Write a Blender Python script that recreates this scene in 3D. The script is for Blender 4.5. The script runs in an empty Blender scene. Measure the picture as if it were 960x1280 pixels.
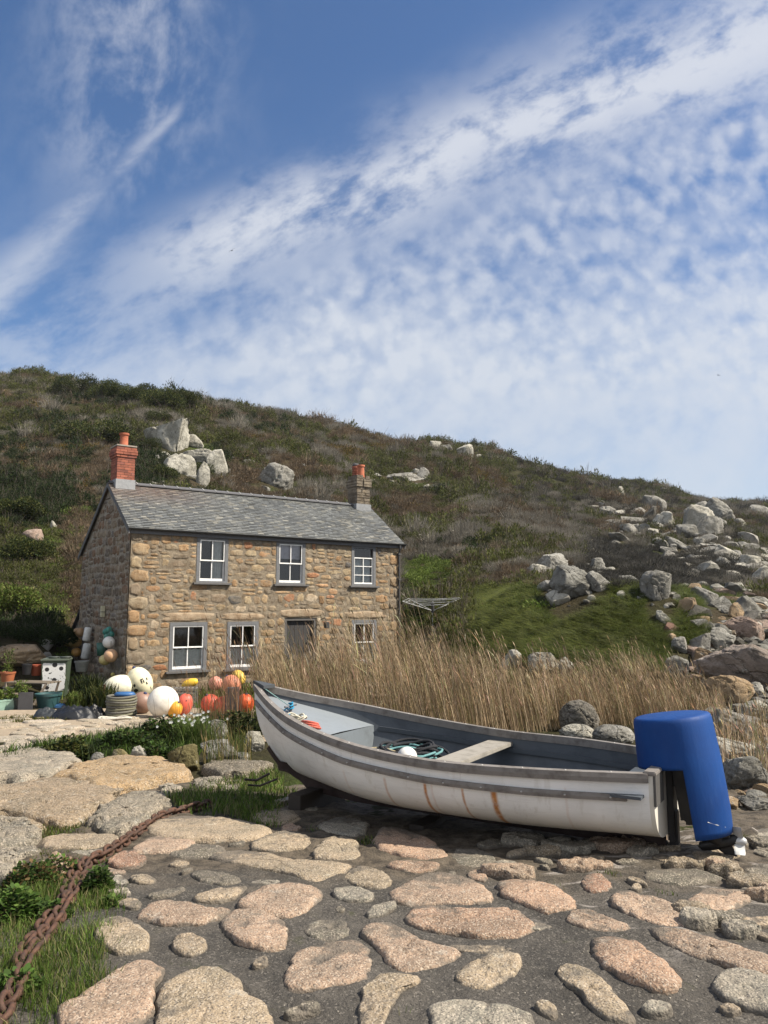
import bpy, bmesh, math, random
import numpy as np
from mathutils import Vector, Matrix
R = math.radians
SC = bpy.context.scene
COL = SC.collection
EYE = 1.6; FOC = 961.0; PITCH = R(7.1)

# ------------------------------------------------------------------ camera
cam = bpy.data.cameras.new('camera'); camo = bpy.data.objects.new('camera', cam); COL.objects.link(camo)
camo.location = (0, 0, EYE); camo.rotation_euler = (R(90) + PITCH, 0, 0)
cam.sensor_fit = 'VERTICAL'; cam.sensor_height = 24.0; cam.lens = 24.0 * FOC / 1280
cam.clip_start = 0.05; cam.clip_end = 3000
SC.camera = camo
SC.view_settings.view_transform = 'Standard'; SC.view_settings.look = 'None'
SC.view_settings.gamma = 1; SC.view_settings.use_curve_mapping = False
SC.view_settings.exposure = 0.85
SC.cycles.max_bounces = 6; SC.cycles.transparent_max_bounces = 12; SC.cycles.volume_bounces = 0
SC.cycles.diffuse_bounces = 3

# ------------------------------------------------------------------ sun and sky
SUN_EL = R(47); SUN_DIR = Vector((1.0, -0.15, 0)).normalized()
sd = Vector((SUN_DIR.x * math.cos(SUN_EL), SUN_DIR.y * math.cos(SUN_EL), math.sin(SUN_EL)))
sun = bpy.data.lights.new('sun', 'SUN'); suno = bpy.data.objects.new('sun', sun); COL.objects.link(suno)
sun.energy = 4.8; sun.angle = R(0.6); sun.color = (1.0, 0.91, 0.78)
suno.rotation_euler = sd.to_track_quat('Z', 'Y').to_euler(); suno.location = (20, -4, 30)

W = bpy.data.worlds.new('World'); SC.world = W; W.use_nodes = True
wt = W.node_tree; wt.nodes.clear()

class NG:
    """small node-writing helper"""
    def __init__(s, tree): s.t = tree
    def n(s, typ, inputs=None, **kw):
        nd = s.t.nodes.new(typ)
        for k, v in kw.items(): setattr(nd, k, v)
        if inputs:
            for k, v in inputs.items(): s.set(nd, k, v)
        return nd
    def set(s, nd, k, v):
        sock = nd.inputs[k]
        if isinstance(v, bpy.types.NodeSocket): s.t.links.new(v, sock)
        elif isinstance(v, bpy.types.Node): s.t.links.new(v.outputs[0], sock)
        else: sock.default_value = v
    def m(s, op, a, b=None, c=None, clamp=False):
        nd = s.t.nodes.new('ShaderNodeMath'); nd.operation = op; nd.use_clamp = clamp
        s.set(nd, 0, a)
        if b is not None: s.set(nd, 1, b)
        if c is not None: s.set(nd, 2, c)
        return nd.outputs[0]
    def ss(s, x, a, b, lo=0.0, hi=1.0):
        nd = s.t.nodes.new('ShaderNodeMapRange'); nd.interpolation_type = 'SMOOTHSTEP'
        s.set(nd, 0, x); nd.inputs[1].default_value = a; nd.inputs[2].default_value = b
        nd.inputs[3].default_value = lo; nd.inputs[4].default_value = hi
        return nd.outputs[0]
    def mix(s, f, a, b, blend='MIX'):
        nd = s.t.nodes.new('ShaderNodeMix'); nd.data_type = 'RGBA'; nd.blend_type = blend
        s.set(nd, 0, f); s.set(nd, 6, a); s.set(nd, 7, b)
        return nd.outputs[2]
    def noise(s, vec, scale, detail=4, rough=0.55, dist=0.0, out=0):
        nd = s.t.nodes.new('ShaderNodeTexNoise')
        if vec is not None: s.set(nd, 'Vector', vec)
        nd.inputs['Scale'].default_value = scale; nd.inputs['Detail'].default_value = detail
        nd.inputs['Roughness'].default_value = rough; nd.inputs['Distortion'].default_value = dist
        return nd.outputs[out]
    def vor(s, vec, scale, feature='F1', out='Distance', rnd=1.0):
        nd = s.t.nodes.new('ShaderNodeTexVoronoi'); nd.feature = feature
        if vec is not None: s.set(nd, 'Vector', vec)
        nd.inputs['Scale'].default_value = scale; nd.inputs['Randomness'].default_value = rnd
        return nd.outputs[out]
    def vm(s, op, a, b=None, scale=None):
        nd = s.t.nodes.new('ShaderNodeVectorMath'); nd.operation = op
        s.set(nd, 0, a)
        if b is not None: s.set(nd, 1, b)
        if scale is not None: nd.inputs['Scale'].default_value = scale
        return nd.outputs[0]
def c4(c): return (c[0], c[1], c[2], 1.0)

g = NG(wt)
sky = g.n('ShaderNodeTexSky', sky_type='NISHITA'); sky.sun_disc = False
sky.sun_elevation = SUN_EL; sky.sun_rotation = math.atan2(SUN_DIR.x, SUN_DIR.y)
sky.altitude = 0; sky.air_density = 1.0; sky.dust_density = 0.6; sky.ozone_density = 2.0
dirn = g.n('ShaderNodeTexCoord').outputs['Generated']
sp = g.n('ShaderNodeSeparateXYZ', {0: dirn})
yy = g.m('MAXIMUM', sp.outputs[1], 0.15)
zz = g.m('MAXIMUM', sp.outputs[2], 0.03)
A = g.m('DIVIDE', sp.outputs[0], yy); Ee = g.m('DIVIDE', sp.outputs[2], yy)
px = g.m('DIVIDE', sp.outputs[0], g.m('ADD', zz, 0.06)); py = g.m('DIVIDE', sp.outputs[1], g.m('ADD', zz, 0.06))
pl = g.n('ShaderNodeCombineXYZ', {0: px, 1: py, 2: 0.0}).outputs[0]
de = g.n('ShaderNodeCombineXYZ', {0: A, 1: Ee, 2: 0.0}).outputs[0]
# warped coordinate so no cloud edge is straight
wob = g.noise(de, 3.0, 4, 0.6)
wob2 = g.m('SUBTRACT', wob, 0.5)
Ew = g.m('ADD', Ee, g.m('MULTIPLY', wob2, 0.16))
# rotated frame along the main band (slope about 0.4)
al = g.n('ShaderNodeCombineXYZ', {0: g.m('ADD', g.m('MULTIPLY', A, 0.88), g.m('MULTIPLY', Ee, 0.47)),
                                  1: g.m('SUBTRACT', g.m('MULTIPLY', Ee, 0.88), g.m('MULTIPLY', A, 0.47)), 2: 0.0}).outputs[0]
als = g.vm('MULTIPLY', al, (1.0, 1.35, 1.0))
fib = g.noise(g.vm('MULTIPLY', al, (1.0, 1.9, 1.0)), 6.5, 12, 0.66, 0.12)
fib2 = g.noise(g.vm('MULTIPLY', al, (1.0, 1.15, 1.0)), 24.0, 6, 0.6, 0.3)
bandc = g.m('ADD', g.m('MULTIPLY', A, 0.42), 0.585)
d1 = g.m('SUBTRACT', Ew, bandc)
wid = g.ss(A, -0.35, 0.55, 0.055, 0.105)
t1 = g.m('DIVIDE', d1, wid)
band = g.m('POWER', 2.718, g.m('MULTIPLY', g.m('MULTIPLY', t1, t1), -1.0))
band = g.m('MULTIPLY', band, g.ss(A, -0.44, -0.2, 0.0, 1.0))
band = g.m('MULTIPLY', band, g.ss(g.m('ADD', g.m('MULTIPLY', fib, 0.8), g.m('MULTIPLY', fib2, 0.2)), 0.36, 0.56, 0.12, 1.0))
# thin streak upper left
c2 = g.m('ADD', g.m('MULTIPLY', g.m('ADD', A, 0.37), 1.12), 0.60)
t2 = g.m('DIVIDE', g.m('SUBTRACT', g.m('ADD', Ee, g.m('MULTIPLY', wob2, 0.05)), c2), g.ss(A, -0.5, -0.27, 0.042, 0.013))
st = g.m('POWER', 2.718, g.m('MULTIPLY', g.m('MULTIPLY', t2, t2), -1.0))
st = g.m('MULTIPLY', g.m('MULTIPLY', st, g.ss(A, -0.27, -0.30)), g.ss(fib, 0.3, 0.62, 0.25, 1.0))
# wisps upper left
t3 = g.m('DIVIDE', g.m('ADD', A, 0.36), 0.12)
wisp = g.m('MULTIPLY', g.m('POWER', 2.718, g.m('MULTIPLY', g.m('MULTIPLY', t3, t3), -1.0)), g.ss(g.noise(g.vm('MULTIPLY', de, (1.6, 1.0, 1.0)), 6.0, 9, 0.62, 0.2), 0.40, 0.66))
wisp = g.m('MULTIPLY', wisp, g.ss(Ee, 0.45, 0.7))
# altocumulus puffs
pw = g.vm('ADD', g.vm('MULTIPLY', al, (1.1, 0.9, 1.0)), g.vm('SCALE', g.noise(de, 9.0, 2, 0.5, out=1), scale=0.05))
pn = g.noise(de, 25.0, 5, 0.55, 0.1)
pv = g.n('ShaderNodeTexVoronoi', {'Vector': pw, 'Scale': 42.0}, feature='SMOOTH_F1')
pv.inputs['Smoothness'].default_value = 1.0
puff = g.m('ADD', g.m('MULTIPLY', g.ss(pv.outputs['Distance'], 0.72, 0.20), 0.5), g.m('MULTIPLY', g.ss(pn, 0.36, 0.64), 0.55))
low = g.m('SUBTRACT', g.m('SUBTRACT', bandc, 0.02), Ew)          # how far under the band
region = g.m('MULTIPLY', g.ss(low, 0.0, 0.13), g.ss(A, -0.5, -0.05, 0.25, 1.0))
big = g.noise(de, 4.2, 5, 0.6, 0.5)
cover = g.ss(g.m('ADD', g.m('MULTIPLY', big, 0.55), g.ss(Ee, 0.62, 0.16, 0.0, 0.62)), 0.34, 0.78)
dens = g.m('MULTIPLY', region, g.m('ADD', g.m('MULTIPLY', cover, 0.52), g.m('MULTIPLY', puff, g.ss(Ee, 0.18, 0.34, 0.15, 0.62)), clamp=True))
veil = g.m('MULTIPLY', g.ss(Ee, 0.60, 0.24, 0.0, 0.58), g.ss(fib, 0.34, 0.62))
fog = g.ss(Ee, 0.32, 0.0, 0.0, 0.25)
cl = g.m('MAXIMUM', g.m('MULTIPLY', band, 1.28), g.m('MULTIPLY', st, 0.7))
cl = g.m('MAXIMUM', cl, g.m('MULTIPLY', wisp, 0.7))
one = lambda a: g.m('SUBTRACT', 1.0, a)
cl = one(g.m('MULTIPLY', one(g.m('MULTIPLY', cl, 0.72)), g.m('MULTIPLY', one(dens), g.m('MULTIPLY', one(veil), one(fog)))))
cl = g.m('MAXIMUM', cl, g.m('MULTIPLY', g.ss(sp.outputs[1], 0.25, -0.1), g.ss(g.noise(dirn, 2.5, 6, 0.6), 0.25, 0.55, 0.6, 1.0)))  # unseen cloud behind the viewpoint, added to whiten the sky's fill light
hsv = g.n('ShaderNodeHueSaturation', {'Color': sky.outputs[0], 'Hue': 0.5, 'Saturation': 1.12, 'Value': 1.0})
ccol = g.mix(g.ss(Ee, 0.1, 0.7), c4((4.9, 5.3, 5.9)), c4((5.6, 5.8, 6.3)))
skyc = g.mix(g.m('MULTIPLY', cl, 0.92), g.mix(1.0, hsv.outputs[0], c4((0.84, 0.90, 1.0)), 'MULTIPLY'), ccol)
bg = g.n('ShaderNodeBackground', {0: skyc, 1: 0.075})
g.n('ShaderNodeOutputWorld', {0: bg.outputs[0]})

# ------------------------------------------------------------------ helpers: mesh and tags
def tag(o, label=None, cat=None, group=None, kind=None):
    if label: o['label'] = label
    if cat: o['category'] = cat
    if group: o['group'] = group
    if kind: o['kind'] = kind
    return o
def empty(name, loc=(0, 0, 0), rz=0, label=None, cat=None, group=None, rot=None):
    o = bpy.data.objects.new(name, None); COL.objects.link(o)
    o.location = loc; o.rotation_euler = rot if rot else (0, 0, rz); o.empty_display_size = 0.1
    return tag(o, label, cat, group)
def mesh(name, V, Fc, mat, parent=None, cols=None, smooth=True, link=True):
    """V: Nx3, Fc: list of faces or int array; cols: per-face rgb"""
    me = bpy.data.meshes.new(name)
    V = np.asarray(V, dtype=np.float32)
    if isinstance(Fc, np.ndarray):
        nf, k = Fc.shape
        me.vertices.add(len(V)); me.vertices.foreach_set('co', V.ravel())
        me.loops.add(nf * k); me.loops.foreach_set('vertex_index', Fc.astype(np.int32).ravel())
        me.polygons.add(nf); me.polygons.foreach_set('loop_start', np.arange(0, nf * k, k, dtype=np.int32))
        me.polygons.foreach_set('loop_total', np.full(nf, k, dtype=np.int32))
        me.update(calc_edges=True)
    else:
        me.from_pydata(V.tolist(), [], [tuple(int(i) for i in f) for f in Fc]); me.update()
    if smooth: me.polygons.foreach_set('use_smooth', np.ones(len(me.polygons), dtype=bool))
    if cols is not None:
        at = me.color_attributes.new('Col', 'FLOAT_COLOR', 'CORNER')
        tot = np.zeros(len(me.polygons), dtype=np.int32); me.polygons.foreach_get('loop_total', tot)
        c = np.ones((len(me.polygons), 4), dtype=np.float32); c[:, :3] = np.asarray(cols, dtype=np.float32)
        at.data.foreach_set('color', np.repeat(c, tot, axis=0).ravel())
    if mat: me.materials.append(mat)
    o = bpy.data.objects.new(name, me)
    if link: COL.objects.link(o)
    if parent: o.parent = parent
    return o
class MB:
    """collects shapes into one mesh"""
    def __init__(s): s.V = []; s.F = []; s.C = []; s.n = 0
    def add(s, V, F, c=(1, 1, 1)):
        V = [tuple(v) for v in V]
        s.V += V; s.F += [tuple(i + s.n for i in f) for f in F]; s.C += [c] * len(F); s.n += len(V)
    def box(s, a, b, c=(1, 1, 1), M=None, bev=0.0):
        x0, y0, z0 = a; x1, y1, z1 = b
        if bev > 0:
            bm = bmesh.new(); bmesh.ops.create_cube(bm, size=1.0)
            for v in bm.verts: v.co = Vector(((x0 + x1) / 2 + v.co.x * (x1 - x0), (y0 + y1) / 2 + v.co.y * (y1 - y0), (z0 + z1) / 2 + v.co.z * (z1 - z0)))
            bmesh.ops.bevel(bm, geom=bm.edges[:], offset=bev, segments=2, affect='EDGES')
            bm.verts.index_update(); V = [v.co.copy() for v in bm.verts]; F = [[v.index for v in f.verts] for f in bm.faces]; bm.free()
        else:
            V = [Vector(p) for p in ((x0, y0, z0), (x1, y0, z0), (x1, y1, z0), (x0, y1, z0), (x0, y0, z1), (x1, y0, z1), (x1, y1, z1), (x0, y1, z1))]
            F = [(0, 3, 2, 1), (4, 5, 6, 7), (0, 1, 5, 4), (1, 2, 6, 5), (2, 3, 7, 6), (3, 0, 4, 7)]
        if M is not None: V = [M @ Vector(v) for v in V]
        s.add(V, F, c)
    def tube(s, pts, r, n=8, c=(1, 1, 1), closed=False, cap=True):
        pts = [Vector(p) for p in pts]; m = len(pts)
        rr = r if isinstance(r, (list, tuple)) else [r] * m
        V = []; F = []; up = None
        for i, p in enumerate(pts):
            if closed: t = pts[(i + 1) % m] - pts[i - 1]
            else: t = pts[min(i + 1, m - 1)] - pts[max(i - 1, 0)]
            t = t.normalized() if t.length > 1e-9 else Vector((0, 0, 1))
            if up is None: up = Vector((0, 0, 1)) if abs(t.z) < .9 else Vector((1, 0, 0))
            x = t.cross(up)
            if x.length < 1e-6: x = t.orthogonal()
            x.normalize(); y = t.cross(x).normalized(); up = -y if False else x.cross(t)
            for k in range(n):
                a = 2 * math.pi * k / n; V.append(p + (x * math.cos(a) + y * math.sin(a)) * rr[i])
        for i in range(m if closed else m - 1):
            j = (i + 1) % m
            for k in range(n):
                l = (k + 1) % n; F.append((i * n + k, j * n + k, j * n + l, i * n + l))
        if cap and not closed: F += [tuple(range(n))[::-1], tuple(range((m - 1) * n, m * n))]
        s.add(V, F, c)
    def lathe(s, prof, n=24, c=(1, 1, 1), M=None, sx=1, sy=1, wob=0):
        V = []; F = []; m = len(prof)
        for r, z in prof:
            for k in range(n):
                a = 2 * math.pi * k / n; q = 1 + wob * math.sin(3 * a + z * 9)
                V.append(Vector((r * q * math.cos(a) * sx, r * q * math.sin(a) * sy, z)))
        for i in range(m - 1):
            for k in range(n):
                l = (k + 1) % n; F.append((i * n + k, i * n + l, (i + 1) * n + l, (i + 1) * n + k))
        if prof[0][0] > 1e-5: F.append(tuple(range(n))[::-1])
        if prof[-1][0] > 1e-5: F.append(tuple(range((m - 1) * n, m * n)))
        if M is not None: V = [M @ v for v in V]
        s.add(V, F, c)
    def ball(s, p, r, c=(1, 1, 1), n=20, m=12, sz=1.0, M=None):
        V = []; F = []
        for i in range(m + 1):
            ph = math.pi * i / m
            for k in range(n):
                a = 2 * math.pi * k / n
                v = Vector((r * math.sin(ph) * math.cos(a), r * math.sin(ph) * math.sin(a), r * sz * math.cos(ph)))
                V.append((M @ v if M is not None else v) + Vector(p))
        for i in range(m):
            for k in range(n):
                l = (k + 1) % n; F.append((i * n + k, (i + 1) * n + k, (i + 1) * n + l, i * n + l))
        s.add(V, F, c)
    def build(s, name, mat, parent=None, smooth=False, cols=False, auto=None):
        o = mesh(name, s.V, s.F, mat, parent, s.C if cols else None, smooth)
        if auto is not None:
            o.data.polygons.foreach_set('use_smooth', np.ones(len(o.data.polygons), dtype=bool))
            o.data.set_sharp_from_angle(angle=R(auto))
        return o

# ------------------------------------------------------------------ numpy value noise
rs = np.random.RandomState(7)
_T = rs.rand(64, 64, 64).astype(np.float32)
def vnoise(x, y, z=0.0):
    x = np.asarray(x, float); y = np.asarray(y, float); z = np.asarray(z, float) + np.zeros_like(x)
    xi = np.floor(x).astype(int); yi = np.floor(y).astype(int); zi = np.floor(z).astype(int)
    fx = x - xi; fy = y - yi; fz = z - zi
    fx = fx * fx * (3 - 2 * fx); fy = fy * fy * (3 - 2 * fy); fz = fz * fz * (3 - 2 * fz)
    r = 0
    for i in (0, 1):
        for j in (0, 1):
            for k in (0, 1):
                r = r + _T[(xi + i) % 64, (yi + j) % 64, (zi + k) % 64] * (fx if i else 1 - fx) * (fy if j else 1 - fy) * (fz if k else 1 - fz)
    return r * 2 - 1
def fbm(x, y, z=0.0, o=4, g_=0.5):
    s = 0; a = 1.0; t = 0
    for i in range(o):
        s = s + a * vnoise(x * 2 ** i + 17.3 * i, y * 2 ** i + 5.1 * i, np.asarray(z) * 2 ** i + 3.7 * i); t += a; a *= g_
    return s / t

# ------------------------------------------------------------------ materials
MATS = {}
def mat(name, base=(0.5, 0.5, 0.5), rough=0.6, metal=0.0, fn=None, spec=None, trans=None):
    if name in MATS: return MATS[name]
    m = bpy.data.materials.new(name); m.use_nodes = True; t = m.node_tree; t.nodes.clear()
    q = NG(t); bs = q.n('ShaderNodeBsdfPrincipled', {'Base Color': c4(base), 'Roughness': rough, 'Metallic': metal})
    if spec is not None: bs.inputs['Specular IOR Level'].default_value = spec
    out = q.n('ShaderNodeOutputMaterial', {0: bs.outputs[0]})
    if fn: fn(q, bs, out)
    MATS[name] = m
    return m
def bump(q, bs, h, strength=0.5, dist=0.02):
    b = q.n('ShaderNodeBump', {'Height': h, 'Strength': strength, 'Distance': dist})
    q.set(bs, 'Normal', b.outputs[0])
def attr(q, n='Col'): return q.n('ShaderNodeAttribute', attribute_name=n).outputs['Color']
def pos(q): return q.n('ShaderNodeNewGeometry').outputs['Position']
def objc(q, rnd=True):
    o = q.n('ShaderNodeTexCoord').outputs['Object']
    if rnd:
        i = q.n('ShaderNodeObjectInfo').outputs['Random']
        o = q.vm('ADD', o, q.n('ShaderNodeCombineXYZ', {0: q.m('MULTIPLY', i, 37.0), 1: q.m('MULTIPLY', i, 11.0), 2: 0.0}).outputs[0])
    return o

def f_granite(spk=150, lich=0.35, bumpd=0.012, dirt=False):
    def f(q, bs, out):
        v = objc(q); a = attr(q)
        n1 = q.noise(v, 3.5, 5, 0.6); n2 = q.noise(v, 22, 5, 0.65); cell = q.vor(v, spk, out='Color')
        sepc = q.n('ShaderNodeSeparateColor', {0: cell})
        c = q.mix(q.ss(n1, 0.35, 0.68), a, q.mix(1.0, a, c4((0.68, 0.72, 0.74)), 'MULTIPLY'))
        c = q.mix(q.m('MULTIPLY', q.ss(n2, 0.5, 0.72), 0.55), c, q.mix(1.0, c, c4((0.45, 0.42, 0.38)), 'MULTIPLY'))
        c = q.mix(q.m('MULTIPLY', q.ss(sepc.outputs[0], 0.80, 0.9), 0.65), c, c4((0.06, 0.055, 0.05)))
        c = q.mix(q.m('MULTIPLY', q.ss(sepc.outputs[1], 0.74, 0.87), 0.42), c, c4((0.58, 0.50, 0.40)))
        ln = q.noise(v, 6.5, 6, 0.7, 0.4)
        c = q.mix(q.m('MULTIPLY', q.ss(ln, 0.60, 0.66), lich), c, c4((0.50, 0.50, 0.44)))
        l2 = q.noise(q.vm('ADD', v, (9.0, 4.0, 2.0)), 5.0, 6, 0.7, 0.4)
        c = q.mix(q.m('MULTIPLY', q.ss(l2, 0.62, 0.7), lich * 1.2), c, c4((0.075, 0.072, 0.062)))
        if dirt:      # cement and grit smeared over the low edge of each stone
            oz = q.n('ShaderNodeSeparateXYZ', {0: q.n('ShaderNodeTexCoord').outputs['Object']}).outputs[2]
            dn = q.noise(v, 9, 6, 0.7); lim = q.m('SUBTRACT', oz, q.m('MULTIPLY', q.m('SUBTRACT', dn, 0.42), 0.085))
            c = q.mix(q.m('MULTIPLY', q.ss(lim, 0.026, 0.008), 0.85), c, q.mix(q.ss(n2, .35, .65), c4((0.085, 0.077, 0.065)), c4((0.15, 0.13, 0.105))))
        q.set(bs, 'Base Color', c); bs.inputs['Roughness'].default_value = 0.88
        bs.inputs['Specular IOR Level'].default_value = 0.25
        h = q.m('ADD', q.m('MULTIPLY', q.noise(v, 30, 6, 0.7), 1.0), q.m('MULTIPLY', q.noise(v, 7, 4, 0.6), 1.4))
        h = q.m('ADD', h, q.m('MULTIPLY', q.vor(v, 90), 0.35))
        bump(q, bs, h, 0.9, bumpd)
    return f
GRAN = mat('granite_cobble', fn=f_granite(150, 0.22, 0.014, True))
GRANL = mat('granite_lichen', fn=f_granite(70, 0.75, 0.03))
GRANS = mat('granite_slab', fn=f_granite(90, 0.35, 0.03))
def f_rockfar(q, bs, out):
    v = objc(q); a = attr(q)
    n1 = q.noise(v, 1.1, 7, 0.65, 0.3); n2 = q.noise(v, 4.5, 6, 0.7); n3 = q.noise(q.vm('ADD', v, (5.0, 8.0, 1.0)), 2.2, 8, 0.72, 0.6)
    c = q.mix(q.ss(n1, 0.38, 0.62), a, q.mix(1.0, a, c4((0.62, 0.62, 0.6)), 'MULTIPLY'))
    c = q.mix(q.m('MULTIPLY', q.ss(n3, 0.52, 0.62), 0.7), c, c4((0.10, 0.095, 0.08)))
    c = q.mix(q.m('MULTIPLY', q.ss(n2, 0.58, 0.68), 0.6), c, c4((0.52, 0.50, 0.44)))
    crack = q.ss(q.vor(q.vm('ADD', v, q.vm('SCALE', q.noise(v, 2, 4, out=1), scale=0.6)), 0.9, 'DISTANCE_TO_EDGE'), 0.0, 0.02, 1.0, 0.0)
    c = q.mix(q.m('MULTIPLY', crack, 0.18), c, c4((0.035, 0.032, 0.028)))
    q.set(bs, 'Base Color', c); bs.inputs['Roughness'].default_value = 0.9; bs.inputs['Specular IOR Level'].default_value = 0.2
    h = q.m('ADD', q.noise(v, 5, 8, 0.7), q.m('MULTIPLY', q.noise(v, 22, 5, 0.7), 0.4))
    h = q.m('SUBTRACT', h, q.m('MULTIPLY', crack, 0.35))
    bump(q, bs, h, 1.0, 0.10)
ROCKF = mat('granite_boulder', fn=f_rockfar)

def f_slip(q, bs, out):
    v = pos(q)
    n1 = q.noise(v, 0.9, 6, 0.6, 0.3); n2 = q.noise(v, 9, 6, 0.7); n3 = q.noise(v, 45, 4, 0.7)
    c = q.mix(q.ss(n1, 0.35, 0.65), c4((0.062, 0.057, 0.049)), c4((0.115, 0.103, 0.087)))
    c = q.mix(q.m('MULTIPLY', q.ss(n2, 0.5, 0.7), 0.6), c, c4((0.15, 0.135, 0.115)))
    c = q.mix(q.m('MULTIPLY', q.ss(n3, 0.5, 0.7), 0.5), c, c4((0.03, 0.03, 0.03)))
    s2 = q.n('ShaderNodeSeparateColor', {0: q.vor(v, 120, out='Color')})
    c = q.mix(q.m('MULTIPLY', q.ss(s2.outputs[0], 0.86, 0.92), 0.5), c, c4((0.26, 0.235, 0.20)))
    c = q.mix(q.m('MULTIPLY', q.ss(s2.outputs[1], 0.86, 0.92), 0.5), c, c4((0.025, 0.024, 0.022)))
    # pale salty patches towards the right, brown earth and weed under the boat and to the right
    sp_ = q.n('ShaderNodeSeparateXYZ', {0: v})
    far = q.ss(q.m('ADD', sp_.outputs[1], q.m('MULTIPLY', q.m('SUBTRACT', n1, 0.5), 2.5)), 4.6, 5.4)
    brown = q.mix(q.ss(n2, 0.35, 0.62), c4((0.045, 0.036, 0.025)), c4((0.15, 0.12, 0.085)))  # brown earth, darkened to deepen the shade beneath the boat
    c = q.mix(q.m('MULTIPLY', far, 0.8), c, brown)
    pn_ = q.noise(q.vm('MULTIPLY', v, (1.0, 2.2, 1.0)), 1.7, 7, 0.68, 0.5)
    c = q.mix(q.m('MULTIPLY', q.m('MULTIPLY', q.m('MULTIPLY', q.ss(pn_, 0.54, 0.62), q.ss(sp_.outputs[1], 3.4, 4.3)), q.ss(sp_.outputs[0], 0.4, 1.2)), 0.75), c, c4((0.42, 0.38, 0.34)))
    mo = q.noise(v, 3.1, 7, 0.7, 0.4)
    c = q.mix(q.m('MULTIPLY', q.ss(mo, 0.60, 0.70), 0.6), c, c4((0.055, 0.06, 0.02)))
    q.set(bs, 'Base Color', c); bs.inputs['Roughness'].default_value = 0.85; bs.inputs['Specular IOR Level'].default_value = 0.3
    h = q.m('ADD', q.noise(v, 11, 8, 0.72), q.m('MULTIPLY', q.noise(v, 70, 5, 0.7), 0.6))
    bump(q, bs, h, 1.0, 0.03)
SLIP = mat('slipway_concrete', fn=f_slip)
def f_path(q, bs, out):
    v = pos(q); n1 = q.noise(v, 0.8, 6, 0.6); n2 = q.noise(v, 7, 6, 0.7)
    c = q.mix(n1, c4((0.36, 0.29, 0.21)), c4((0.25, 0.20, 0.14)))
    c = q.mix(q.m('MULTIPLY', q.ss(n2, 0.45, 0.7), 0.5), c, c4((0.14, 0.115, 0.07)))
    q.set(bs, 'Base Color', c); bs.inputs['Roughness'].default_value = 0.95; bump(q, bs, n2, 0.8, 0.05)
PATHM = mat('path_earth', fn=f_path)
def f_ground(q, bs, out):
    v = pos(q); n1 = q.noise(v, 0.12, 8, 0.65, 0.4); n2 = q.noise(v, 1.3, 8, 0.7); n3 = q.noise(q.vm('ADD', v, (31.0, 7.0, 2.0)), 0.2, 8, 0.6, 0.5)
    c = q.mix(q.ss(n1, 0.35, 0.65), c4((0.042, 0.048, 0.018)), c4((0.075, 0.058, 0.034)))
    c = q.mix(q.m('MULTIPLY', q.ss(n2, 0.45, 0.65), 0.7), c, c4((0.030, 0.026, 0.015)))
    c = q.mix(q.ss(n3, 0.52, 0.66), c, c4((0.055, 0.075, 0.018)))
    q.set(bs, 'Base Color', c); bs.inputs['Roughness'].default_value = 0.95; bs.inputs['Specular IOR Level'].default_value = 0.1
    bump(q, bs, q.m('ADD', n2, q.m('MULTIPLY', q.noise(v, 8, 5, 0.7), 0.3)), 1.0, 0.5)
GROUND = mat('hillside_turf', fn=f_ground)

def f_leaf(var=0.5, sc=0.25, rough=0.7, tl=0.25):
    def f(q, bs, out):
        a = attr(q); r = q.n('ShaderNodeObjectInfo').outputs['Random']
        n = q.noise(pos(q), sc, 4, 0.6)
        k = q.m('ADD', q.m('MULTIPLY', r, var), 1.0 - var * 0.5)
        k = q.m('MULTIPLY', k, q.ss(n, 0.25, 0.75, 0.7, 1.3))
        cc = q.n('ShaderNodeCombineColor', {0: k, 1: k, 2: k}).outputs[0]
        c = q.mix(1.0, a, cc, 'MULTIPLY')
        q.set(bs, 'Base Color', c); bs.inputs['Roughness'].default_value = rough; bs.inputs['Specular IOR Level'].default_value = 0.15
        if tl:
            tr = q.n('ShaderNodeBsdfTranslucent', {0: c}); mx = q.n('ShaderNodeMixShader', {0: tl, 1: bs.outputs[0], 2: tr.outputs[0]})
            q.set(out, 0, mx.outputs[0])
    return f
LEAF = mat('foliage_leaf', fn=f_leaf())
TWIG = mat('foliage_twig', fn=f_leaf(0.5, 0.25, 0.85, 0.0))
REED = mat('reed_straw', fn=f_leaf(0.0, 0.8, 0.75, 0.25))
GRASS = mat('grass_blade', fn=f_leaf(0.3, 1.5, 0.6, 0.3))

def f_wall(q, bs, out):
    v = objc(q, False); a = attr(q)
    n1 = q.noise(v, 5, 6, 0.7); n2 = q.noise(v, 18, 6, 0.7)
    c = q.mix(q.ss(n1, 0.38, 0.66), a, q.mix(1.0, a, c4((0.62, 0.56, 0.5)), 'MULTIPLY'))
    c = q.mix(q.m('MULTIPLY', q.ss(n2, 0.55, 0.68), 0.65), c, c4((0.10, 0.085, 0.065)))
    c = q.mix(q.m('MULTIPLY', q.ss(q.noise(q.vm('ADD', v, (3.0, 3.0, 3.0)), 14, 6, 0.7), 0.58, 0.68), 0.5), c, c4((0.48, 0.40, 0.28)))
    n7 = q.noise(v, 2.2, 7, 0.7, 0.5); c = q.mix(q.m('MULTIPLY', q.ss(n7, 0.48, 0.66), 0.6), c, c4((0.30, 0.25, 0.18)) if True else c)
    sz_ = q.n('ShaderNodeSeparateXYZ', {0: v})
    
    q.set(bs, 'Base Color', c); bs.inputs['Roughness'].default_value = 0.92; bs.inputs['Specular IOR Level'].default_value = 0.2
    bump(q, bs, q.m('ADD', n1, q.m('MULTIPLY', q.noise(v, 40, 5, 0.7), 0.5)), 1.0, 0.04)
WALL = mat('rubble_granite', fn=f_wall)
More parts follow.
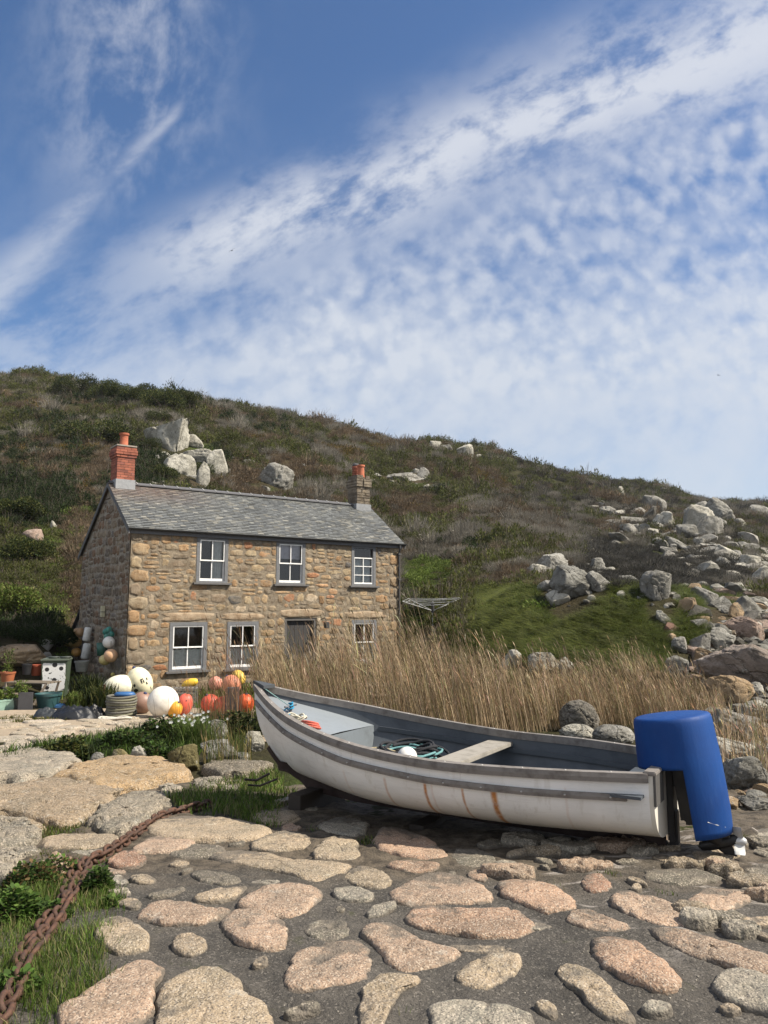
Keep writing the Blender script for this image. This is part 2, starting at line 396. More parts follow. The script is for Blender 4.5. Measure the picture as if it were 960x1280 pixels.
def f_slate(q, bs, out):
    v = objc(q, False); a = attr(q)
    n1 = q.noise(v, 1.2, 7, 0.65, 0.4); n2 = q.noise(q.vm('MULTIPLY', v, (1, 3, 3)), 9, 6, 0.7); n3 = q.noise(q.vm('ADD', v, (4.0, 2.0, 7.0)), 5, 7, 0.75, 0.3)
    c = q.mix(q.m('MULTIPLY', q.ss(n1, 0.42, 0.62), 0.45), a, c4((0.18, 0.185, 0.175)))
    c = q.mix(q.m('MULTIPLY', q.ss(n3, 0.56, 0.66), 0.6), c, c4((0.40, 0.40, 0.36)))
    sx = q.n('ShaderNodeSeparateXYZ', {0: v})
    red = q.m('MULTIPLY', q.ss(sx.outputs[0], 3.8, 0.9), q.ss(sx.outputs[2], 5.4, 6.1))
    c = q.mix(q.m('MULTIPLY', q.m('MULTIPLY', red, q.ss(n2, 0.3, 0.6)), 0.6), c, c4((0.19, 0.115, 0.08)))
    q.set(bs, 'Base Color', c); bs.inputs['Roughness'].default_value = 0.55
    bump(q, bs, n2, 0.5, 0.01)
SLATE = mat('roof_slate', fn=f_slate)
def f_attr(rough=0.7, nz=0.35, sc=12, bd=0.01, spec=None):
    def f(q, bs, out):
        v = objc(q); a = attr(q); n = q.noise(v, sc, 6, 0.65)
        q.set(bs, 'Base Color', q.mix(q.m('MULTIPLY', q.ss(n, 0.4, 0.7), nz), a, q.mix(1.0, a, c4((0.45, 0.42, 0.4)), 'MULTIPLY')))
        bs.inputs['Roughness'].default_value = rough; bump(q, bs, n, 0.5, bd)
        if spec is not None: bs.inputs['Specular IOR Level'].default_value = spec
    return f
ATTR = mat('weathered_paint', fn=f_attr())
BRICK = mat('chimney_brick', fn=f_attr(0.9, 0.5, 9, 0.02))
PLAST = mat('worn_plastic', fn=f_attr(0.5, 0.45, 5, 0.006))
def plain(name, c, rough=0.5, metal=0.0, nz=0.3, sc=10, bd=0.005, dark=(0.5, 0.5, 0.5)):
    def f(q, bs, out):
        v = objc(q); n = q.noise(v, sc, 6, 0.65)
        q.set(bs, 'Base Color', q.mix(q.m('MULTIPLY', q.ss(n, 0.42, 0.68), nz), c4(c), c4((c[0] * dark[0], c[1] * dark[1], c[2] * dark[2]))))
        q.set(bs, 'Roughness', q.ss(n, 0.3, 0.7, max(rough - .12, .05), min(rough + .15, 1)))
        bump(q, bs, n, 0.4, bd)
    return mat(name, c, rough, metal, f)
def f_glass(q, bs, out):
    tr = q.n('ShaderNodeBsdfTransparent', {0: c4((0.9, 0.93, 0.93))}); gl = q.n('ShaderNodeBsdfGlossy', {0: c4((1, 1, 1)), 1: 0.03})
    fr = q.n('ShaderNodeFresnel', {0: 1.5}); f2 = q.m('ADD', q.m('MULTIPLY', fr.outputs[0], 1.0), 0.03, clamp=True)
    q.set(out, 0, q.n('ShaderNodeMixShader', {0: f2, 1: tr.outputs[0], 2: gl.outputs[0]}).outputs[0])
GLASS = mat('window_glass', fn=f_glass)

# ------------------------------------------------------------------ terrain
def ray(u, v):
    a = (u - 480) / FOC; b = (640 - v) / FOC
    return a, math.cos(PITCH) - b * math.sin(PITCH), math.sin(PITCH) + b * math.cos(PITCH)
def rise(v):
    _, dy, dz = ray(480, v); return dz / dy
def gz(y): return np.where(y < 3.5, 0.0, -0.058 * (np.minimum(y, 18.0) - 3.5))
TAB = {   # bearing : first distance of the foot of the slope, then (distance, eye-line) of the slope
 -500: (19, [(23, 800), (30, 720), (45, 620), (70, 520), (100, 455)]),
 0: (21, [(24, 806), (29, 745), (40, 660), (60, 570), (80, 510), (100, 470)]),
 60: (22.5, [(25, 800), (31, 735), (42, 650), (62, 560), (80, 510), (100, 476)]),
 110: (27.5, [(30.5, 745), (42, 650), (62, 560), (80, 507), (100, 482)]),
 160: (29, [(33, 740), (45, 640), (62, 565), (80, 517), (98, 487)]),
 230: (30, [(34, 735), (46, 645), (63, 570), (82, 525), (99, 499)]),
 300: (31, [(36, 730), (48, 650), (65, 580), (85, 540), (100, 514)]),
 390: (31, [(36, 732), (47, 670), (65, 605), (88, 560), (108, 529)]),
 480: (31, [(36, 735), (46, 690), (65, 630), (90, 575), (115, 542)]),
 560: (20, [(26, 775), (34, 730), (46, 690), (65, 640), (95, 580), (125, 553)]),
 600: (18, [(22, 795), (29, 745), (42, 690), (70, 635), (100, 585), (135, 562)]),
 650: (16.5, [(18.5, 836), (21, 790), (24, 748), (34, 712), (48, 680), (75, 635), (110, 595), (145, 577)]),
 750: (16, [(18, 838), (20.5, 785), (23, 750), (32, 722), (50, 690), (85, 645), (130, 612), (165, 597)]),
 850: (15, [(17, 848), (19, 812), (22, 768), (30, 742), (50, 705), (90, 655), (140, 628), (180, 615)]),
 900: (12, [(14, 890), (17, 850), (20, 810), (26, 765), (45, 715), (90, 660), (150, 640), (200, 630)]),
 960: (10, [(12, 905), (15, 865), (19, 815), (26, 775), (45, 730), (90, 670), (150, 648), (210, 634)]),
 1100: (9, [(12, 895), (15, 860), (20, 810), (30, 775), (60, 740), (120, 690), (210, 655)]),
 1500: (9, [(12, 900), (18, 850), (30, 810), (80, 775), (210, 745)]),
}
NQ, NY = 660, 520
Q = np.linspace(-1.75, 1.75, NQ); LY = np.linspace(math.log(1.15), math.log(430), NY)
us = sorted(TAB); colz = []; colq = []
Yg = np.exp(LY)
for u in us:
    y0, pts = TAB[u]
    ys = [y0 * 0.97, y0]; zs = [float(gz(y0 * .97)), float(gz(y0))]
    for (yv, vv) in pts: ys.append(yv); zs.append(EYE + yv * rise(vv))
    ye, ze = ys[-1], zs[-1]; ys += [ye * 1.12, ye * 1.6, 440]; zs += [ze - 0.02 * ye * .12, ze - 0.07 * ye * .6, ze - 0.09 * ye * 2]
    z = np.interp(LY, np.log(ys), zs)
    z = np.where(Yg < y0, gz(Yg), z); colz.append(z); colq.append((u - 480) / FOC * 0.985)
colz = np.array(colz)
HT = np.array([np.interp(Q, colq, colz[:, j]) for j in range(NY)])     # [y, q]
def blur(a, n):
    for _ in range(n):
        a = np.pad(a, 1, mode='edge'); a = (a[:-2, 1:-1] + a[2:, 1:-1] + a[1:-1, :-2] + a[1:-1, 2:] + 2 * a[1:-1, 1:-1]) / 6
    return a
HT = blur(HT, 10)
YY, QQ = np.meshgrid(Yg, Q, indexing='ij'); XX = YY * QQ
slopem = np.clip((HT - gz(YY) - 0.15) / 1.5, 0, 1)
fade = np.clip((YY - 15) / 25, 0.15, 1)
HT = HT + slopem * fade * (0.021 * np.clip(YY, 0, 130) * fbm(XX / 9, YY / 9, o=4) + 0.5 * fbm(XX / 2.6, YY / 2.6, 3.3, o=3) * np.clip(YY / 60, 0.35, 1))
# rounded grassy shoulders on the bank behind the reeds
for (u, y, rx, ry, h) in ((690, 23.2, 2.2, 2.2, 0.35), (780, 21.6, 1.6, 2.4, 0.55), (838, 20.6, 1.1, 1.4, 0.3), (868, 21.0, .9, 1.8, 0.45)):
    q0 = (u - 480) / FOC * .985
    HT += h * np.exp(-(((XX - q0 * y) / rx) ** 2 + ((YY - y) / ry) ** 2))
HT += 0.012 * fbm(XX * 0.9, YY * 0.9, 9.0, o=3) * np.clip((YY - 8) / 4, 0, 1)
def hz(x, y):
    x = np.asarray(x, float); y = np.maximum(np.asarray(y, float), 1.2)
    fq = (np.clip(x / y, Q[0], Q[-1]) - Q[0]) / (Q[1] - Q[0]); fy = (np.clip(np.log(y), LY[0], LY[-1]) - LY[0]) / (LY[1] - LY[0])
    i = np.clip(fy.astype(int), 0, NY - 2); j = np.clip(fq.astype(int), 0, NQ - 2); a = fy - i; b = fq - j
    return HT[i, j] * (1 - a) * (1 - b) + HT[i + 1, j] * a * (1 - b) + HT[i, j + 1] * (1 - a) * b + HT[i + 1, j + 1] * a * b
_YS = np.exp(np.linspace(math.log(2.0), math.log(330), 1500))
def G(u, v, ymin=2.0):
    """the point of the ground seen along a line of sight"""
    a, dy, dz = ray(u, v); ys = _YS[_YS >= ymin]
    z = EYE + ys * dz / dy; h = hz(ys * a / dy, ys); k = np.argmax(z < h)
    if z[k] >= h[k]: k = len(ys) - 1
    if k > 0:
        d0 = z[k - 1] - h[k - 1]; d1 = h[k] - z[k]; t = d0 / max(d0 + d1, 1e-9); y = ys[k - 1] + (ys[k] - ys[k - 1]) * t
    else: y = ys[0]
    x = y * a / dy
    return Vector((x, y, float(hz(x, y))))
idx = np.arange(NQ * NY).reshape(NY, NQ)
TF = np.stack([idx[:-1, :-1], idx[:-1, 1:], idx[1:, 1:], idx[1:, :-1]], -1).reshape(-1, 4)
tag(mesh('hillside', np.stack([XX, YY, HT], -1).reshape(-1, 3), TF, GROUND), kind='structure')
b_ = MB(); b_.add([(-60, -60, -0.03), (60, -60, -0.03), (60, 2.4, -0.03), (-60, 2.4, -0.03)], [(0, 1, 2, 3)])
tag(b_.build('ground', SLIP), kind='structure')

# ------------------------------------------------------------------ slipway sheet and its set stones
def grid_sheet(name, x0, x1, y0, y1, step, zf, m, mask=None):
    xs = np.arange(x0, x1, step); ys = np.arange(y0, y1, step); X_, Y_ = np.meshgrid(xs, ys)
    Z_ = zf(X_, Y_); n = len(xs); k = len(ys); id_ = np.arange(n * k).reshape(k, n)
    Fq = np.stack([id_[:-1, :-1], id_[:-1, 1:], id_[1:, 1:], id_[1:, :-1]], -1).reshape(-1, 4)
    if mask is not None:
        keep = mask(X_[:-1, :-1], Y_[:-1, :-1]).ravel(); Fq = Fq[keep]
    return mesh(name, np.stack([X_, Y_, Z_], -1).reshape(-1, 3), Fq, m)
PINK = (.36, .255, .18); OCH = (.345, .27, .185); GRY = (.27, .24, .19); TER = (.31, .185, .125); DUL = (.165, .145, .11); WHT = (.40, .355, .285); SAL = (.355, .235, .16)
fA = (300, 1020, 2.824); fB = (140, 1060, 3.0); fC = (0, 1000, 3.0); fD = (0, 880, 4.0); fE = (200, 880, 4.8); fG = (600, 1020, 2.667)
STONES = [
 (fA, OCH, 1, (35,120,110,80,190,70,250,95,235,125,150,140)), (fA, OCH, 1, (255,155,290,110,350,92,410,105,432,150,400,170,320,165)),
 (fB, OCH, 1, (380,48,430,35,500,30,600,55,700,72,870,80,865,95,760,148,700,135,640,110,520,92,430,68)),
 (fA, OCH, 1, (372,235,400,200,450,198,530,235,525,265,480,275,400,260)), (fA, GRY, 1, (325,290,380,272,450,285,470,310,430,325,350,315)),
 (fB, PINK, 1, (475,230,540,195,640,165,715,165,785,210,740,245,680,278,600,275,500,250)),
 (fB, PINK, 1, (410,310,450,280,520,268,600,285,655,320,650,390,590,418,500,385,430,350)),
 (fA, PINK, 1, (440,450,480,410,540,405,600,445,660,470,760,500,775,520,700,550,600,570,540,550,500,500)),
 (fA, SAL, 1, (600,385,620,350,680,342,800,355,960,360,1020,400,1000,450,860,450,700,435,620,415)),
 (fA, SAL, 1, (525,190,580,180,690,180,705,200,660,217,560,212)), (fA, SAL, 1, (485,110,500,60,560,60,680,105,725,150,710,170,600,165,490,140)),
 (fA, PINK, 1, (545,300,600,245,680,225,770,230,850,280,875,315,820,325,650,325,560,320)),
 (fA, PINK, 1, (165,590,230,500,320,472,410,478,445,520,440,590,380,615,300,625,230,650,170,640)),
 (fA, OCH, 1, (440,700,460,640,540,585,620,600,635,625,560,650,520,720,500,800,430,800)),
 (fA, OCH, 1, (760,600,800,555,880,520,960,515,990,540,960,585,900,630,800,635)), (fA, GRY, 1, (680,720,740,685,840,685,960,700,1040,740,1000,800,700,800)),
 (fA, GRY, 1, (440,375,480,340,545,322,548,345,500,375)), (fA, DUL, .6, (230,420,260,395,340,390,385,410,370,450,300,460,240,450)),
 (fA, GRY, .8, (270,60,320,20,400,20,450,55,440,80,350,85)), (fA, DUL, .7, (750,140,830,135,890,150,900,180,850,200,770,195)),
 (fA, SAL, .9, (801,220,840,208,878,235,850,245,810,240)), (fA, OCH, .8, (45,15,100,2,200,10,220,30,130,45)), (fA, OCH, .5, (725,480,800,475,900,478,960,485,930,510,820,505)),
 (fA, DUL, .7, (335,345,355,332,378,345,365,362,340,360)),
 (fB, OCH, 1.3, (180,640,200,570,270,510,370,500,440,520,520,590,570,650,580,760,400,800,170,770)),
 (fC, PINK, 1.2, (220,815,330,770,430,700,480,655,560,640,615,680,560,740,545,840,500,900,250,900)),
 (fB, OCH, 1, (222,385,240,358,300,352,345,375,350,405,310,430,250,425)), (fB, PINK, 1, (100,275,180,232,250,230,330,255,425,262,420,275,330,305,230,312,140,300)),
 (fC, OCH, 1.1, (365,500,400,465,460,470,520,505,552,550,530,580,420,590,370,560)), (fB, OCH, .8, (310,205,380,175,500,163,500,178,430,215,330,215)),
 (fB, DUL, .6, (130,195,200,175,280,168,250,190,160,208)), (fB, DUL, .7, (290,120,350,102,430,110,485,140,440,160,340,150)),
 (fB, GRY, .7, (510,150,570,138,640,143,660,152,580,158)), (fB, OCH, .8, (215,75,240,65,295,75,260,90,225,88)),
 (fC, WHT, .8, (400,345,480,350,488,372,410,370)), (fC, OCH, .8, (430,395,500,390,530,410,505,430,450,415)),
 (fC, OCH, .8, (480,310,540,298,592,310,580,332,500,335)), (fC, WHT, .7, (410,315,440,300,480,318,470,335,420,332)),
 (fC, TER, 1, (410,265,420,235,480,205,540,235,545,255,480,272)), (fC, OCH, .7, (632,255,665,243,715,255,690,270,645,268)),
 (fC, PINK, .8, (380,275,440,280,480,295,400,300)), (fC, PINK, 1, (500,215,560,155,640,150,720,180,700,200,620,220,560,215)),
 (fC, DUL, .8, (640,215,700,190,800,190,850,200,820,230,680,235)),
 (fC, OCH, 1.4, (550,130,600,90,700,78,840,85,960,115,1000,140,940,165,800,165,640,160)),
 (fC, OCH, 1.2, (160,175,200,155,300,150,420,155,440,170,400,195,280,205,180,200)), (fC, GRY, .8, (260,215,340,205,400,208,380,230,290,230)),
 (fE, OCH, 1, (550,690,620,665,760,655,830,690,820,715,720,745,620,740)), (fE, SAL, .9, (720,775,780,745,830,760,840,780,760,795)),
 (fE, GRY, 1, (760,640,860,615,950,640,940,680,820,660)),
 (fG, SAL, 1, (60,250,130,230,220,255,300,295,310,320,240,335,160,315,90,280)), (fG, TER, .9, (340,225,390,210,438,235,430,260,380,272,345,255)),
 (fG, PINK, 1, (430,290,480,272,560,290,640,330,680,370,660,390,560,370,470,335)), (fG, PINK, .8, (280,365,340,330,400,345,480,380,500,400,430,405,330,390)),
 (fG, SAL, 1, (360,455,390,430,460,430,560,475,640,530,665,580,630,605,560,590,460,545,390,500)),
 (fG, PINK, 1, (560,405,620,400,740,425,860,470,1000,510,1000,560,900,550,760,510,640,460)), (fG, GRY, 1, (790,600,800,545,880,550,1000,590,1000,700,900,670,820,640)),
 (fG, OCH, .9, (260,560,270,530,350,540,420,590,500,680,480,700,400,690,340,620)), (fG, PINK, .8, (700,290,780,260,880,270,890,310,800,345,720,330)),
 (fG, DUL, .8, (540,210,620,190,760,200,800,230,700,245,580,240)), (fG, SAL, .8, (-20,285,0,270,28,300,0,312,-20,305)),
 (fG, OCH, .8, (705,140,740,120,840,110,880,150,800,170,730,165)), (fG, OCH, .8, (790,660,830,655,880,680,830,690)), (fG, PINK, .8, (0,210,25,215,20,235,-10,230)),
 (fG, GRY, .7, (130,385,200,375,250,395,180,405)), (fG, DUL, .7, (880,190,960,180,1000,210,930,225)), (fG, GRY, .7, (900,60,970,50,1010,90,940,110)),
]
def chaikin(P_, n=2):
    for _ in range(n):
        N_ = np.roll(P_, -1, axis=0); P_ = np.stack([P_ * .75 + N_ * .25, P_ * .25 + N_ * .75], 1).reshape(-1, 2)
    return P_
def resample(P_, n):
    L_ = np.vstack([P_, P_[:1]]); d = np.r_[0, np.cumsum(np.linalg.norm(np.diff(L_, axis=0), axis=1))]
    t = np.linspace(0, d[-1], n, endpoint=False); return np.stack([np.interp(t, d, L_[:, 0]), np.interp(t, d, L_[:, 1])], 1)
RING = [(1.04, -.9), (1.01, -.1), (.99, .34), (.965, .60), (.93, .78), (.87, .90), (.80, .96), (.70, .99), (.60, 1.0), (.50, 1.0), (.40, 1.0), (.30, 1.0), (.20, 1.0), (.10, 1.0), (.03, 1.0)]
RINGF = [(1.05, -.9), (1.02, -.1), (1.0, .36), (.985, .62), (.96, .80), (.92, .90), (.86, .95), (.78, .98)] + [(x_, 1.0) for x_ in (.70, .62, .54, .46, .38, .30, .22, .14, .06)]
def stone(name, pts, hgt, col, m, parent=None, seed=0, base=None, n=72, rough=1.0, tilt=0.0, ring=None):
    """a boulder of the given footprint, bedded in the ground"""
    pts = resample(chaikin(np.array(pts, float), 1 if n >= 72 else 2), n); c = pts.mean(0)
    k0 = 0.0 if base is None else base
    zb = float(hz(c[0], c[1])) + 0.014 + k0
    sz = max(np.ptp(pts[:, 0]), np.ptp(pts[:, 1]))
    RING_ = ring or RING; V = []
    for r, h in RING_:
        p = c + (pts - c) * r; V.append(np.column_stack([p, np.full(n, h * hgt)]))
    V = np.vstack(V + [np.array([[c[0], c[1], hgt * 1.05]])])
    s_ = seed * 3.17; wgt = np.clip((V[:, 2] / hgt + .5), 0, 1)
    f1 = 2.2 / max(sz, .15)
    V[:, 2] += wgt * (hgt * .45 * fbm(V[:, 0] * f1 + s_, V[:, 1] * f1, s_, o=3) + rough * (0.010 * fbm(V[:, 0] * 14, V[:, 1] * 14, s_, o=4, g_=.65) - .010 * np.exp(-(fbm(V[:, 0] * 5 + s_, V[:, 1] * 7, s_, o=3) / .04) ** 2)))
    a1 = (fbm(V[:, 0] * 8 + s_, V[:, 1] * 8, s_, o=5, g_=.65) * min(.055, sz * .10) + fbm(V[:, 0] * 3 + s_, V[:, 1] * 3, s_, o=2) * sz * .05) * rough
    dr = V[:, :2] - c; ln = np.linalg.norm(dr, axis=1, keepdims=True) + 1e-6; V[:, :2] += dr / ln * a1[:, None]
    V[:, 2] += (V[:, 1] - c[1]) * tilt
    # follow the ground slope
    V[:, 2] += hz(V[:, 0], V[:, 1]) - float(hz(c[0], c[1]))
    F = []; nr = len(RING_)
    for i in range(nr - 1):
        for k in range(n): l = (k + 1) % n; F.append((i * n + k, i * n + l, (i + 1) * n + l, (i + 1) * n + k))
    for k in range(n): F.append(((nr - 1) * n + k, (nr - 1) * n + (k + 1) % n, nr * n))
    V[:, :2] -= c
    rr = random.Random(seed + 5); kk = rr.uniform(.86, 1.1); j = [x * kk for x in col]
    o = mesh(name, V, F, m, parent, [j] * len(F)); o.location = (c[0], c[1], zb)
    return o
def px_poly(fr, flat):
    out = []
    for i in range(0, len(flat), 2):
        u = fr[0] + flat[i] / fr[2]; v = fr[1] + flat[i + 1] / fr[2]; p = G(u, v); out.append((p.x, p.y))
    return out
FOOT = [np.array(px_poly(fr, fl)) for fr, col, hm, fl in STONES]
BX = np.arange(-5.6, 7.6, .022); BY = np.arange(1.6, 10.5, .022); BXX, BYY = np.meshgrid(BX, BY); BED = np.zeros_like(BXX)
for P_ in FOOT:
    P_ = chaikin(P_.mean(0) + (P_ - P_.mean(0)) * 1.10); i0, i1 = np.searchsorted(BY, [P_[:, 1].min(), P_[:, 1].max()]); j0, j1 = np.searchsorted(BX, [P_[:, 0].min(), P_[:, 0].max()])
    X_, Y_ = BXX[i0:i1, j0:j1], BYY[i0:i1, j0:j1]; ins = np.zeros(X_.shape, bool)
    for k in range(len(P_)):
        (xa, ya), (xb, yb) = P_[k], P_[k - 1]
        if ya != yb: ins ^= ((ya > Y_) != (yb > Y_)) & (X_ < (xb - xa) * (Y_ - ya) / (yb - ya) + xa)
    BED[i0:i1, j0:j1] = np.maximum(BED[i0:i1, j0:j1], ins)
BED = blur(BED, 8); BED = np.where(BED < .5, 4 * BED * (1 - BED), 1.0 - 2.4 * (BED - .5) / .5)
def bed(x, y):
    j = np.clip(((np.asarray(x) - BX[0]) / .022).round().astype(int), 0, len(BX) - 1); i = np.clip(((np.asarray(y) - BY[0]) / .022).round().astype(int), 0, len(BY) - 1); return BED[i, j]
def slipz(x, y):
    far = np.clip((y - 4.6) / 1.6, 0, 1); rough = np.abs(fbm(x * 1.7 + 4, y * 2.6, 8.0, o=5, g_=.6))
    return hz(x, y) + 0.012 + 0.020 * fbm(x * 2.2, y * 2.2, 1.0, o=6, g_=0.66) + 0.014 * bed(x, y) + far * (0.05 * fbm(x * 2.4, y * 3.4, 5.0, o=5, g_=.6) + .03 * rough) + 0.05 * np.clip((x - 2.4) / 1.5, 0, 1) * (fbm(x * 1.6, y * 2.8, 8.0, o=6, g_=.6) + .3)
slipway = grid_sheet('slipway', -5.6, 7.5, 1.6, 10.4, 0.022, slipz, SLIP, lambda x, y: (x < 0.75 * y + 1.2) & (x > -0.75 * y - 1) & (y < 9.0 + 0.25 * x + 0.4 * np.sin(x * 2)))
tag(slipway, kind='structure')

foot = []
for i, (fr, col, hm, fl) in enumerate(STONES):
    P_ = px_poly(fr, fl); a = np.array(P_); P_ = a = a.mean(0) + (a - a.mean(0)) * 1.12; sz = min(np.ptp(a[:, 0]), np.ptp(a[:, 1]))
    h = (0.030 + 0.022 * min(sz, .45)) * min(hm, 1.1)
    stone('paving_stone', P_, h, col, GRAN, slipway, i); foot.append(a)
# small pebbles of the setting bed and extra half-buried stones on the right and centre
rr = random.Random(3)
def inside(p, polys, mrg=.04):
    for a in polys:
        c = a.mean(0); rx = np.ptp(a[:, 0]) / 2 + mrg; ry = np.ptp(a[:, 1]) / 2 + mrg
        if ((p[0] - c[0]) / rx) ** 2 + ((p[1] - c[1]) / ry) ** 2 < 1: return True
    return False
cnt = 0; tries = 0
while cnt < 26 and tries < 4000:
    tries += 1
    u = rr.uniform(120, 960); v = rr.uniform(1070, 1275) if rr.random() < .6 else rr.uniform(1050, 1120)
    if u < 200 and v > 1090: continue
    p = G(u, v); s = rr.uniform(.05, .13)
    if inside((p.x, p.y), foot, s * .8): continue
    ang = rr.uniform(0, 3.14); el = rr.uniform(.45, .9); pts = []
    for k in range(8):
        t = k * math.pi / 4; r_ = s * rr.uniform(.8, 1.15); dx = r_ * math.cos(t); dy = r_ * el * math.sin(t)
        pts.append((p.x + dx * math.cos(ang) - dy * math.sin(ang), p.y + dx * math.sin(ang) + dy * math.cos(ang)))
    stone('paving_stone', pts, .022 + s * .08, rr.choice([DUL, GRY, DUL, OCH]), GRAN, slipway, 200 + cnt, n=28); foot.append(np.array(pts)); cnt += 1
cnt = 0
for tries in range(3000):
    if cnt >= 20: break
    u, v = (rr.uniform(470, 960), rr.uniform(1056, 1098)) if cnt < 13 else (rr.uniform(860, 960), rr.uniform(1085, 1190))
    p = G(u, v); s = rr.uniform(.11, .26)
    if inside((p.x, p.y), foot, s * .45): continue
    ang = rr.uniform(-.4, .4); el = rr.uniform(.5, .85); pts = []
    for k in range(9): t = k * 2 * math.pi / 9; r_ = s * rr.uniform(.7, 1.2); pts.append((p.x + r_ * math.cos(t) * math.cos(ang) - r_ * el * math.sin(t) * math.sin(ang), p.y + r_ * math.cos(t) * math.sin(ang) + r_ * el * math.sin(t) * math.cos(ang)))
    stone('paving_stone', pts, rr.uniform(.045, .07), rr.choice([DUL, GRY, (.24, .19, .13), (.30, .215, .15)]), GRAN, slipway, 400 + cnt, rough=2.0, ring=RINGF); foot.append(np.array(pts)); cnt += 1
# loose pebbles (their own colour, one mass nobody could count)
pm = MB()
for i in range(260):
    u = rr.uniform(150, 960); v = rr.uniform(1050, 1280); p = G(u, v)
    if u < 230 and v > 1130: continue
    if inside((p.x, p.y), foot, 0): continue
    s = rr.uniform(.002, .006); k = rr.uniform(.3, .75)
    pm.ball((p.x, p.y, float(slipz(p.x, p.y)) + s * .2), s, (k * .42, k * .38, k * .31), 6, 4, .6)
tag(pm.build('gravel', ATTR, smooth=True, cols=True), kind='stuff')

# big natural slabs on the left: each is a rock of its own
SLABS = [
 (fD, (-140,600,-140,460,80,440,250,410,420,440,600,480,560,510,490,530,490,570,420,610,300,625,200,600,60,580), .15, OCH, 'broad pale tan slab at the left edge, largest of the flat rocks below the path'),
 (fD, (-140,330,20,285,130,262,260,258,330,290,440,335,300,375,200,410,100,420,-140,415), .20, WHT, 'whitish lichened slab at the left edge directly below the clipped green verge'),
 (fD, (290,400,400,345,520,322,680,312,830,318,940,365,960,390,850,425,600,465,430,450,340,425), .20, (.46,.33,.19), 'long orange-tan slab with grey broken front edge, just below the green verge'),
 (fD, (425,640,440,590,560,520,700,500,780,530,800,560,740,620,640,675,500,670), .14, GRY, 'rounded grey-tan boulder on the left of the upper end of the chain'),
 (fD, (590,510,640,475,760,470,840,495,845,525,780,530,700,505), .08, GRY, 'low grey slab tucked behind the rounded boulder beside the chain'),
 (fC, (-60,210,-60,110,40,105,100,120,128,150,120,190,60,208), .16, GRY, 'grey rounded boulder at the left edge above the leafy weeds'),
 (fC, (-60,215,60,198,130,193,155,208,90,232,-60,245), .07, GRY, 'thin flat grey rock at the left edge just above the weeds'),
 (fC, (-60,330,-60,240,20,232,60,250,62,290,35,335), .15, WHT, 'knobbly white and pink rock at the left edge among the weeds'),
 (fC, (162,262,200,230,240,245,270,290,215,308,180,295), .10, PINK, 'small pink rock standing in the leafy weeds beside the chain'),
 (fE, (230,410,330,372,480,380,600,392,680,430,560,450,480,475,330,460), .14, DUL, 'low ridged brown rock between the verge and the grass at the bow'),
 (fE, (200,495,300,465,400,468,330,522,230,530), .09, GRY, 'small grey rock at the top edge of the grass patch near the chain end'),
 (fE, (0,520,60,500,120,530,90,560,0,560), .08, WHT, 'small whitish rock left of the grass patch below the orange slab'),
 (fE, (390,300+180,470,475,520,490,470,530,360,540), .06, GRY, 'low flat rock sunk in the grass in front of the bow'),
 (fD, (-100,700,-100,600,60,590,180,620,200,650,120,690), .08, OCH, 'flat tan rock in front of the broad slab at the left edge'),
]
for i, (fr, fl, h, col, lab) in enumerate(SLABS):
    a = px_poly(fr, fl)
    a_ = np.array(a); a_ = a_.mean(0) + (a_ - a_.mean(0)) * 1.05; o = stone('rock_slab', a_, h * .72, [x * y for x, y in zip(col, (1.0, .97, .93))], GRANS, None, 60 + i, n=120, rough=2.0, base=-.01, ring=RINGF if h > .1 else None); tag(o, lab, 'rock', 'natural slabs left of the slipway')

# ------------------------------------------------------------------ cottage
HO = Vector((-7.2, 21.8, -.84)); HA = R(36); HL, HD = 9.6, 4.94; EAV, RID, RIDY, REAR = 4.74, 6.24, 2.1, 4.24
house = empty('stone_cottage', HO, HA, 'two storey granite cottage with grey slate roof and white sash windows', 'house')
HOLES = [(1.97, 3.19, 2.98, 4.58), (4.64, 3.19, 5.70, 4.58), (7.52, 3.19, 8.52, 4.58), (1.22, .62, 2.37, 2.02), (3.01, .60, 4.06, 2.02), (7.54, .58, 8.56, 2.03), (4.98, -.1, 6.16, 2.12)]
PAL = [(.37,.265,.16), (.41,.30,.18), (.30,.225,.145), (.38,.25,.14), (.27,.215,.155), (.44,.35,.225), (.24,.20,.15), (.40,.27,.155), (.33,.265,.18)]
ACC = [(.46,.235,.13), (.50,.41,.30), (.13,.125,.12), (.48,.30,.17)]
DPAL = [(.25,.20,.15), (.19,.15,.115), (.29,.24,.18), (.17,.145,.12), (.24,.16,.11)]
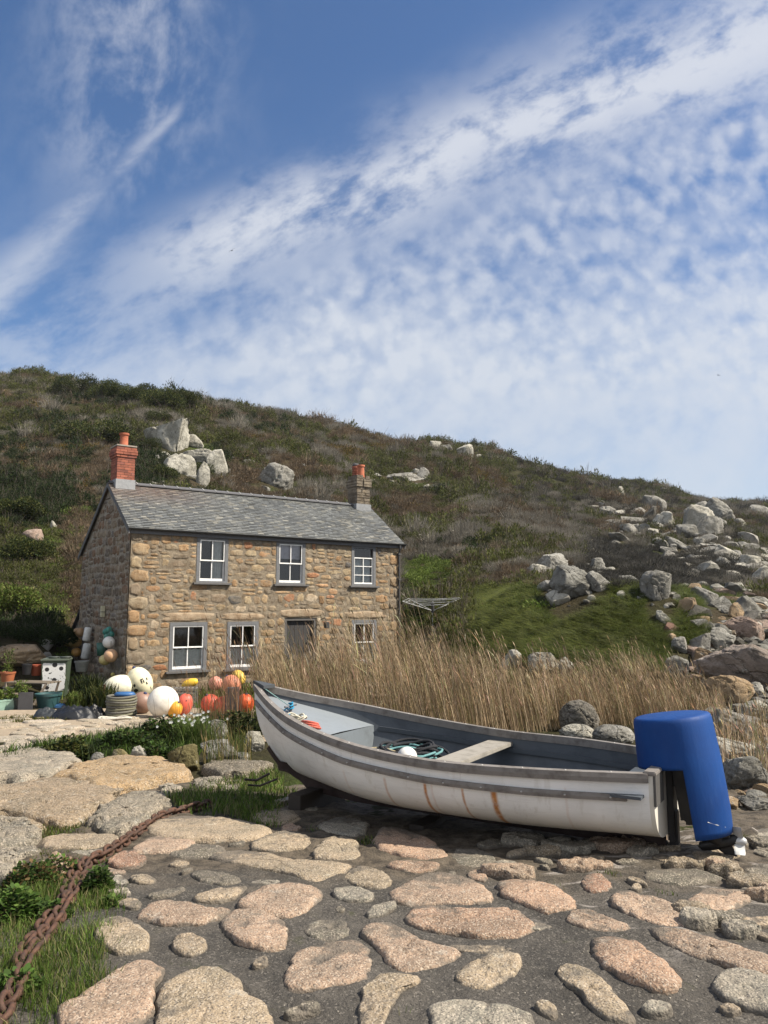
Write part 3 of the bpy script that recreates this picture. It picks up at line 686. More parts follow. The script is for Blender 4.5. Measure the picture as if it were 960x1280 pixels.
def masonry(name, W_, top, holes, pal, acc, M, seed, parent, hmin=.15, hmax=.36, quoin=True, z0=-.3, extra=()):
    """rubble masonry: every stone modelled, bedded in a mortar face. M maps (t, out, z) to local space"""
    r = random.Random(seed); V = []; F = []; C = []; mort = (.255, .215, .16) if pal is PAL else (.34, .31, .26)
    def put(t0, z0_, t1, z1_, col, dep, sq=3.2):
        n = 14; ct, cz = (t0 + t1) / 2, (z0_ + z1_) / 2; a, b = (t1 - t0) / 2, (z1_ - z0_) / 2; base = len(V)
        ph = [r.uniform(.80, 1.08) for _ in range(n)]
        for q_, dq in ((1.03, -.03), (1.0, .35), (.90, .85), (.62, 1.0)):
            for k in range(n):
                th = 2 * math.pi * (k + .5) / n; ca, sa = math.cos(th), math.sin(th)
                e = (abs(ca) ** sq + abs(sa) ** sq) ** (-1 / sq)
                V.append(M(ct + a * ca * e * q_ * ph[k], dep * (dq + (r.uniform(-.25, .25) if q_ < .95 else 0)), cz + b * sa * e * q_ * ph[k]))
        V.append(M(ct, dep * 1.05, cz))
        for i in range(3):
            for k in range(n):
                l = (k + 1) % n; F.append((base + i * n + k, base + i * n + l, base + (i + 1) * n + l, base + (i + 1) * n + k)); C.append(col)
        for k in range(n): F.append((base + 3 * n + k, base + 3 * n + (k + 1) % n, base + 4 * n)); C.append(col)
    def blocked(t0, z0_, t1, z1_):
        for h in holes:
            if t0 < h[2] and t1 > h[0] and z0_ < h[3] and z1_ > h[1]: return True
        return False
    for e in extra: put(*e)
    ex = [(e[0], e[1], e[2], e[3]) for e in extra]
    z = z0
    while z < 7:
        h = r.uniform(hmin, hmax) * (1.25 if z < 1.2 else 1.0); t = r.uniform(-.3, 0)
        while t < W_:
            w = r.uniform(.16, .62) * (1.2 if z < 1.2 else 1); a0, a1 = max(t, 0.0), min(t + w, W_)
            t += w
            if a1 - a0 < .06: continue
            zz_ = z + .05 * math.sin(a0 * 1.7 + seed) + r.uniform(-.03, .03)
            parts = [(a0, zz_, a1, zz_ + h)]
            if r.random() < .33 and h > .2: s = r.uniform(.4, .6); parts = [(a0, zz_, a1, zz_ + h * s), (a0, zz_ + h * s, a1, zz_ + h)]
            for (p0, q0, p1, q1) in parts:
                lim = min(top(p0), top(p1))
                if q1 > lim: q1 = lim
                if q1 - q0 < .06: continue
                # clip to the openings instead of dropping whole stones
                for hh in list(holes) + ex:
                    if p0 < hh[2] and p1 > hh[0] and q0 < hh[3] and q1 > hh[1]:
                        opts = [(hh[0] - p0, (p0, q0, hh[0], q1)), (p1 - hh[2], (hh[2], q0, p1, q1)), (hh[1] - q0, (p0, q0, p1, hh[1])), (q1 - hh[3], (p0, hh[3], p1, q1))]
                        s_, best = max(opts, key=lambda o_: o_[0])
                        p0, q0, p1, q1 = best
                        if p1 - p0 < .06 or q1 - q0 < .06: break
                if p1 - p0 < .06 or q1 - q0 < .06 or blocked(p0 + .01, q0 + .01, p1 - .01, q1 - .01): continue
                gp = r.uniform(.004, .020); col = r.choice(pal)
                if r.random() < .10: col = r.choice(acc)
                k = r.uniform(.8, 1.15); put(p0 + gp, q0 + gp, p1 - gp, q1 - gp, tuple(c * k for c in col), r.uniform(.024, .037) if pal is PAL else r.uniform(.03, .05), r.choice((2.6, 3.4, 5.0)))
        z += h
    # mortar face split round the openings
    ts = sorted({0.0, W_} | {h[0] for h in holes} | {h[2] for h in holes} | {RIDY if not holes else 0.0}); zs = sorted({z0, 9.0} | {h[1] for h in holes} | {h[3] for h in holes})
    for i in range(len(ts) - 1):
        for j in range(len(zs) - 1):
            a, b, c, d = ts[i], ts[i + 1], zs[j], zs[j + 1]
            if c < -.2 and j == 0 and holes: pass
            if any(a >= h[0] - 1e-6 and b <= h[2] + 1e-6 and c >= h[1] - 1e-6 and d <= h[3] + 1e-6 for h in holes): continue
            da, db = min(d, top(a)), min(d, top(b))
            if max(da, db) <= c: continue
            s = len(V); V += [M(a, .022, c), M(b, .022, c), M(b, .022, max(db, c)), M(a, .022, max(da, c))]; F.append((s, s + 1, s + 2, s + 3)); C.append(mort)
    for h in holes:   # reveals
        for (p, q_) in (((h[0], h[1]), (h[0], h[3])), ((h[2], h[3]), (h[2], h[1])), ((h[0], h[3]), (h[2], h[3])), ((h[2], h[1]), (h[0], h[1]))):
            s = len(V); V += [M(p[0], .012, p[1]), M(q_[0], .012, q_[1]), M(q_[0], -.35, q_[1]), M(p[0], -.35, p[1])]; F.append((s, s + 1, s + 2, s + 3)); C.append(mort)
    return mesh(name, [tuple(v) for v in V], F, WALL, parent, C, smooth=False if False else True)
LINT = (.40, .31, .215)
ext = [(.95, 2.04, 2.62, 2.30, LINT, .045, 6), (2.75, 2.05, 4.35, 2.29, LINT, .04, 6), (7.2, 2.06, 9.0, 2.32, LINT, .045, 6), (4.7, 2.14, 6.45, 2.40, LINT, .045, 6)]
for k in range(13):                                       # dressed corner stones
    z_ = -.3 + k * .385; w = .55 if k % 2 else .33
    ext.append((0.005, z_, w, z_ + .36, PAL[(k * 5) % 9], .05, 7)); ext.append((HL - w * .9, z_, HL - .005, z_ + .36, PAL[(k * 7 + 2) % 9], .05, 7))
masonry('front_wall', HL, lambda t: EAV, HOLES, PAL, ACC, lambda t, o, z: Vector((t, -o, z)), 5, house, extra=ext)
gt = lambda y: (EAV + (RID - EAV) * y / RIDY) if y < RIDY else (RID + (REAR - RID) * (y - RIDY) / (HD - RIDY))
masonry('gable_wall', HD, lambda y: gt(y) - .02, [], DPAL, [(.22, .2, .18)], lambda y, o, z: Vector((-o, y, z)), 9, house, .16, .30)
masonry('gable_wall', HD, lambda y: gt(y) - .02, [], PAL, ACC, lambda y, o, z: Vector((HL + o, y, z)), 11, house, .16, .30)
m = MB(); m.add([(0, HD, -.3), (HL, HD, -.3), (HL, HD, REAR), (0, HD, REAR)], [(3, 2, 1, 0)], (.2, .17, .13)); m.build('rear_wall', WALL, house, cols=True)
# lean-to at the back with its sloping verge
lt = lambda y: 2.5 - (y) * .72
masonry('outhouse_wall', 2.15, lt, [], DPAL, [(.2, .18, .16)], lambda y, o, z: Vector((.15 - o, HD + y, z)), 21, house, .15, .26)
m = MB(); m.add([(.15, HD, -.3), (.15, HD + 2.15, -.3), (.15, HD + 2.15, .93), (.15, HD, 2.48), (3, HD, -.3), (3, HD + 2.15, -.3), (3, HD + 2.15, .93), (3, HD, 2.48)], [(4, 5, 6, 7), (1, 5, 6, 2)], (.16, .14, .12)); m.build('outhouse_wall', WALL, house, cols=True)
m = MB(); m.add([(.02, HD, 2.56), (.02, HD + 2.3, .9), (3.05, HD + 2.3, .9), (3.05, HD, 2.56), (.02, HD, 2.49), (.02, HD + 2.3, .83), (3.05, HD + 2.3, .83), (3.05, HD, 2.49)], [(0, 1, 2, 3), (7, 6, 5, 4), (0, 4, 5, 1), (1, 5, 6, 2)], (.04, .04, .042)); m.build('outhouse_roof', ATTR, house, cols=True)
# roof: each slate laid and lapped
def slates(M_, L_, run, seed, name):
    r = random.Random(seed); V = []; F = []; C = []; rows = 28; ex = run / rows
    for i in range(rows):
        t = -.12 - (i % 2) * .12
        while t < L_ + .1:
            w = r.uniform(.15, .25); a, b = max(t + .004, -.12), min(t + w - .004, L_ + .12); t += w
            if b - a < .03: continue
            s0 = i * ex - .012 + r.uniform(-.008, .008); s1 = s0 + ex * 1.15; h0 = .028 + r.uniform(-.004, .006); h1 = .006
            s = len(V)
            for (tt, ss_, hh) in ((a, s0, h0), (b, s0, h0 + r.uniform(-.003, .003)), (b, s1, h1), (a, s1, h1), (a, s0, h0 - .013), (b, s0, h0 - .013)): V.append(M_(tt, ss_, hh))
            F += [(s, s + 1, s + 2, s + 3), (s, s + 4, s + 5, s + 1), (s, s + 3, s + 4), (s + 1, s + 5, s + 2)]
            k = r.uniform(.72, 1.15); base = (.125, .132, .132) if r.random() < .75 else ((.21, .205, .18) if r.random() < .6 else (.115, .118, .11))
            C += [tuple(c * k for c in base)] * 4
    s = len(V); V += [M_(-.12, 0, 0), M_(L_ + .12, 0, 0), M_(L_ + .12, run, 0), M_(-.12, run, 0)]; F.append((s, s + 1, s + 2, s + 3)); C.append((.06, .06, .06))
    return mesh(name, [tuple(v) for v in V], F, SLATE, house, C, smooth=False)
OV = .16
def roofmap(y0, z0_, y1, z1_):
    d = Vector((0, y1 - y0, z1_ - z0_)); L_ = d.length; d.normalize(); n = Vector((0, -d.z, d.y)) if d.y > 0 else Vector((0, d.z, -d.y))
    return (lambda t, s, h: Vector((t, y0, z0_)) + d * s + n * h), L_
sl = (RID - EAV) / RIDY; fm, rl = roofmap(-OV, EAV - OV * sl + .04, RIDY, RID + .04)
roof = slates(fm, HL, rl, 4, 'roof')
sl2 = (RID - REAR) / (HD - RIDY); fm2, rl2 = roofmap(HD + OV, REAR - OV * sl2 + .04, RIDY, RID + .04); slates(fm2, HL, rl2, 6, 'roof')
m = MB(); r = random.Random(8); t = -.1
while t < HL + .1:                                        # ridge tiles
    e = min(t + .44, HL + .12)
    for s_ in (-1, 1):
        m.add([(t, RIDY, RID + .115), (e - .012, RIDY, RID + .115), (e - .012, RIDY + s_ * .15, RID + .04 - .0), (t, RIDY + s_ * .15, RID + .04), (e - .012, RIDY + s_ * .15, RID + .01), (t, RIDY + s_ * .15, RID + .01)], [(0, 1, 2, 3), (3, 2, 4, 5)], (.10, .10, .105))
    m.tube([(e - .012, RIDY - .15, RID + .045), (e - .012, RIDY, RID + .125), (e - .012, RIDY + .15, RID + .045)], .016, 6, (.42, .42, .4)); t += .44
m.build('ridge', ATTR, house, cols=True)
for xx in (-.125, HL + .10):                               # verge boards
    m = MB()
    for (ya, za, yb, zb_) in ((-OV, EAV - OV * sl, RIDY, RID), (RIDY, RID, HD + OV, REAR - OV * sl2)):
        m.add([(xx, ya, za - .10), (xx + .03, ya, za - .10), (xx + .03, yb, zb_ - .10), (xx, yb, zb_ - .10), (xx, ya, za + .03), (xx + .03, ya, za + .03), (xx + .03, yb, zb_ + .03), (xx, yb, zb_ + .03)], [(0, 3, 2, 1), (4, 5, 6, 7), (0, 4, 7, 3), (1, 2, 6, 5), (0, 1, 5, 4), (3, 7, 6, 2)], (.11, .11, .11))
    m.build('verge', ATTR, house, cols=True)
DG = (.105, .108, .115)
m = MB(); m.box((-.05, -.10, EAV - .20), (HL + .05, -.055, EAV - .02), DG); m.build('fascia', ATTR, house, cols=True)
m = MB(); n_ = 10; V = []; F = []
for x_ in (-.14, HL + .14):
    for k in range(n_ + 1):
        a = math.pi * k / n_; V.append((x_, -.165 - .065 * math.cos(a), EAV - .045 - .06 * math.sin(a)))
for k in range(n_): F.append((k, n_ + 1 + k, n_ + 2 + k, k + 1))
m.add(V, F, (.035, .036, .038)); m.build('gutter', ATTR, house, cols=True)
m = MB(); m.tube([(HL - .12, -.17, EAV - .1), (HL - .12, -.17, EAV - .2), (HL - .10, -.09, EAV - .36), (HL - .10, -.09, -.2)], .036, 10, (.05, .05, .052))
for z_ in (1.1, 2.2, 3.4, 4.3): m.box((HL - .155, -.14, z_), (HL - .045, -.03, z_ + .06), (.05, .05, .052))
m.build('downpipe', ATTR, house, cols=True)
WHITE = (.78, .78, .76); FRM = (.135, .14, .148)
def window(h, style):
    x0, z0_, x1, z1_ = h
    f = MB(); w = .105
    f.box((x0, -.035, z0_), (x0 + w, .07, z1_), FRM); f.box((x1 - w, -.035, z0_), (x1, .07, z1_), FRM); f.box((x0 + w, -.035, z1_ - w), (x1 - w, .07, z1_), FRM); f.box((x0 + w, -.035, z0_), (x1 - w, .07, z0_ + .05), FRM)
    wf = f.build('window', ATTR, house, cols=True)
    s = MB(); s.box((x0 - .10, -.13, z0_ - .065), (x1 + .10, .03, z0_ - .003), (.115, .112, .11), bev=.008); s.build('sill', ATTR, wf, cols=True)
    a0, a1, b0, b1 = x0 + w, x1 - w, z0_ + .05, z1_ - w; mid = (b0 + b1) / 2 + (.0); t = .035
    sa = MB()
    def sash(p0, q0, p1, q1, yo, cols_, rows_, c=WHITE, bt=.05):
        sa.box((p0, yo, q0), (p0 + t, yo + .035, q1), c); sa.box((p1 - t, yo, q0), (p1, yo + .035, q1), c); sa.box((p0 + t, yo, q1 - t), (p1 - t, yo + .035, q1), c); sa.box((p0 + t, yo, q0), (p1 - t, yo + .035, q0 + bt), c)
        for i in range(1, cols_): x_ = p0 + (p1 - p0) * i / cols_; sa.box((x_ - .013, yo + .004, q0 + bt), (x_ + .013, yo + .03, q1 - t), c)
        for i in range(1, rows_): z_ = q0 + (q1 - q0) * i / rows_; sa.box((p0 + t, yo + .006, z_ - .012), (p1 - t, yo + .028, z_ + .012), c)
    if style == 'dropped':
        sash(a0, b0 + .01, a1, b0 + (b1 - b0) * .74, -.005, 2, 3); pan = [(a0, b0, a1, b1)]
    else:
        sash(a0, b0, a1, mid + .02, .02, 2, 1, bt=.075); sash(a0, mid - .02, a1, b1, -.018 + .0, 2, 1, bt=.035)
    sa.build('sash', ATTR, wf, cols=True)
    p = MB(); p.add([(a0, .045, b0), (a1, .045, b0), (a1, .045, b1), (a0, .045, b1)], [(0, 1, 2, 3)]); p.build('pane', GLASS, wf)
    cu = MB()
    def curt(p0, p1, q0, q1, c, fo=.02, fr=40):
        n = 26; V = []; F = []
        for i in range(n + 1):
            x_ = p0 + (p1 - p0) * i / n; y_ = .12 + fo * math.sin(x_ * fr)
            V += [(x_, y_, q0), (x_, y_, q1)]
        for i in range(n): F.append((2 * i, 2 * i + 2, 2 * i + 3, 2 * i + 1))
        cu.add(V, F, c)
    if style == 'right': curt((a0 + a1) / 2 + .02, a1, b0, b1, (.55, .55, .52))
    elif style == 'blind': curt(a0, a1, b0 + (b1 - b0) * .62, b1, (.50, .47, .52), .004, 15); orn = MB(); orn.box((a0 + .03, .09, b0), (a1 - .03, .11, b0 + .07), (.5, .5, .48)); orn.build('ornament', ATTR, wf, cols=True)
    elif style == 'dropped': curt(a0, a1, b0, b0 + (b1 - b0) * .7, (.45, .48, .48), .01, 18)
    elif style == 'lace':
        n = 16; zt = b0 + (b1 - b0) * .48
        for i in range(n):                            # lace half-curtain with a scalloped, gathered hem
            xa = a0 + (a1 - a0) * i / n; xb = a0 + (a1 - a0) * (i + 1) / n
            cu.add([(xa, .11 + .012 * (i % 2), b0), (xb, .11 + .012 * ((i + 1) % 2), b0), (xb, .11 + .012 * ((i + 1) % 2), zt - .05 * abs(math.sin(i + 1))), (xa, .11 + .012 * (i % 2), zt - .05 * abs(math.sin(i)))], [(0, 1, 2, 3)], (.82, .82, .79))
    cu.build('curtain', ATTR, wf, cols=True)
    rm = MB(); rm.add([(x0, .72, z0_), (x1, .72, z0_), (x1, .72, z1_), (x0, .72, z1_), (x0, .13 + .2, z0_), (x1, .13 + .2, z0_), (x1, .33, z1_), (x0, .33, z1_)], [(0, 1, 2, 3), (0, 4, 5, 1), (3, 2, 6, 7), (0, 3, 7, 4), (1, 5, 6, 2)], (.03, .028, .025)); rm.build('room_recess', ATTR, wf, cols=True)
for h, s in zip(HOLES[:6], ('right', 'blind', 'dropped', 'lace', 'lace', 'lace')): window(h, s)
x0, z0_, x1, z1_ = HOLES[6]
m = MB(); m.box((x0, .0, -.1), (x0 + .09, .1, z1_), (.09, .085, .08)); m.box((x1 - .09, .0, -.1), (x1, .1, z1_), (.09, .085, .08)); m.box((x0 + .09, 0, z1_ - .09), (x1 - .09, .1, z1_), (.09, .085, .08)); fr_ = m.build('door_frame', ATTR, house, cols=True)
m = MB()
for k in range(6): w_ = (x1 - x0 - .2) / 6; m.box((x0 + .1 + k * w_ + .004, .10, -.05), (x0 + .1 + (k + 1) * w_ - .004, .15, z1_ - .1), (.035, .033, .032))
dr_ = m.build('door', ATTR, house, cols=True); m = MB(); m.ball((x1 - .2, .07, 1.0), .03, (.3, .26, .15)); m.build('handle', ATTR, dr_, cols=True, smooth=True)
m = MB(); m.tube([(6.3, -.04, 2.05), (6.32, -.28, 2.12), (6.34, -.34, 2.0)], .012, 6, (.03, .03, .03)); m.box((6.27, -.42, 1.78), (6.41, -.28, 1.98), (.04, .04, .04), bev=.01); m.build('lantern', ATTR, house, cols=True)
# left chimney: brick
def brick_stack(x0, y0, x1, y1, z0_, z1_, corb):
    m = MB(); r = random.Random(2); m.box((x0 + .012, y0 + .012, z0_), (x1 - .012, y1 - .012, z1_ - .02), (.42, .36, .30)); z = z0_; k = 0
    while z < z1_ - .03:
        e = corb(z); bh = .068
        for (face) in range(4):
            L_ = (x1 - x0 if face % 2 == 0 else y1 - y0) + 2 * e; t = -e - (.11 if k % 2 else 0)
            while t < L_ - e:
                a, b = max(t, -e), min(t + .215, L_ - e); t += .225
                if b - a < .03: continue
                c = r.uniform(.75, 1.2); col = (.30 * c, .10 * c, .06 * c) if r.random() > .2 else (.24 * c, .085 * c, .06 * c)
                d = e + r.uniform(.0, .006)
                if face == 0: m.box((x0 + a, y0 - d, z), (x0 + b, y0 + .05, z + bh), col)
                elif face == 1: m.box((x0 - d, y0 + a + .001, z), (x0 + .05, y0 + b - .001, z + bh), col)
                elif face == 2: m.box((x0 + a, y1 - .05, z), (x0 + b, y1 + d, z + bh), col)
                else: m.box((x1 - .05, y0 + a + .001, z), (x1 + d, y0 + b - .001, z + bh), col)
        z += .079; k += 1
    return m
cy0, cy1 = RIDY - .31, RIDY + .31
m = brick_stack(.06, cy0, .60, cy1, RID + .12, RID + 1.17, lambda z: (.035 if z > RID + .78 and z < RID + 1.12 else 0) + (.025 if RID + .86 < z < RID + 1.04 else 0))
m.box((.02, cy0 - .04, RID + 1.165), (.64, cy1 + .04, RID + 1.21), (.30, .26, .22))
ch = m.build('chimney', BRICK, roof, cols=True)
m = MB(); m.lathe([(.155, 0), (.15, .06), (.125, .09), (.122, .36), (.15, .38), (.15, .44), (.125, .445), (.11, .44), (.10, .1)], 20, (.37, .115, .06), Matrix.Translation((.33, RIDY, RID + 1.20))); p_ = m.build('chimney_pot', BRICK, ch if False else roof, cols=True, auto=40)
m = MB(); m.box((.03, cy0 - .03, RID - .32), (.63, cy1 + .03, RID + .13), (.27, .28, .29)); m.build('chimney_flashing', ATTR, roof, cols=True)
# right chimney: granite
def stone_stack(x0, x1, y0, y1, z0_, z1_):
    m = MB(); r = random.Random(12); z = z0_; k = 0
    m.box((x0 + .02, y0 + .02, z0_), (x1 - .02, y1 - .02, z1_ - .02), (.16, .14, .115))
    while z < z1_ - .05:
        h = r.uniform(.09, .15); e = .05 if z > z1_ - .42 and z < z1_ - .15 else 0
        for (xa, xb) in ((x0 - e, (x0 + x1) / 2 + r.uniform(-.1, .1)), ((x0 + x1) / 2 + r.uniform(-.1, .1), x1 + e)):
            c = r.uniform(.7, 1.2); m.box((xa + .006, y0 - e - r.uniform(0, .012), z + .006), (xb - .006, y1 + e + r.uniform(0, .01), z + h - .006), (.21 * c, .18 * c, .14 * c), bev=.008)
        z += h; k += 1
    return m
m = stone_stack(HL - .66, HL - .06, cy0, cy1, RID + .06, RID + 1.12); ch2 = m.build('chimney', WALL, roof, cols=True)
m = MB(); m.box((HL - .69, cy0 - .03, RID - .36), (HL - .03, cy1 + .03, RID + .07), (.22, .23, .24)); m.build('chimney_flashing', ATTR, roof, cols=True)
for k, (yy_, c) in enumerate(((RIDY - .17, (.40, .125, .065)), (RIDY + .19, (.30, .10, .06)))):
    m = MB(); m.lathe([(.15, 0), (.13, .08), (.12, .38), (.15, .41), (.145, .48), (.12, .485), (.10, .1)], 18, c, Matrix.Translation((HL - .38, yy_, RID + 1.10)))
    if k:
        for zz_ in (.12, .2, .28, .36): m.lathe([(.125, zz_), (.15, zz_ + .02), (.125, zz_ + .04)], 18, c, Matrix.Translation((HL - .38, yy_, RID + 1.10)))
        m.lathe([(.0, .62), (.11, .58), (.13, .52), (.1, .47), (.0, .46)], 14, (.08, .08, .085), Matrix.Translation((HL - .38, yy_, RID + 1.10)))
    m.build('chimney_pot', BRICK, roof, cols=True, auto=40)
m = MB(); m.box((-.16, 1.98, 2.16), (-.05, 2.12, 2.5), (.55, .52, .36), bev=.015); m.box((-.17, 1.96, 2.3), (-.05, 2.14, 2.34), (.3, .29, .22)); m.build('wall_lamp', ATTR, house, cols=True)

# ------------------------------------------------------------------ boat
BS = Vector((2.005, 5.713)); BTH = .547; BL = 3.82
BZ0 = -.125
boat = empty('rowing_boat', (BS.x, BS.y, BZ0), math.pi - BTH, 'white clinker-less open boat with grey gunwale and rust streaks, drawn up on the stones', 'boat')
_S = np.array([0, .2, .4, .6, .8, .9, 1.]); _B = np.array([.458, .702, .789, .749, .51, .282, .02]); _Z = np.array([.489, .486, .486, .548, .674, .754, .856])
def herm(v, t):
    m_ = np.gradient(v, _S); k = int(min(np.searchsorted(_S, t, side='right') - 1, 5)); k = max(k, 0); h = _S[k + 1] - _S[k]; u = (t - _S[k]) / h
    return (2*u**3-3*u*u+1)*v[k] + (u**3-2*u*u+u)*h*m_[k] + (-2*u**3+3*u*u)*v[k+1] + (u**3-u*u)*h*m_[k+1]
def smst(x, a, b): x = min(max((x - a) / (b - a), 0), 1); return x * x * (3 - 2 * x)
def keelz(s): return .005 + .095 * smst(s, .55, 1.0) + .05 * smst(s, .85, 1.0) + .02 * smst(s, .3, 0)
def hullpt(s, t, off=0.0):
    """s stern->bow, t keel->sheer (0..1), off = inward offset"""
    b = max(herm(_B, s) - off, .004); zs = herm(_Z, s); k = keelz(s) + off * 1.2
    ph = t * math.pi / 2; bow = smst(s, .45, 1.0); stn = smst(s, .3, 0)
    al = .60 + .42 * bow - .04 * stn; be = .74 + .62 * bow - .08 * stn
    y = b * math.sin(ph) ** al; hgt = 1 - math.cos(ph) ** be
    y *= 1 - .07 * (1 - hgt) * (1 - bow) * (0)
    rk = .085 * smst(s, .78, 1.0) ** 1.3 * (1 - hgt) ** 2.6
    x = (s - rk) * BL
    if off and s > .97: x -= off
    return x, y, k + (zs - k) * hgt - BZ0
NS, NT = 60, 22
def hull_mesh(off, s0=0.0, s1=1.0):
    V = []; F = []
    for i in range(NS + 1):
        s = s0 + (s1 - s0) * i / NS
        for j in range(-NT, NT + 1):
            x, y, z = hullpt(s, abs(j) / NT, off); V.append((x, y if j >= 0 else -y, z))
    w = 2 * NT + 1
    for i in range(NS):
        for j in range(w - 1): F.append((i * w + j, (i + 1) * w + j, (i + 1) * w + j + 1, i * w + j + 1))
    return V, F
def f_hull(q, bs, out):
    o = q.n('ShaderNodeTexCoord').outputs['Object']; s3 = q.n('ShaderNodeSeparateXYZ', {0: o}); x, y, z = s3.outputs
    n1 = q.noise(o, 2.2, 6, 0.6); n2 = q.noise(q.vm('MULTIPLY', o, (3.0, 3.0, 30.0)), 1.6, 6, 0.7); n4 = q.noise(q.vm('MULTIPLY', o, (16.0, 16.0, 1.2)), 1.0, 5, 0.6)
    c = q.mix(q.ss(n1, .35, .7), c4((.78, .78, .76)), c4((.68, .68, .66)))
    c = q.mix(q.m('MULTIPLY', q.ss(n2, .5, .72), .45), c, c4((.52, .52, .50)))
    # creamy light bounced off the ground, painted low on the planking, rust runs below the rubbing strake
    c = q.mix(q.m('MULTIPLY', q.ss(q.m('ADD', z, q.m('MULTIPLY', n1, .12)), .42, .22), .55), c, c4((.66, .58, .43)))
    c = q.mix(q.m('MULTIPLY', q.ss(n4, .55, .72), .28), c, c4((.36, .32, .25)))
    scf = q.noise(q.vm('MULTIPLY', o, (2.0, 2.0, 22.0)), 4.0, 8, 0.75); c = q.mix(q.m('MULTIPLY', q.ss(scf, .64, .7), .5), c, c4((.22, .22, .22)))
    rust = None
    for (xi, wd, st, zt) in ((.262, .0095, 1.0, .46), (.40, .006, .95, .46), (.49, .005, .5, .46), (.322, .0042, .8, .46), (.385, .004, .25, .46), (.135, .004, .18, .52), (.60, .006, .18, .46)):
        xx = q.m('ADD', x, q.m('MULTIPLY', q.m('SUBTRACT', q.noise(q.vm('MULTIPLY', o, (1.0, 1.0, 1.0)), 7.0, 3, .6), .5), .02))
        d = q.m('ABSOLUTE', q.m('SUBTRACT', xx, xi * BL)); k = q.m('MULTIPLY', q.ss(d, wd * BL * .9, wd * BL * .15), st)
        k = q.m('MULTIPLY', k, q.ss(z, zt, zt - .03)); rust = k if rust is None else q.m('MAXIMUM', rust, k)
    rust = q.m('MULTIPLY', rust, q.ss(q.noise(q.vm('MULTIPLY', o, (30.0, 30.0, 5.0)), 1.5, 5, .6), .25, .6, .55, 1.0))
    rust = q.m('MULTIPLY', rust, q.ss(y, .1, .2))
    c = q.mix(rust, c, q.mix(q.ss(n2, .3, .7), c4((.34, .115, .025)), c4((.52, .24, .07))))
    c = q.mix(q.ss(z, .145, .135), c, c4((.018, .011, .009)))          # antifouled bottom, painted near black to deepen the shade under the hull
    q.set(bs, 'Base Color', c); bs.inputs['Roughness'].default_value = .42; bump(q, bs, q.m('ADD', n2, n1), .25, .006)
HULL = mat('hull_paint', fn=f_hull)
V, F = hull_mesh(0); mesh('hull', V, F, HULL, boat)
BGREY = plain('boat_grey_paint', (.060, .072, .086), .55, nz=.5, sc=5, bd=.006, dark=(.6, .6, .62))
BLIGHT = plain('boat_pale_deck', (.20, .225, .245), .5, nz=.45, sc=4, bd=.004, dark=(.7, .7, .7))
TRIM = plain('grey_timber_trim', (.185, .17, .155), .7, nz=.7, sc=9, bd=.01, dark=(.45, .42, .4))
TIMB = plain('weathered_timber', (.27, .25, .215), .8, nz=.6, sc=8, bd=.01)
BLK = plain('black_rubber', (.012, .012, .013), .5, nz=.2)
V, F = hull_mesh(.028, 0.008, .985); mesh('lining', V, [f[::-1] for f in F], BGREY, boat)
def strip(tsel, s0, s1, w_out, w_in, h0, h1, name, m_, side, n=48, curve=None):
    """a timber following the side: rectangular section"""
    V = []; F = []
    for i in range(n + 1):
        s = s0 + (s1 - s0) * i / n; zc = curve(s) if curve else None
        if tsel == 'sheer': x, y, z = hullpt(s, 1.0)
        else:
            lo, hi = 0.0, 1.0
            for _ in range(24):
                md = (lo + hi) / 2
                if hullpt(s, md)[2] < zc - BZ0: lo = md
                else: hi = md
            x, y, z = hullpt(s, lo)
        y0_, y1_ = max(y - w_in, .0), y + w_out
        for (yy_, zz_) in ((y1_, z + h0), (y1_ + .004, z + (h0 + h1) / 2), (y1_, z + h1), (y0_, z + h1 + .002), (y0_, z + h0)): V.append((x, side * yy_, zz_))
    k = 5
    for i in range(n):
        for j in range(k):
            l = (j + 1) % k; f = (i * k + j, i * k + l, (i + 1) * k + l, (i + 1) * k + j); F.append(f if side < 0 else f[::-1])
    F += [tuple(range(k)), tuple(range(n * k, n * k + k))[::-1]]
    return mesh(name, V, F, m_, boat, smooth=False)
strake = lambda s: float(np.interp(s, [0, .06, .2, .4, .6, .8, .9, 1.0], [.335, .336, .34, .350, .405, .525, .610, .70]))
for sd_ in (1, -1):
    strip('sheer', .0, .995, .024, .036, -.050, .010, 'gunwale', TRIM, sd_)
    strip('mid', .035, .99, .022, .004, -.022, .022, 'rubbing_strake', TRIM, sd_, curve=strake)
    strip('mid', .03, .72, -.03, .055, -.02, .018, 'seat_riser', BLIGHT if 0 else BGREY, sd_, curve=lambda s: float(np.interp(s, [0, .4, .6, 1], [.335, .335, .40, .55])))
BP = []; bolts = [(s, sd_) for s in np.linspace(.06, .95, 13) for sd_ in (1, -1)]
for s, sd_ in bolts:
    x, y, z = hullpt(s, 1.0)
    BP.append((x, sd_ * (y - .008), z + .010))
    lo, hi = 0., 1.
    for _ in range(20):
        md = (lo + hi) / 2
        if hullpt(s, md)[2] < strake(s) - BZ0: lo = md
        else: hi = md
    x, y, z = hullpt(s, lo); BP.append((x, sd_ * (y + .026), z))
m = MB(); m.ball((0, 0, 0), .0085, (.4, .39, .37), 8, 5, .7); b0 = m.build('bolt', ATTR, boat, cols=True, smooth=True); b0.location = BP[0]
for p in BP[1:]: b1 = b0.copy(); COL.objects.link(b1); b1.parent = boat; b1.location = p
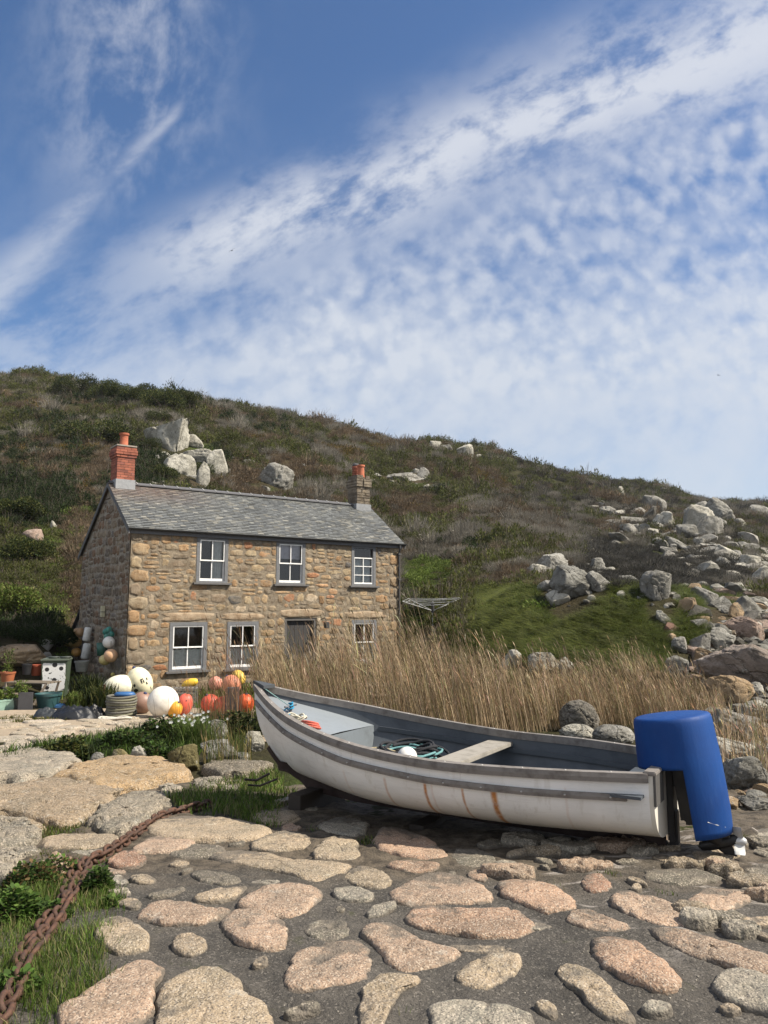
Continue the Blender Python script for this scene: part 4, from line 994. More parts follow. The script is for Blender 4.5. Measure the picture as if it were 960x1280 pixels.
# transom
V = []; F = []
for xo in (-.03, .012):
    for j in range(-NT, NT + 1):
        _, y, z = hullpt(0, abs(j) / NT); V.append((xo, y if j >= 0 else -y, z))
w = 2 * NT + 1
F.append(tuple(range(w))); F.append(tuple(range(w, 2 * w))[::-1])
for j in range(w): l = (j + 1) % w; F.append((j, w + j, w + l, l))
TRAN = plain('transom_paint', (.62, .60, .54), .45, nz=.35, sc=3, bd=.003, dark=(.75, .7, .6))
mesh('transom', V, F, TRAN, boat, smooth=False)
m = MB(); zt = herm(_Z, 0) - BZ0
m.box((-.052, -.47, zt - .004), (.03, .47, zt + .024), bev=.006); m.build('transom_cap', TRIM, boat)
for q0 in (.22, -.462): m = MB(); m.box((-.048, q0, zt - .20), (-.031, q0 + .242, zt - .005)); m.build('corner_plate', plain('dark_plate', (.075, .072, .068), .7), boat)
m = MB(); m.box((-.075, -.075, .10), (-.031, .075, zt - .01), bev=.006); m.box((-.09, -.035, .0), (-.031, .035, .3)); m.build('motor_pad', BLK, boat)
# keel and stem
m = MB(); pts = []
for i in range(31):
    s = i / 30
    x, y, z = hullpt(s, 0.0); pts.append((x, z))
for j in range(1, 13): x, y, z = hullpt(1.0, j / 12 * .34); pts.append((x, z))
V = []; F = []
n_ = len(pts)
for i, (x, z) in enumerate(pts):
    a = Vector(pts[max(i - 1, 0)]); b = Vector(pts[min(i + 1, n_ - 1)]); t = (b - a).normalized(); nn = Vector((t.y, -t.x))
    dp = .075 if i < 31 else .03
    if i < 26: q_ = (x, max(0.02 if i < 18 else .02, z - .10 - .03))
    else: q_ = (x + nn.x * dp, z + nn.y * dp)
    for sy in (-.022, .022): V.append((x - nn.x * .01, sy, z + .012)); V.append((q_[0], sy, q_[1]))
for i in range(n_ - 1):
    a = i * 4; b = a + 4
    F += [(a, a + 1, b + 1, b), (a + 2, b + 2, b + 3, a + 3), (a + 1, a + 3, b + 3, b + 1)]
F += [(0, 2, 3, 1), ((n_ - 1) * 4, (n_ - 1) * 4 + 1, (n_ - 1) * 4 + 3, (n_ - 1) * 4 + 2)]
mesh('keel', V, F, plain('rusty_keel', (.035, .020, .015), .8, nz=.6, sc=6, dark=(.35, .3, .3)), boat, smooth=False)
# small bow cap and foredeck with its bulkhead
m = MB(); x, y, z = hullpt(1.0, 1.0)
m.add([(x - .02, -.03, z + .03), (x + .035, 0, z + .034), (x - .02, .03, z + .03), (x - .17, .085, z - .0), (x - .17, -.085, z - .0), (x - .02, -.03, z - .03), (x + .035, 0, z - .05), (x - .02, .03, z - .03), (x - .17, .085, z - .03), (x - .17, -.085, z - .03)],
      [(0, 1, 2, 3, 4), (9, 8, 7, 6, 5), (0, 5, 6, 1), (1, 6, 7, 2), (2, 7, 8, 3), (3, 8, 9, 4), (4, 9, 5, 0)]); m.build('breasthook', plain('dark_grey_cap', (.05, .055, .06), .6, nz=.3), boat)
def yat(s, zl, off=.03):
    lo, hi = 0., 1.
    for _ in range(24):
        md = (lo + hi) / 2
        if hullpt(s, md, off)[2] < zl: lo = md
        else: hi = md
    return hullpt(s, lo, off)[1]
V = []; F = []; n_ = 18; SB = .735; dz_ = lambda s: float(np.interp(s, [SB, .97], [.47, .74])) - BZ0
for i in range(n_ + 1):
    s = SB + (.965 - SB) * i / n_; y = yat(s, dz_(s), .022); V += [(s * BL, y, dz_(s)), (s * BL, 0, dz_(s) + .012), (s * BL, -y, dz_(s))]
for i in range(n_): a = i * 3; F += [(a, a + 1, a + 4, a + 3), (a + 1, a + 2, a + 5, a + 4)]
fd = mesh('foredeck', V, F, BLIGHT, boat)
V = []; k_ = 12
for j in range(k_ + 1):
    z = dz_(SB) + (.09 - dz_(SB)) * j / k_; y = yat(SB, max(z, .13), .022); V += [(SB * BL - .10 * j / k_, y, z), (SB * BL - .10 * j / k_, -y, z)]
F = [(2 * j, 2 * j + 1, 2 * j + 3, 2 * j + 2) for j in range(k_)]
mesh('bulkhead', V, F, plain('bulkhead_grey', (.12, .14, .155), .6, nz=.6, sc=5), boat)
# thwart and floor
m = MB(); zt2 = .385 - BZ0
y = yat(.41, zt2, .03); M_ = Matrix.Translation((.41 * BL, 0, zt2))
m.box((-.115, -y - .01, -.018), (.115, y + .01, .02), M=M_, bev=.006); m.build('thwart', TIMB, boat)
zt3 = .36 - BZ0; y = yat(.10, zt3, .03); m = MB(); m.box((.03, -y, zt3 - .02), (.30, y, zt3)); m.build('stern_seat', BGREY, boat)
V = []; F = []
for i in range(21):
    s = .02 + .70 * i / 20; zf = .12 - BZ0; y = yat(s, zf, .03); V += [(s * BL, y, zf), (s * BL, -y, zf)]
F = [(2 * i, 2 * i + 1, 2 * i + 3, 2 * i + 2) for i in range(20)]; mesh('floorboards', V, F, BGREY, boat, smooth=False)
BM = Matrix.Translation((BS.x, BS.y, BZ0)) @ Matrix.Rotation(math.pi - BTH, 4, 'Z')
def bw(x, y, z): return BM @ Vector((x, y, z))

# outboard motor, its axis tilted aft
aft = Vector((math.cos(BTH), -math.sin(BTH), 0)); ptop = Vector((2.062, 5.668, .838)); pbot = Vector((2.156, 5.618, .045))
axv = (ptop - pbot).normalized(); BARL = (ptop - pbot).length
xax = (aft - axv * aft.dot(axv)).normalized(); yax = axv.cross(xax)
MM = Matrix(((xax.x, yax.x, axv.x, pbot.x), (xax.y, yax.y, axv.y, pbot.y), (xax.z, yax.z, axv.z, pbot.z), (0, 0, 0, 1)))
loc_, rot_, _s = MM.decompose()
mot = empty('outboard_motor', loc_, rot=rot_.to_euler(), label='black outboard motor tilted on the transom, gearcase and pale propeller below the blue drum', cat='outboard motor')
m = MB(); m.box((-.15, -.13, .46), (.16, .13, .72), bev=.05); m.build('motor_cowl', BLK, mot, auto=40)
m = MB(); m.box((-.045, -.10, .06), (.11, .10, .47), bev=.03)
for (xa, xb, wy, za, zb_) in ((.02, .20, .05, .02, .06), (.05, .21, .045, -.045, .02)): m.box((xa, -wy, za), (xb, wy, zb_ + .01), bev=.012)
m.tube([(.10, 0, .06), (.14, 0, -.02), (.19, 0, -.09)], [.085, .07, .035], 12); m.build('leg', BLK, mot, auto=40)
m = MB(); m.box((-.135, -.05, .30), (-.05, .05, .50), bev=.015); m.build('clamp_bracket', BLK, mot, auto=40)
m = MB(); m.lathe([(0, -.14), (.03, -.12), (.042, -.05), (.042, .06), (.03, .12), (.012, .14)], 16, M=Matrix.Translation((.16, 0, -.07)) @ Matrix.Rotation(R(78), 4, 'Y'))
m.add([(.10, -.008, -.07), (.24, -.008, -.07), (.27, -.008, -.165), (.23, -.008, -.175), (.10, .008, -.07), (.24, .008, -.07), (.27, .008, -.165), (.23, .008, -.175)], [(0, 1, 2, 3), (7, 6, 5, 4), (0, 3, 7, 4), (3, 2, 6, 7), (2, 1, 5, 6)])
m.box((.03, -.07, -.02), (.25, .07, -.01)); m.build('gearcase', BLK, mot, auto=40)
m = MB()
m.lathe([(.028, 0), (.03, .05), (.012, .07)], 12, M=Matrix.Translation((.275, 0, -.06)) @ Matrix.Rotation(R(90), 4, 'Y'))
for k in range(3):
    a = 2 * math.pi * k / 3 + 3.9; V = []
    for rr_ in (.025, .06, .10, .125):
        for w_ in (-1, -.3, .4, 1):
            wd = {.025: .20, .06: .30, .10: .22, .125: .06}[rr_] * 1.0
            th = a + w_ * wd; V.append((.295 + w_ * .028, rr_ * math.cos(th) * .8, -.06 + rr_ * .8 * math.sin(th)))
    F = [(i * 4 + j, i * 4 + j + 1, i * 4 + j + 5, i * 4 + j + 4) for i in range(3) for j in range(3)]
    V2 = [(x + .006, y, z) for x, y, z in V]; m.add(V + V2, F + [tuple(i + 16 for i in f[::-1]) for f in F])
m.build('propeller', plain('propeller_alloy', (.50, .50, .48), .4, .3, nz=.4), mot, auto=60)
# blue drum turned over the motor with a slot cut for the leg
RB = .270; V = []; F = []; na = 72
prof = [(0, .0), (RB * .86, .0), (RB * .93, -.005), (RB * .970, -.016), (RB * .99, -.036), (RB, -.07), (RB * 1.025, -.2), (RB * 1.045, -.32), (RB * 1.045, -.36), (RB * 1.045, -.385), (RB * 1.045, -.5), (RB * 1.04, -.62), (RB * 1.02, -.72), (RB * .99, -BARL)]
def keep(th, z):   # th from aft; the half towards the boat is cut away low down
    return z > -.335 or abs(th) < R(77)
V = []; rows = len(prof); grid = []
zsx = []
for r_, z in prof: zsx.append((r_, z))
dense = []
for i in range(len(zsx) - 1):
    dense.append(zsx[i])
    if i >= 5: dense.append(((zsx[i][0] + zsx[i + 1][0]) / 2, (zsx[i][1] + zsx[i + 1][1]) / 2))
dense.append(zsx[-1]); prof = dense
DR = random.Random(1)
for r_, z in prof:
    for k in range(na):
        th = -math.pi + 2 * math.pi * k / na; dd = 1 + .008 * math.sin(3 * th + z * 6) + .006 * math.sin(5 * th - z * 4)
        V.append((r_ * dd * math.cos(th), r_ * dd * math.sin(th), z + BARL))
for i in range(len(prof) - 1):
    for k in range(na):
        th = -math.pi + 2 * math.pi * (k + .5) / na; zm = (prof[i][1] + prof[i + 1][1]) / 2
        l = (k + 1) % na
        if keep(th, zm): F.append((i * na + k, (i + 1) * na + k, (i + 1) * na + l, i * na + l))
def f_blue(q, bs, out):
    o = objc(q); n = q.noise(o, 3, 6, .6); n2 = q.noise(q.vm('MULTIPLY', o, (9, 9, 1.5)), 3, 7, .7); n3 = q.noise(o, 40, 4, .7)
    c = q.mix(q.ss(n, .3, .7), c4((.001, .032, .155)), c4((.002, .046, .20)))
    c = q.mix(q.m('MULTIPLY', q.ss(n2, .5, .75), .28), c, c4((.03, .085, .24)))
    q.set(bs, 'Base Color', c); q.set(bs, 'Roughness', q.ss(n2, .3, .7, .55, .75)); bs.inputs['Specular IOR Level'].default_value = .3; bump(q, bs, q.m('ADD', n2, q.m('MULTIPLY', n3, .3)), .35, .006)
BLUE = mat('blue_drum_plastic', fn=f_blue)
drum = mesh('plastic_drum', V, F, BLUE); sol = drum.modifiers.new('thickness', 'SOLIDIFY'); sol.thickness = .006; sol.offset = -1
drum.location = loc_; drum.rotation_euler = rot_.to_euler(); tag(drum, 'blue plastic drum turned upside down over the outboard motor with a slot cut out', 'drum')
m = MB(); m.tube([MM @ Vector((RB * math.cos(t) * 1.01, RB * math.sin(t) * 1.01, z)) for t, z in ((-.95, .115), (-.7, .085), (-.45, .06), (-.25, .05))], .0035, 6, (.6, .6, .58)); tag(m.build('cord', ATTR, cols=True, smooth=True), 'thin pale cord tied through the lower edge of the blue drum', 'cord')

# gear in the boat
def rope_path(c, rx, ry, turns, seed, zv=.03, n=220):
    r = random.Random(seed); out = []; p = [r.uniform(0, 6) for _ in range(6)]
    for i in range(n):
        t = turns * 2 * math.pi * i / n; k = 1 + .25 * math.sin(t * .37 + p[0]) + .12 * math.sin(t * 1.7 + p[1])
        out.append(c + Vector((rx * k * math.cos(t + .3 * math.sin(t * .21 + p[2])), ry * k * math.sin(t), zv * (.5 + .5 * math.sin(t * .63 + p[3])) + .02 * math.sin(t * 2.3 + p[4]))))
    return out
ROPE = mat('rope_fibre', fn=f_attr(.9, .7, 60, .004))
flo = .12 + .0
def world_rope(name, x, y, z, rx, ry, turns, seed, rad, col, label, cat='rope', zv=.1, group=None):
    m = MB(); m.tube([BM @ p for p in rope_path(Vector((x, y, z)), rx, ry, turns, seed, zv, int(turns * 22))], rad, 6, col)
    o = m.build(name, ROPE, cols=True, smooth=True); tag(o, label, cat, group); return o
zg = .215 + .125
world_rope('rope_coil', .59 * BL, -.14, zg, .26, .24, 13, 2, .011, (.12, .27, .28), 'dark teal rope heaped on the boat floor beside the white float', zv=.13)
world_rope('rope_coil', .565 * BL, -.16, zg + .03, .24, .24, 10, 5, .013, (.015, .016, .02), 'black rope heaped among the teal rope on the boat floor', zv=.14)
world_rope('rope_coil', .635 * BL, .06, zg, .26, .16, 12, 8, .011, (.42, .36, .22), 'straw coloured rope nearest the near gunwale of the boat', zv=.12)
world_rope('rope_coil', .55 * BL, .14, zg + .02, .14, .14, 5, 18, .012, (.03, .03, .03), 'short black rope lying on the straw rope in the boat', zv=.14)
m = MB(); m.ball((0, 0, 0), .085, (.75, .74, .70), 24, 14); o = m.build('net_float', PLAST, cols=True, smooth=True); o.location = bw(.53 * BL, .16, .36 + .125); tag(o, 'small white float lying on the ropes inside the boat', 'float')
m = MB(); m.tube([bw(.665 * BL, .16, .30 + .125), bw(.645 * BL, .12, .36 + .125)], .012, 8, (.30, .16, .07)); m.box((-.05, -.012, -.012), (.05, .012, .012), (.12, .09, .06), M=Matrix.Translation(bw(.64 * BL, .12, .37 + .125)) @ Matrix.Rotation(.3, 4, 'Z'))
tag(m.build('mallet', ATTR, cols=True), 'small wooden handled tool standing in the ropes near the bulkhead', 'tool')
# red rope loop over the near edge of the foredeck, blue line on the samson post
m = MB(); c_ = Vector((.775 * BL, .26, dz_(.775) + .03))
for k in range(3): m.tube([BM @ (c_ + Vector(((.10 - .012 * k) * math.cos(t), (.075 - .008 * k) * math.sin(t), .018 * k + .02 * math.sin(t)))) for t in np.linspace(0, 2 * math.pi, 26)[:-1]], .011, 7, (.55, .13, .09), closed=True)
tag(m.build('rope_coil', ROPE, cols=True, smooth=True), 'red rope loop lying on the foredeck by the near gunwale', 'rope')
pb = Vector((.865 * BL, .10, dz_(.865)))
m = MB(); m.tube([BM @ (pb + Vector((0, 0, -.02))), BM @ (pb + Vector((0, 0, .10)))], .013, 8, (.14, .14, .15)); m.tube([BM @ (pb + Vector((-.0, -.08, .075))), BM @ (pb + Vector((0, .09, .07)))], .009, 8, (.14, .14, .15)); m.build('mooring_cleat', ATTR, None, cols=True, smooth=True)
cle = bpy.data.objects['mooring_cleat']; cle.parent = boat; cle.matrix_parent_inverse = BM.inverted()
m = MB(); m.tube([BM @ (pb + Vector((.02 * math.cos(t) * (1 + .3 * math.sin(3 * t)), .022 * math.sin(t) + .01 * math.cos(t * .7), .04 + .004 * t))) for t in np.linspace(0, 16, 60)], .008, 6, (.02, .24, .42))
m.tube([BM @ (pb + Vector(v)) for v in ((0, .03, .07), (.03, .08, .03), (-.03, .12, .0), (-.06, .10, .008), (-.04, .05, .01))], .007, 6, (.02, .24, .42))
x, y, z = hullpt(.985, 1.0); m.tube([BM @ (pb + Vector((0, 0, .06))), BM @ Vector((x, .03, z + .02))], .004, 5, (.25, .42, .40)); tag(m.build('mooring_line', ROPE, cols=True, smooth=True), 'bright blue line knotted round the cleat on the foredeck', 'rope')
world_rope('rope_coil', .83 * BL, .20, dz_(.83) + .02, .09, .05, 4, 31, .008, (.55, .52, .42), 'pale frayed rope end on the foredeck beside the blue line', zv=.02)
# timbers under the boat
def plank(name, p, L_, w, h, rz, col, lab, tilt=0, cat='plank'):
    m = MB(); m.box((-L_ / 2, -w / 2, 0), (L_ / 2, w / 2, h), col, bev=.006); o = m.build(name, ATTR, cols=True); o.location = p; o.rotation_euler = (0, tilt, rz); return tag(o, lab, cat)
p = G(358, 1007); plank('timber_plank', (p.x + .10, p.y + .08, p.z + .015), .52, .10, .055, .85, (.27, .23, .18), 'short grey plank sticking out on the grass from under the bow')
for s, h_, l in ((.10, .0, 'dark timber block under the keel nearest the stern'), (.48, 0, 'dark timber block under the middle of the keel'), (.80, 0, 'dark timber block under the keel nearest the bow')):
    q_ = bw(s * BL, 0, 0); gh = float(hz(q_.x, q_.y)); kz = BZ0 + (hullpt(s, 0)[2] - .13 if s < .8 else hullpt(s, 0)[2] - .1)
    plank('timber_block', (q_.x, q_.y, gh + .0), .7, .14, max(kz - gh + .01, .05), math.pi / 2 - BTH, (.035, .027, .02), l, cat='timber block')
m = MB(); q_ = bw(.88 * BL, 0, 0)
m.tube([bw(.945 * BL, .02, .16), bw(.97 * BL, .10, .10), bw(.985 * BL, .20, .12)], .012, 6, (.05, .035, .03)); m.tube([bw(.92 * BL, .02, .12), bw(.955 * BL, .12, .06), bw(.97 * BL, .22, .08)], .010, 6, (.05, .035, .03)); tag(m.build('mooring_shackle', ATTR, cols=True, smooth=True), 'rusty iron bars projecting below the stem of the boat', 'iron bar')

# anchor chain
CH = [(262,1007),(248,1011),(232,1015),(214,1020),(198,1026),(184,1036),(172,1044),(160,1054),(148,1062),(136,1070),(124,1077),(112,1081),(104,1088),(100,1100),(94,1114),(84,1132),(74,1152),(60,1170),(46,1190),(32,1212),(24,1232),(14,1254),(4,1276),(-8,1300),(-30,1330)]
def f_rust(q, bs, out):
    o = objc(q); n = q.noise(o, 18, 6, .7); n2 = q.noise(o, 70, 4, .7)
    c = q.mix(q.ss(n, .35, .65), c4((.050, .028, .019)), c4((.11, .052, .030))); c = q.mix(q.m('MULTIPLY', q.ss(n2, .5, .7), .6), c, c4((.045, .028, .024)))
    q.set(bs, 'Base Color', c); bs.inputs['Roughness'].default_value = .75; bs.inputs['Metallic'].default_value = .15; bump(q, bs, n2, .8, .006)
RUST = mat('rusted_iron', fn=f_rust)
cp = []
for u, v in CH:
    p = G(u, v + 4); cp.append(Vector((p.x, p.y, p.z + (.055 if v < 1090 else .045))))
def along(P_, step):
    out = []; i = 0; p = P_[0].copy(); rem = step; out.append(p.copy())
    for a, b in zip(P_[:-1], P_[1:]):
        L_ = (b - a).length; d = 0
        while d + rem <= L_: d += rem; out.append(a.lerp(b, d / L_)); rem = step
        rem -= (L_ - d)
    return out
def link_mesh(L_, W_, r_):
    m = MB(); pts = []; n = 7; h = (L_ - W_) / 2
    for k in range(n + 1): t = -math.pi / 2 + math.pi * k / n; pts.append((h + W_ / 2 * math.cos(t), W_ / 2 * math.sin(t), 0))
    for k in range(n + 1): t = math.pi / 2 + math.pi * k / n; pts.append((-h + W_ / 2 * math.cos(t), W_ / 2 * math.sin(t), 0))
    m.tube(pts, r_, 9, closed=True); return m
CL = along(cp, .074); chain = empty('anchor_chain', CL[len(CL) // 2], 0, 'heavy rusty iron chain lying across the stones from the grass to the bottom left corner', 'chain')
first = None; r = random.Random(4); k = 0
def place_links(P_, first):
    for i in range(len(P_) - 1):
        a, b = P_[i], P_[i + 1]; d = (b - a).normalized(); rollv = (R(40) if i % 2 else R(-48)) + r.uniform(-.25, .25)
        if first is None: lk = link_mesh(.112, .066, .0125).build('link', RUST, chain, smooth=True); first = lk
        else: lk = first.copy(); COL.objects.link(lk); lk.parent = chain
        q_ = d.to_track_quat('X', 'Z') @ Vector((0, 0, 0)).to_track_quat('X', 'Z') if False else d.to_track_quat('X', 'Z')
        lk.rotation_euler = (q_.to_matrix() @ Matrix.Rotation(rollv, 3, 'X')).to_euler(); lk.location = (a + b) / 2 - chain.location + Vector((0, 0, r.uniform(-.008, .008)))
    return first
first = place_links(CL, first)
cp2 = []
for u, v in [(88,1078),(92,1096),(86,1112),(80,1128),(70,1146),(58,1158),(46,1176),(34,1186),(28,1205),(22,1222)]:
    p = G(u, v + 3); cp2.append(Vector((p.x, p.y, p.z + .035)))
place_links(along(cp2, .074), first)

# ------------------------------------------------------------------ boulders and crags
HR = 'granite outcrops on the hillside'
def boulder(name, label, u, v, wpx, hpx, col, seed, kind='ang', m_=None, group='granite boulders of the cove', ymin=2.0, dep=.8, rz=None, sub=4):
    p = G(u, v, ymin); r = random.Random(seed * 7 + 1); w = wpx / FOC * p.y; h = hpx / FOC * p.y
    bm = bmesh.new(); bmesh.ops.create_icosphere(bm, subdivisions=sub, radius=1.0)
    co = np.array([v_.co[:] for v_ in bm.verts]); F = [[x.index for x in f.verts] for f in bm.faces]; bm.free()
    if kind != 'round':
        ex_ = .5 if kind == 'crag' else (.68 if kind == 'ang' else .85); co = np.sign(co) * np.abs(co) ** ex_; rot0 = r.uniform(0, 1.5); co[:, :2] = co[:, :2] @ np.array([[math.cos(rot0), -math.sin(rot0)], [math.sin(rot0), math.cos(rot0)]])
        for k in range({'ang': 16, 'crag': 12}.get(kind, 9)):
            d = Vector((r.gauss(0, 1), r.gauss(0, 1), r.gauss(0, .8))).normalized(); lim = r.uniform(.5, .95) if kind in ('ang', 'crag') else r.uniform(.5, .85)
            t = co @ np.array(d[:]); co -= np.outer(np.maximum(t - lim, 0), d[:]) * .96
    s = seed * 2.31
    n1 = fbm(co[:, 0] * 1.3 + s, co[:, 1] * 1.3, co[:, 2] * 1.3 + s, 3); n2 = fbm(co[:, 0] * 5 + s, co[:, 1] * 5, co[:, 2] * 5, 4, .6)
    vz = (1.0 if kind == 'crag' else 5.0); rid = np.abs(fbm(co[:, 0] * (4.5 if kind == 'crag' else 2.2) + s, co[:, 1] * 2.2, co[:, 2] * vz, 3))
    co *= (1 + (.07 if kind == 'ang' else .12) * n1 + .045 * n2 - .12 * np.exp(-(rid / .06) ** 2))[:, None]
    co /= np.abs(co).max(0)
    co *= np.array([w / 2, w / 2 * dep, h * .66])
    a = r.uniform(-.5, .5) if rz is None else rz
    if kind == 'ang' and u > 640: tl = r.uniform(.1, .5); co[:, [0, 2]] = co[:, [0, 2]] @ np.array([[math.cos(tl), -math.sin(tl)], [math.sin(tl), math.cos(tl)]])
    ca, sa = math.cos(a * .4), math.sin(a * .4); co[:, :2] = co[:, :2] @ np.array([[ca, sa], [-sa, ca]])
    j = r.uniform(.88, 1.1)
    o = mesh(name, co, F, m_ or ROCKF, None, [[c * j for c in col]] * len(F)); o.location = (p.x, p.y + w * dep * .28, p.z + h * (.36 if group != HR else .24))
    return tag(o, label, 'rock' if wpx < 60 else 'outcrop', group)
RW, RG, RD, RO, RP, RY = (.43, .41, .35), (.30, .29, .26), (.15, .14, .12), (.40, .29, .18), (.36, .27, .22), (.22, .19, .09)
SR = 'shore rocks on the right'; BR = 'boulders along the reed bed'; VR = 'stones of the verge'
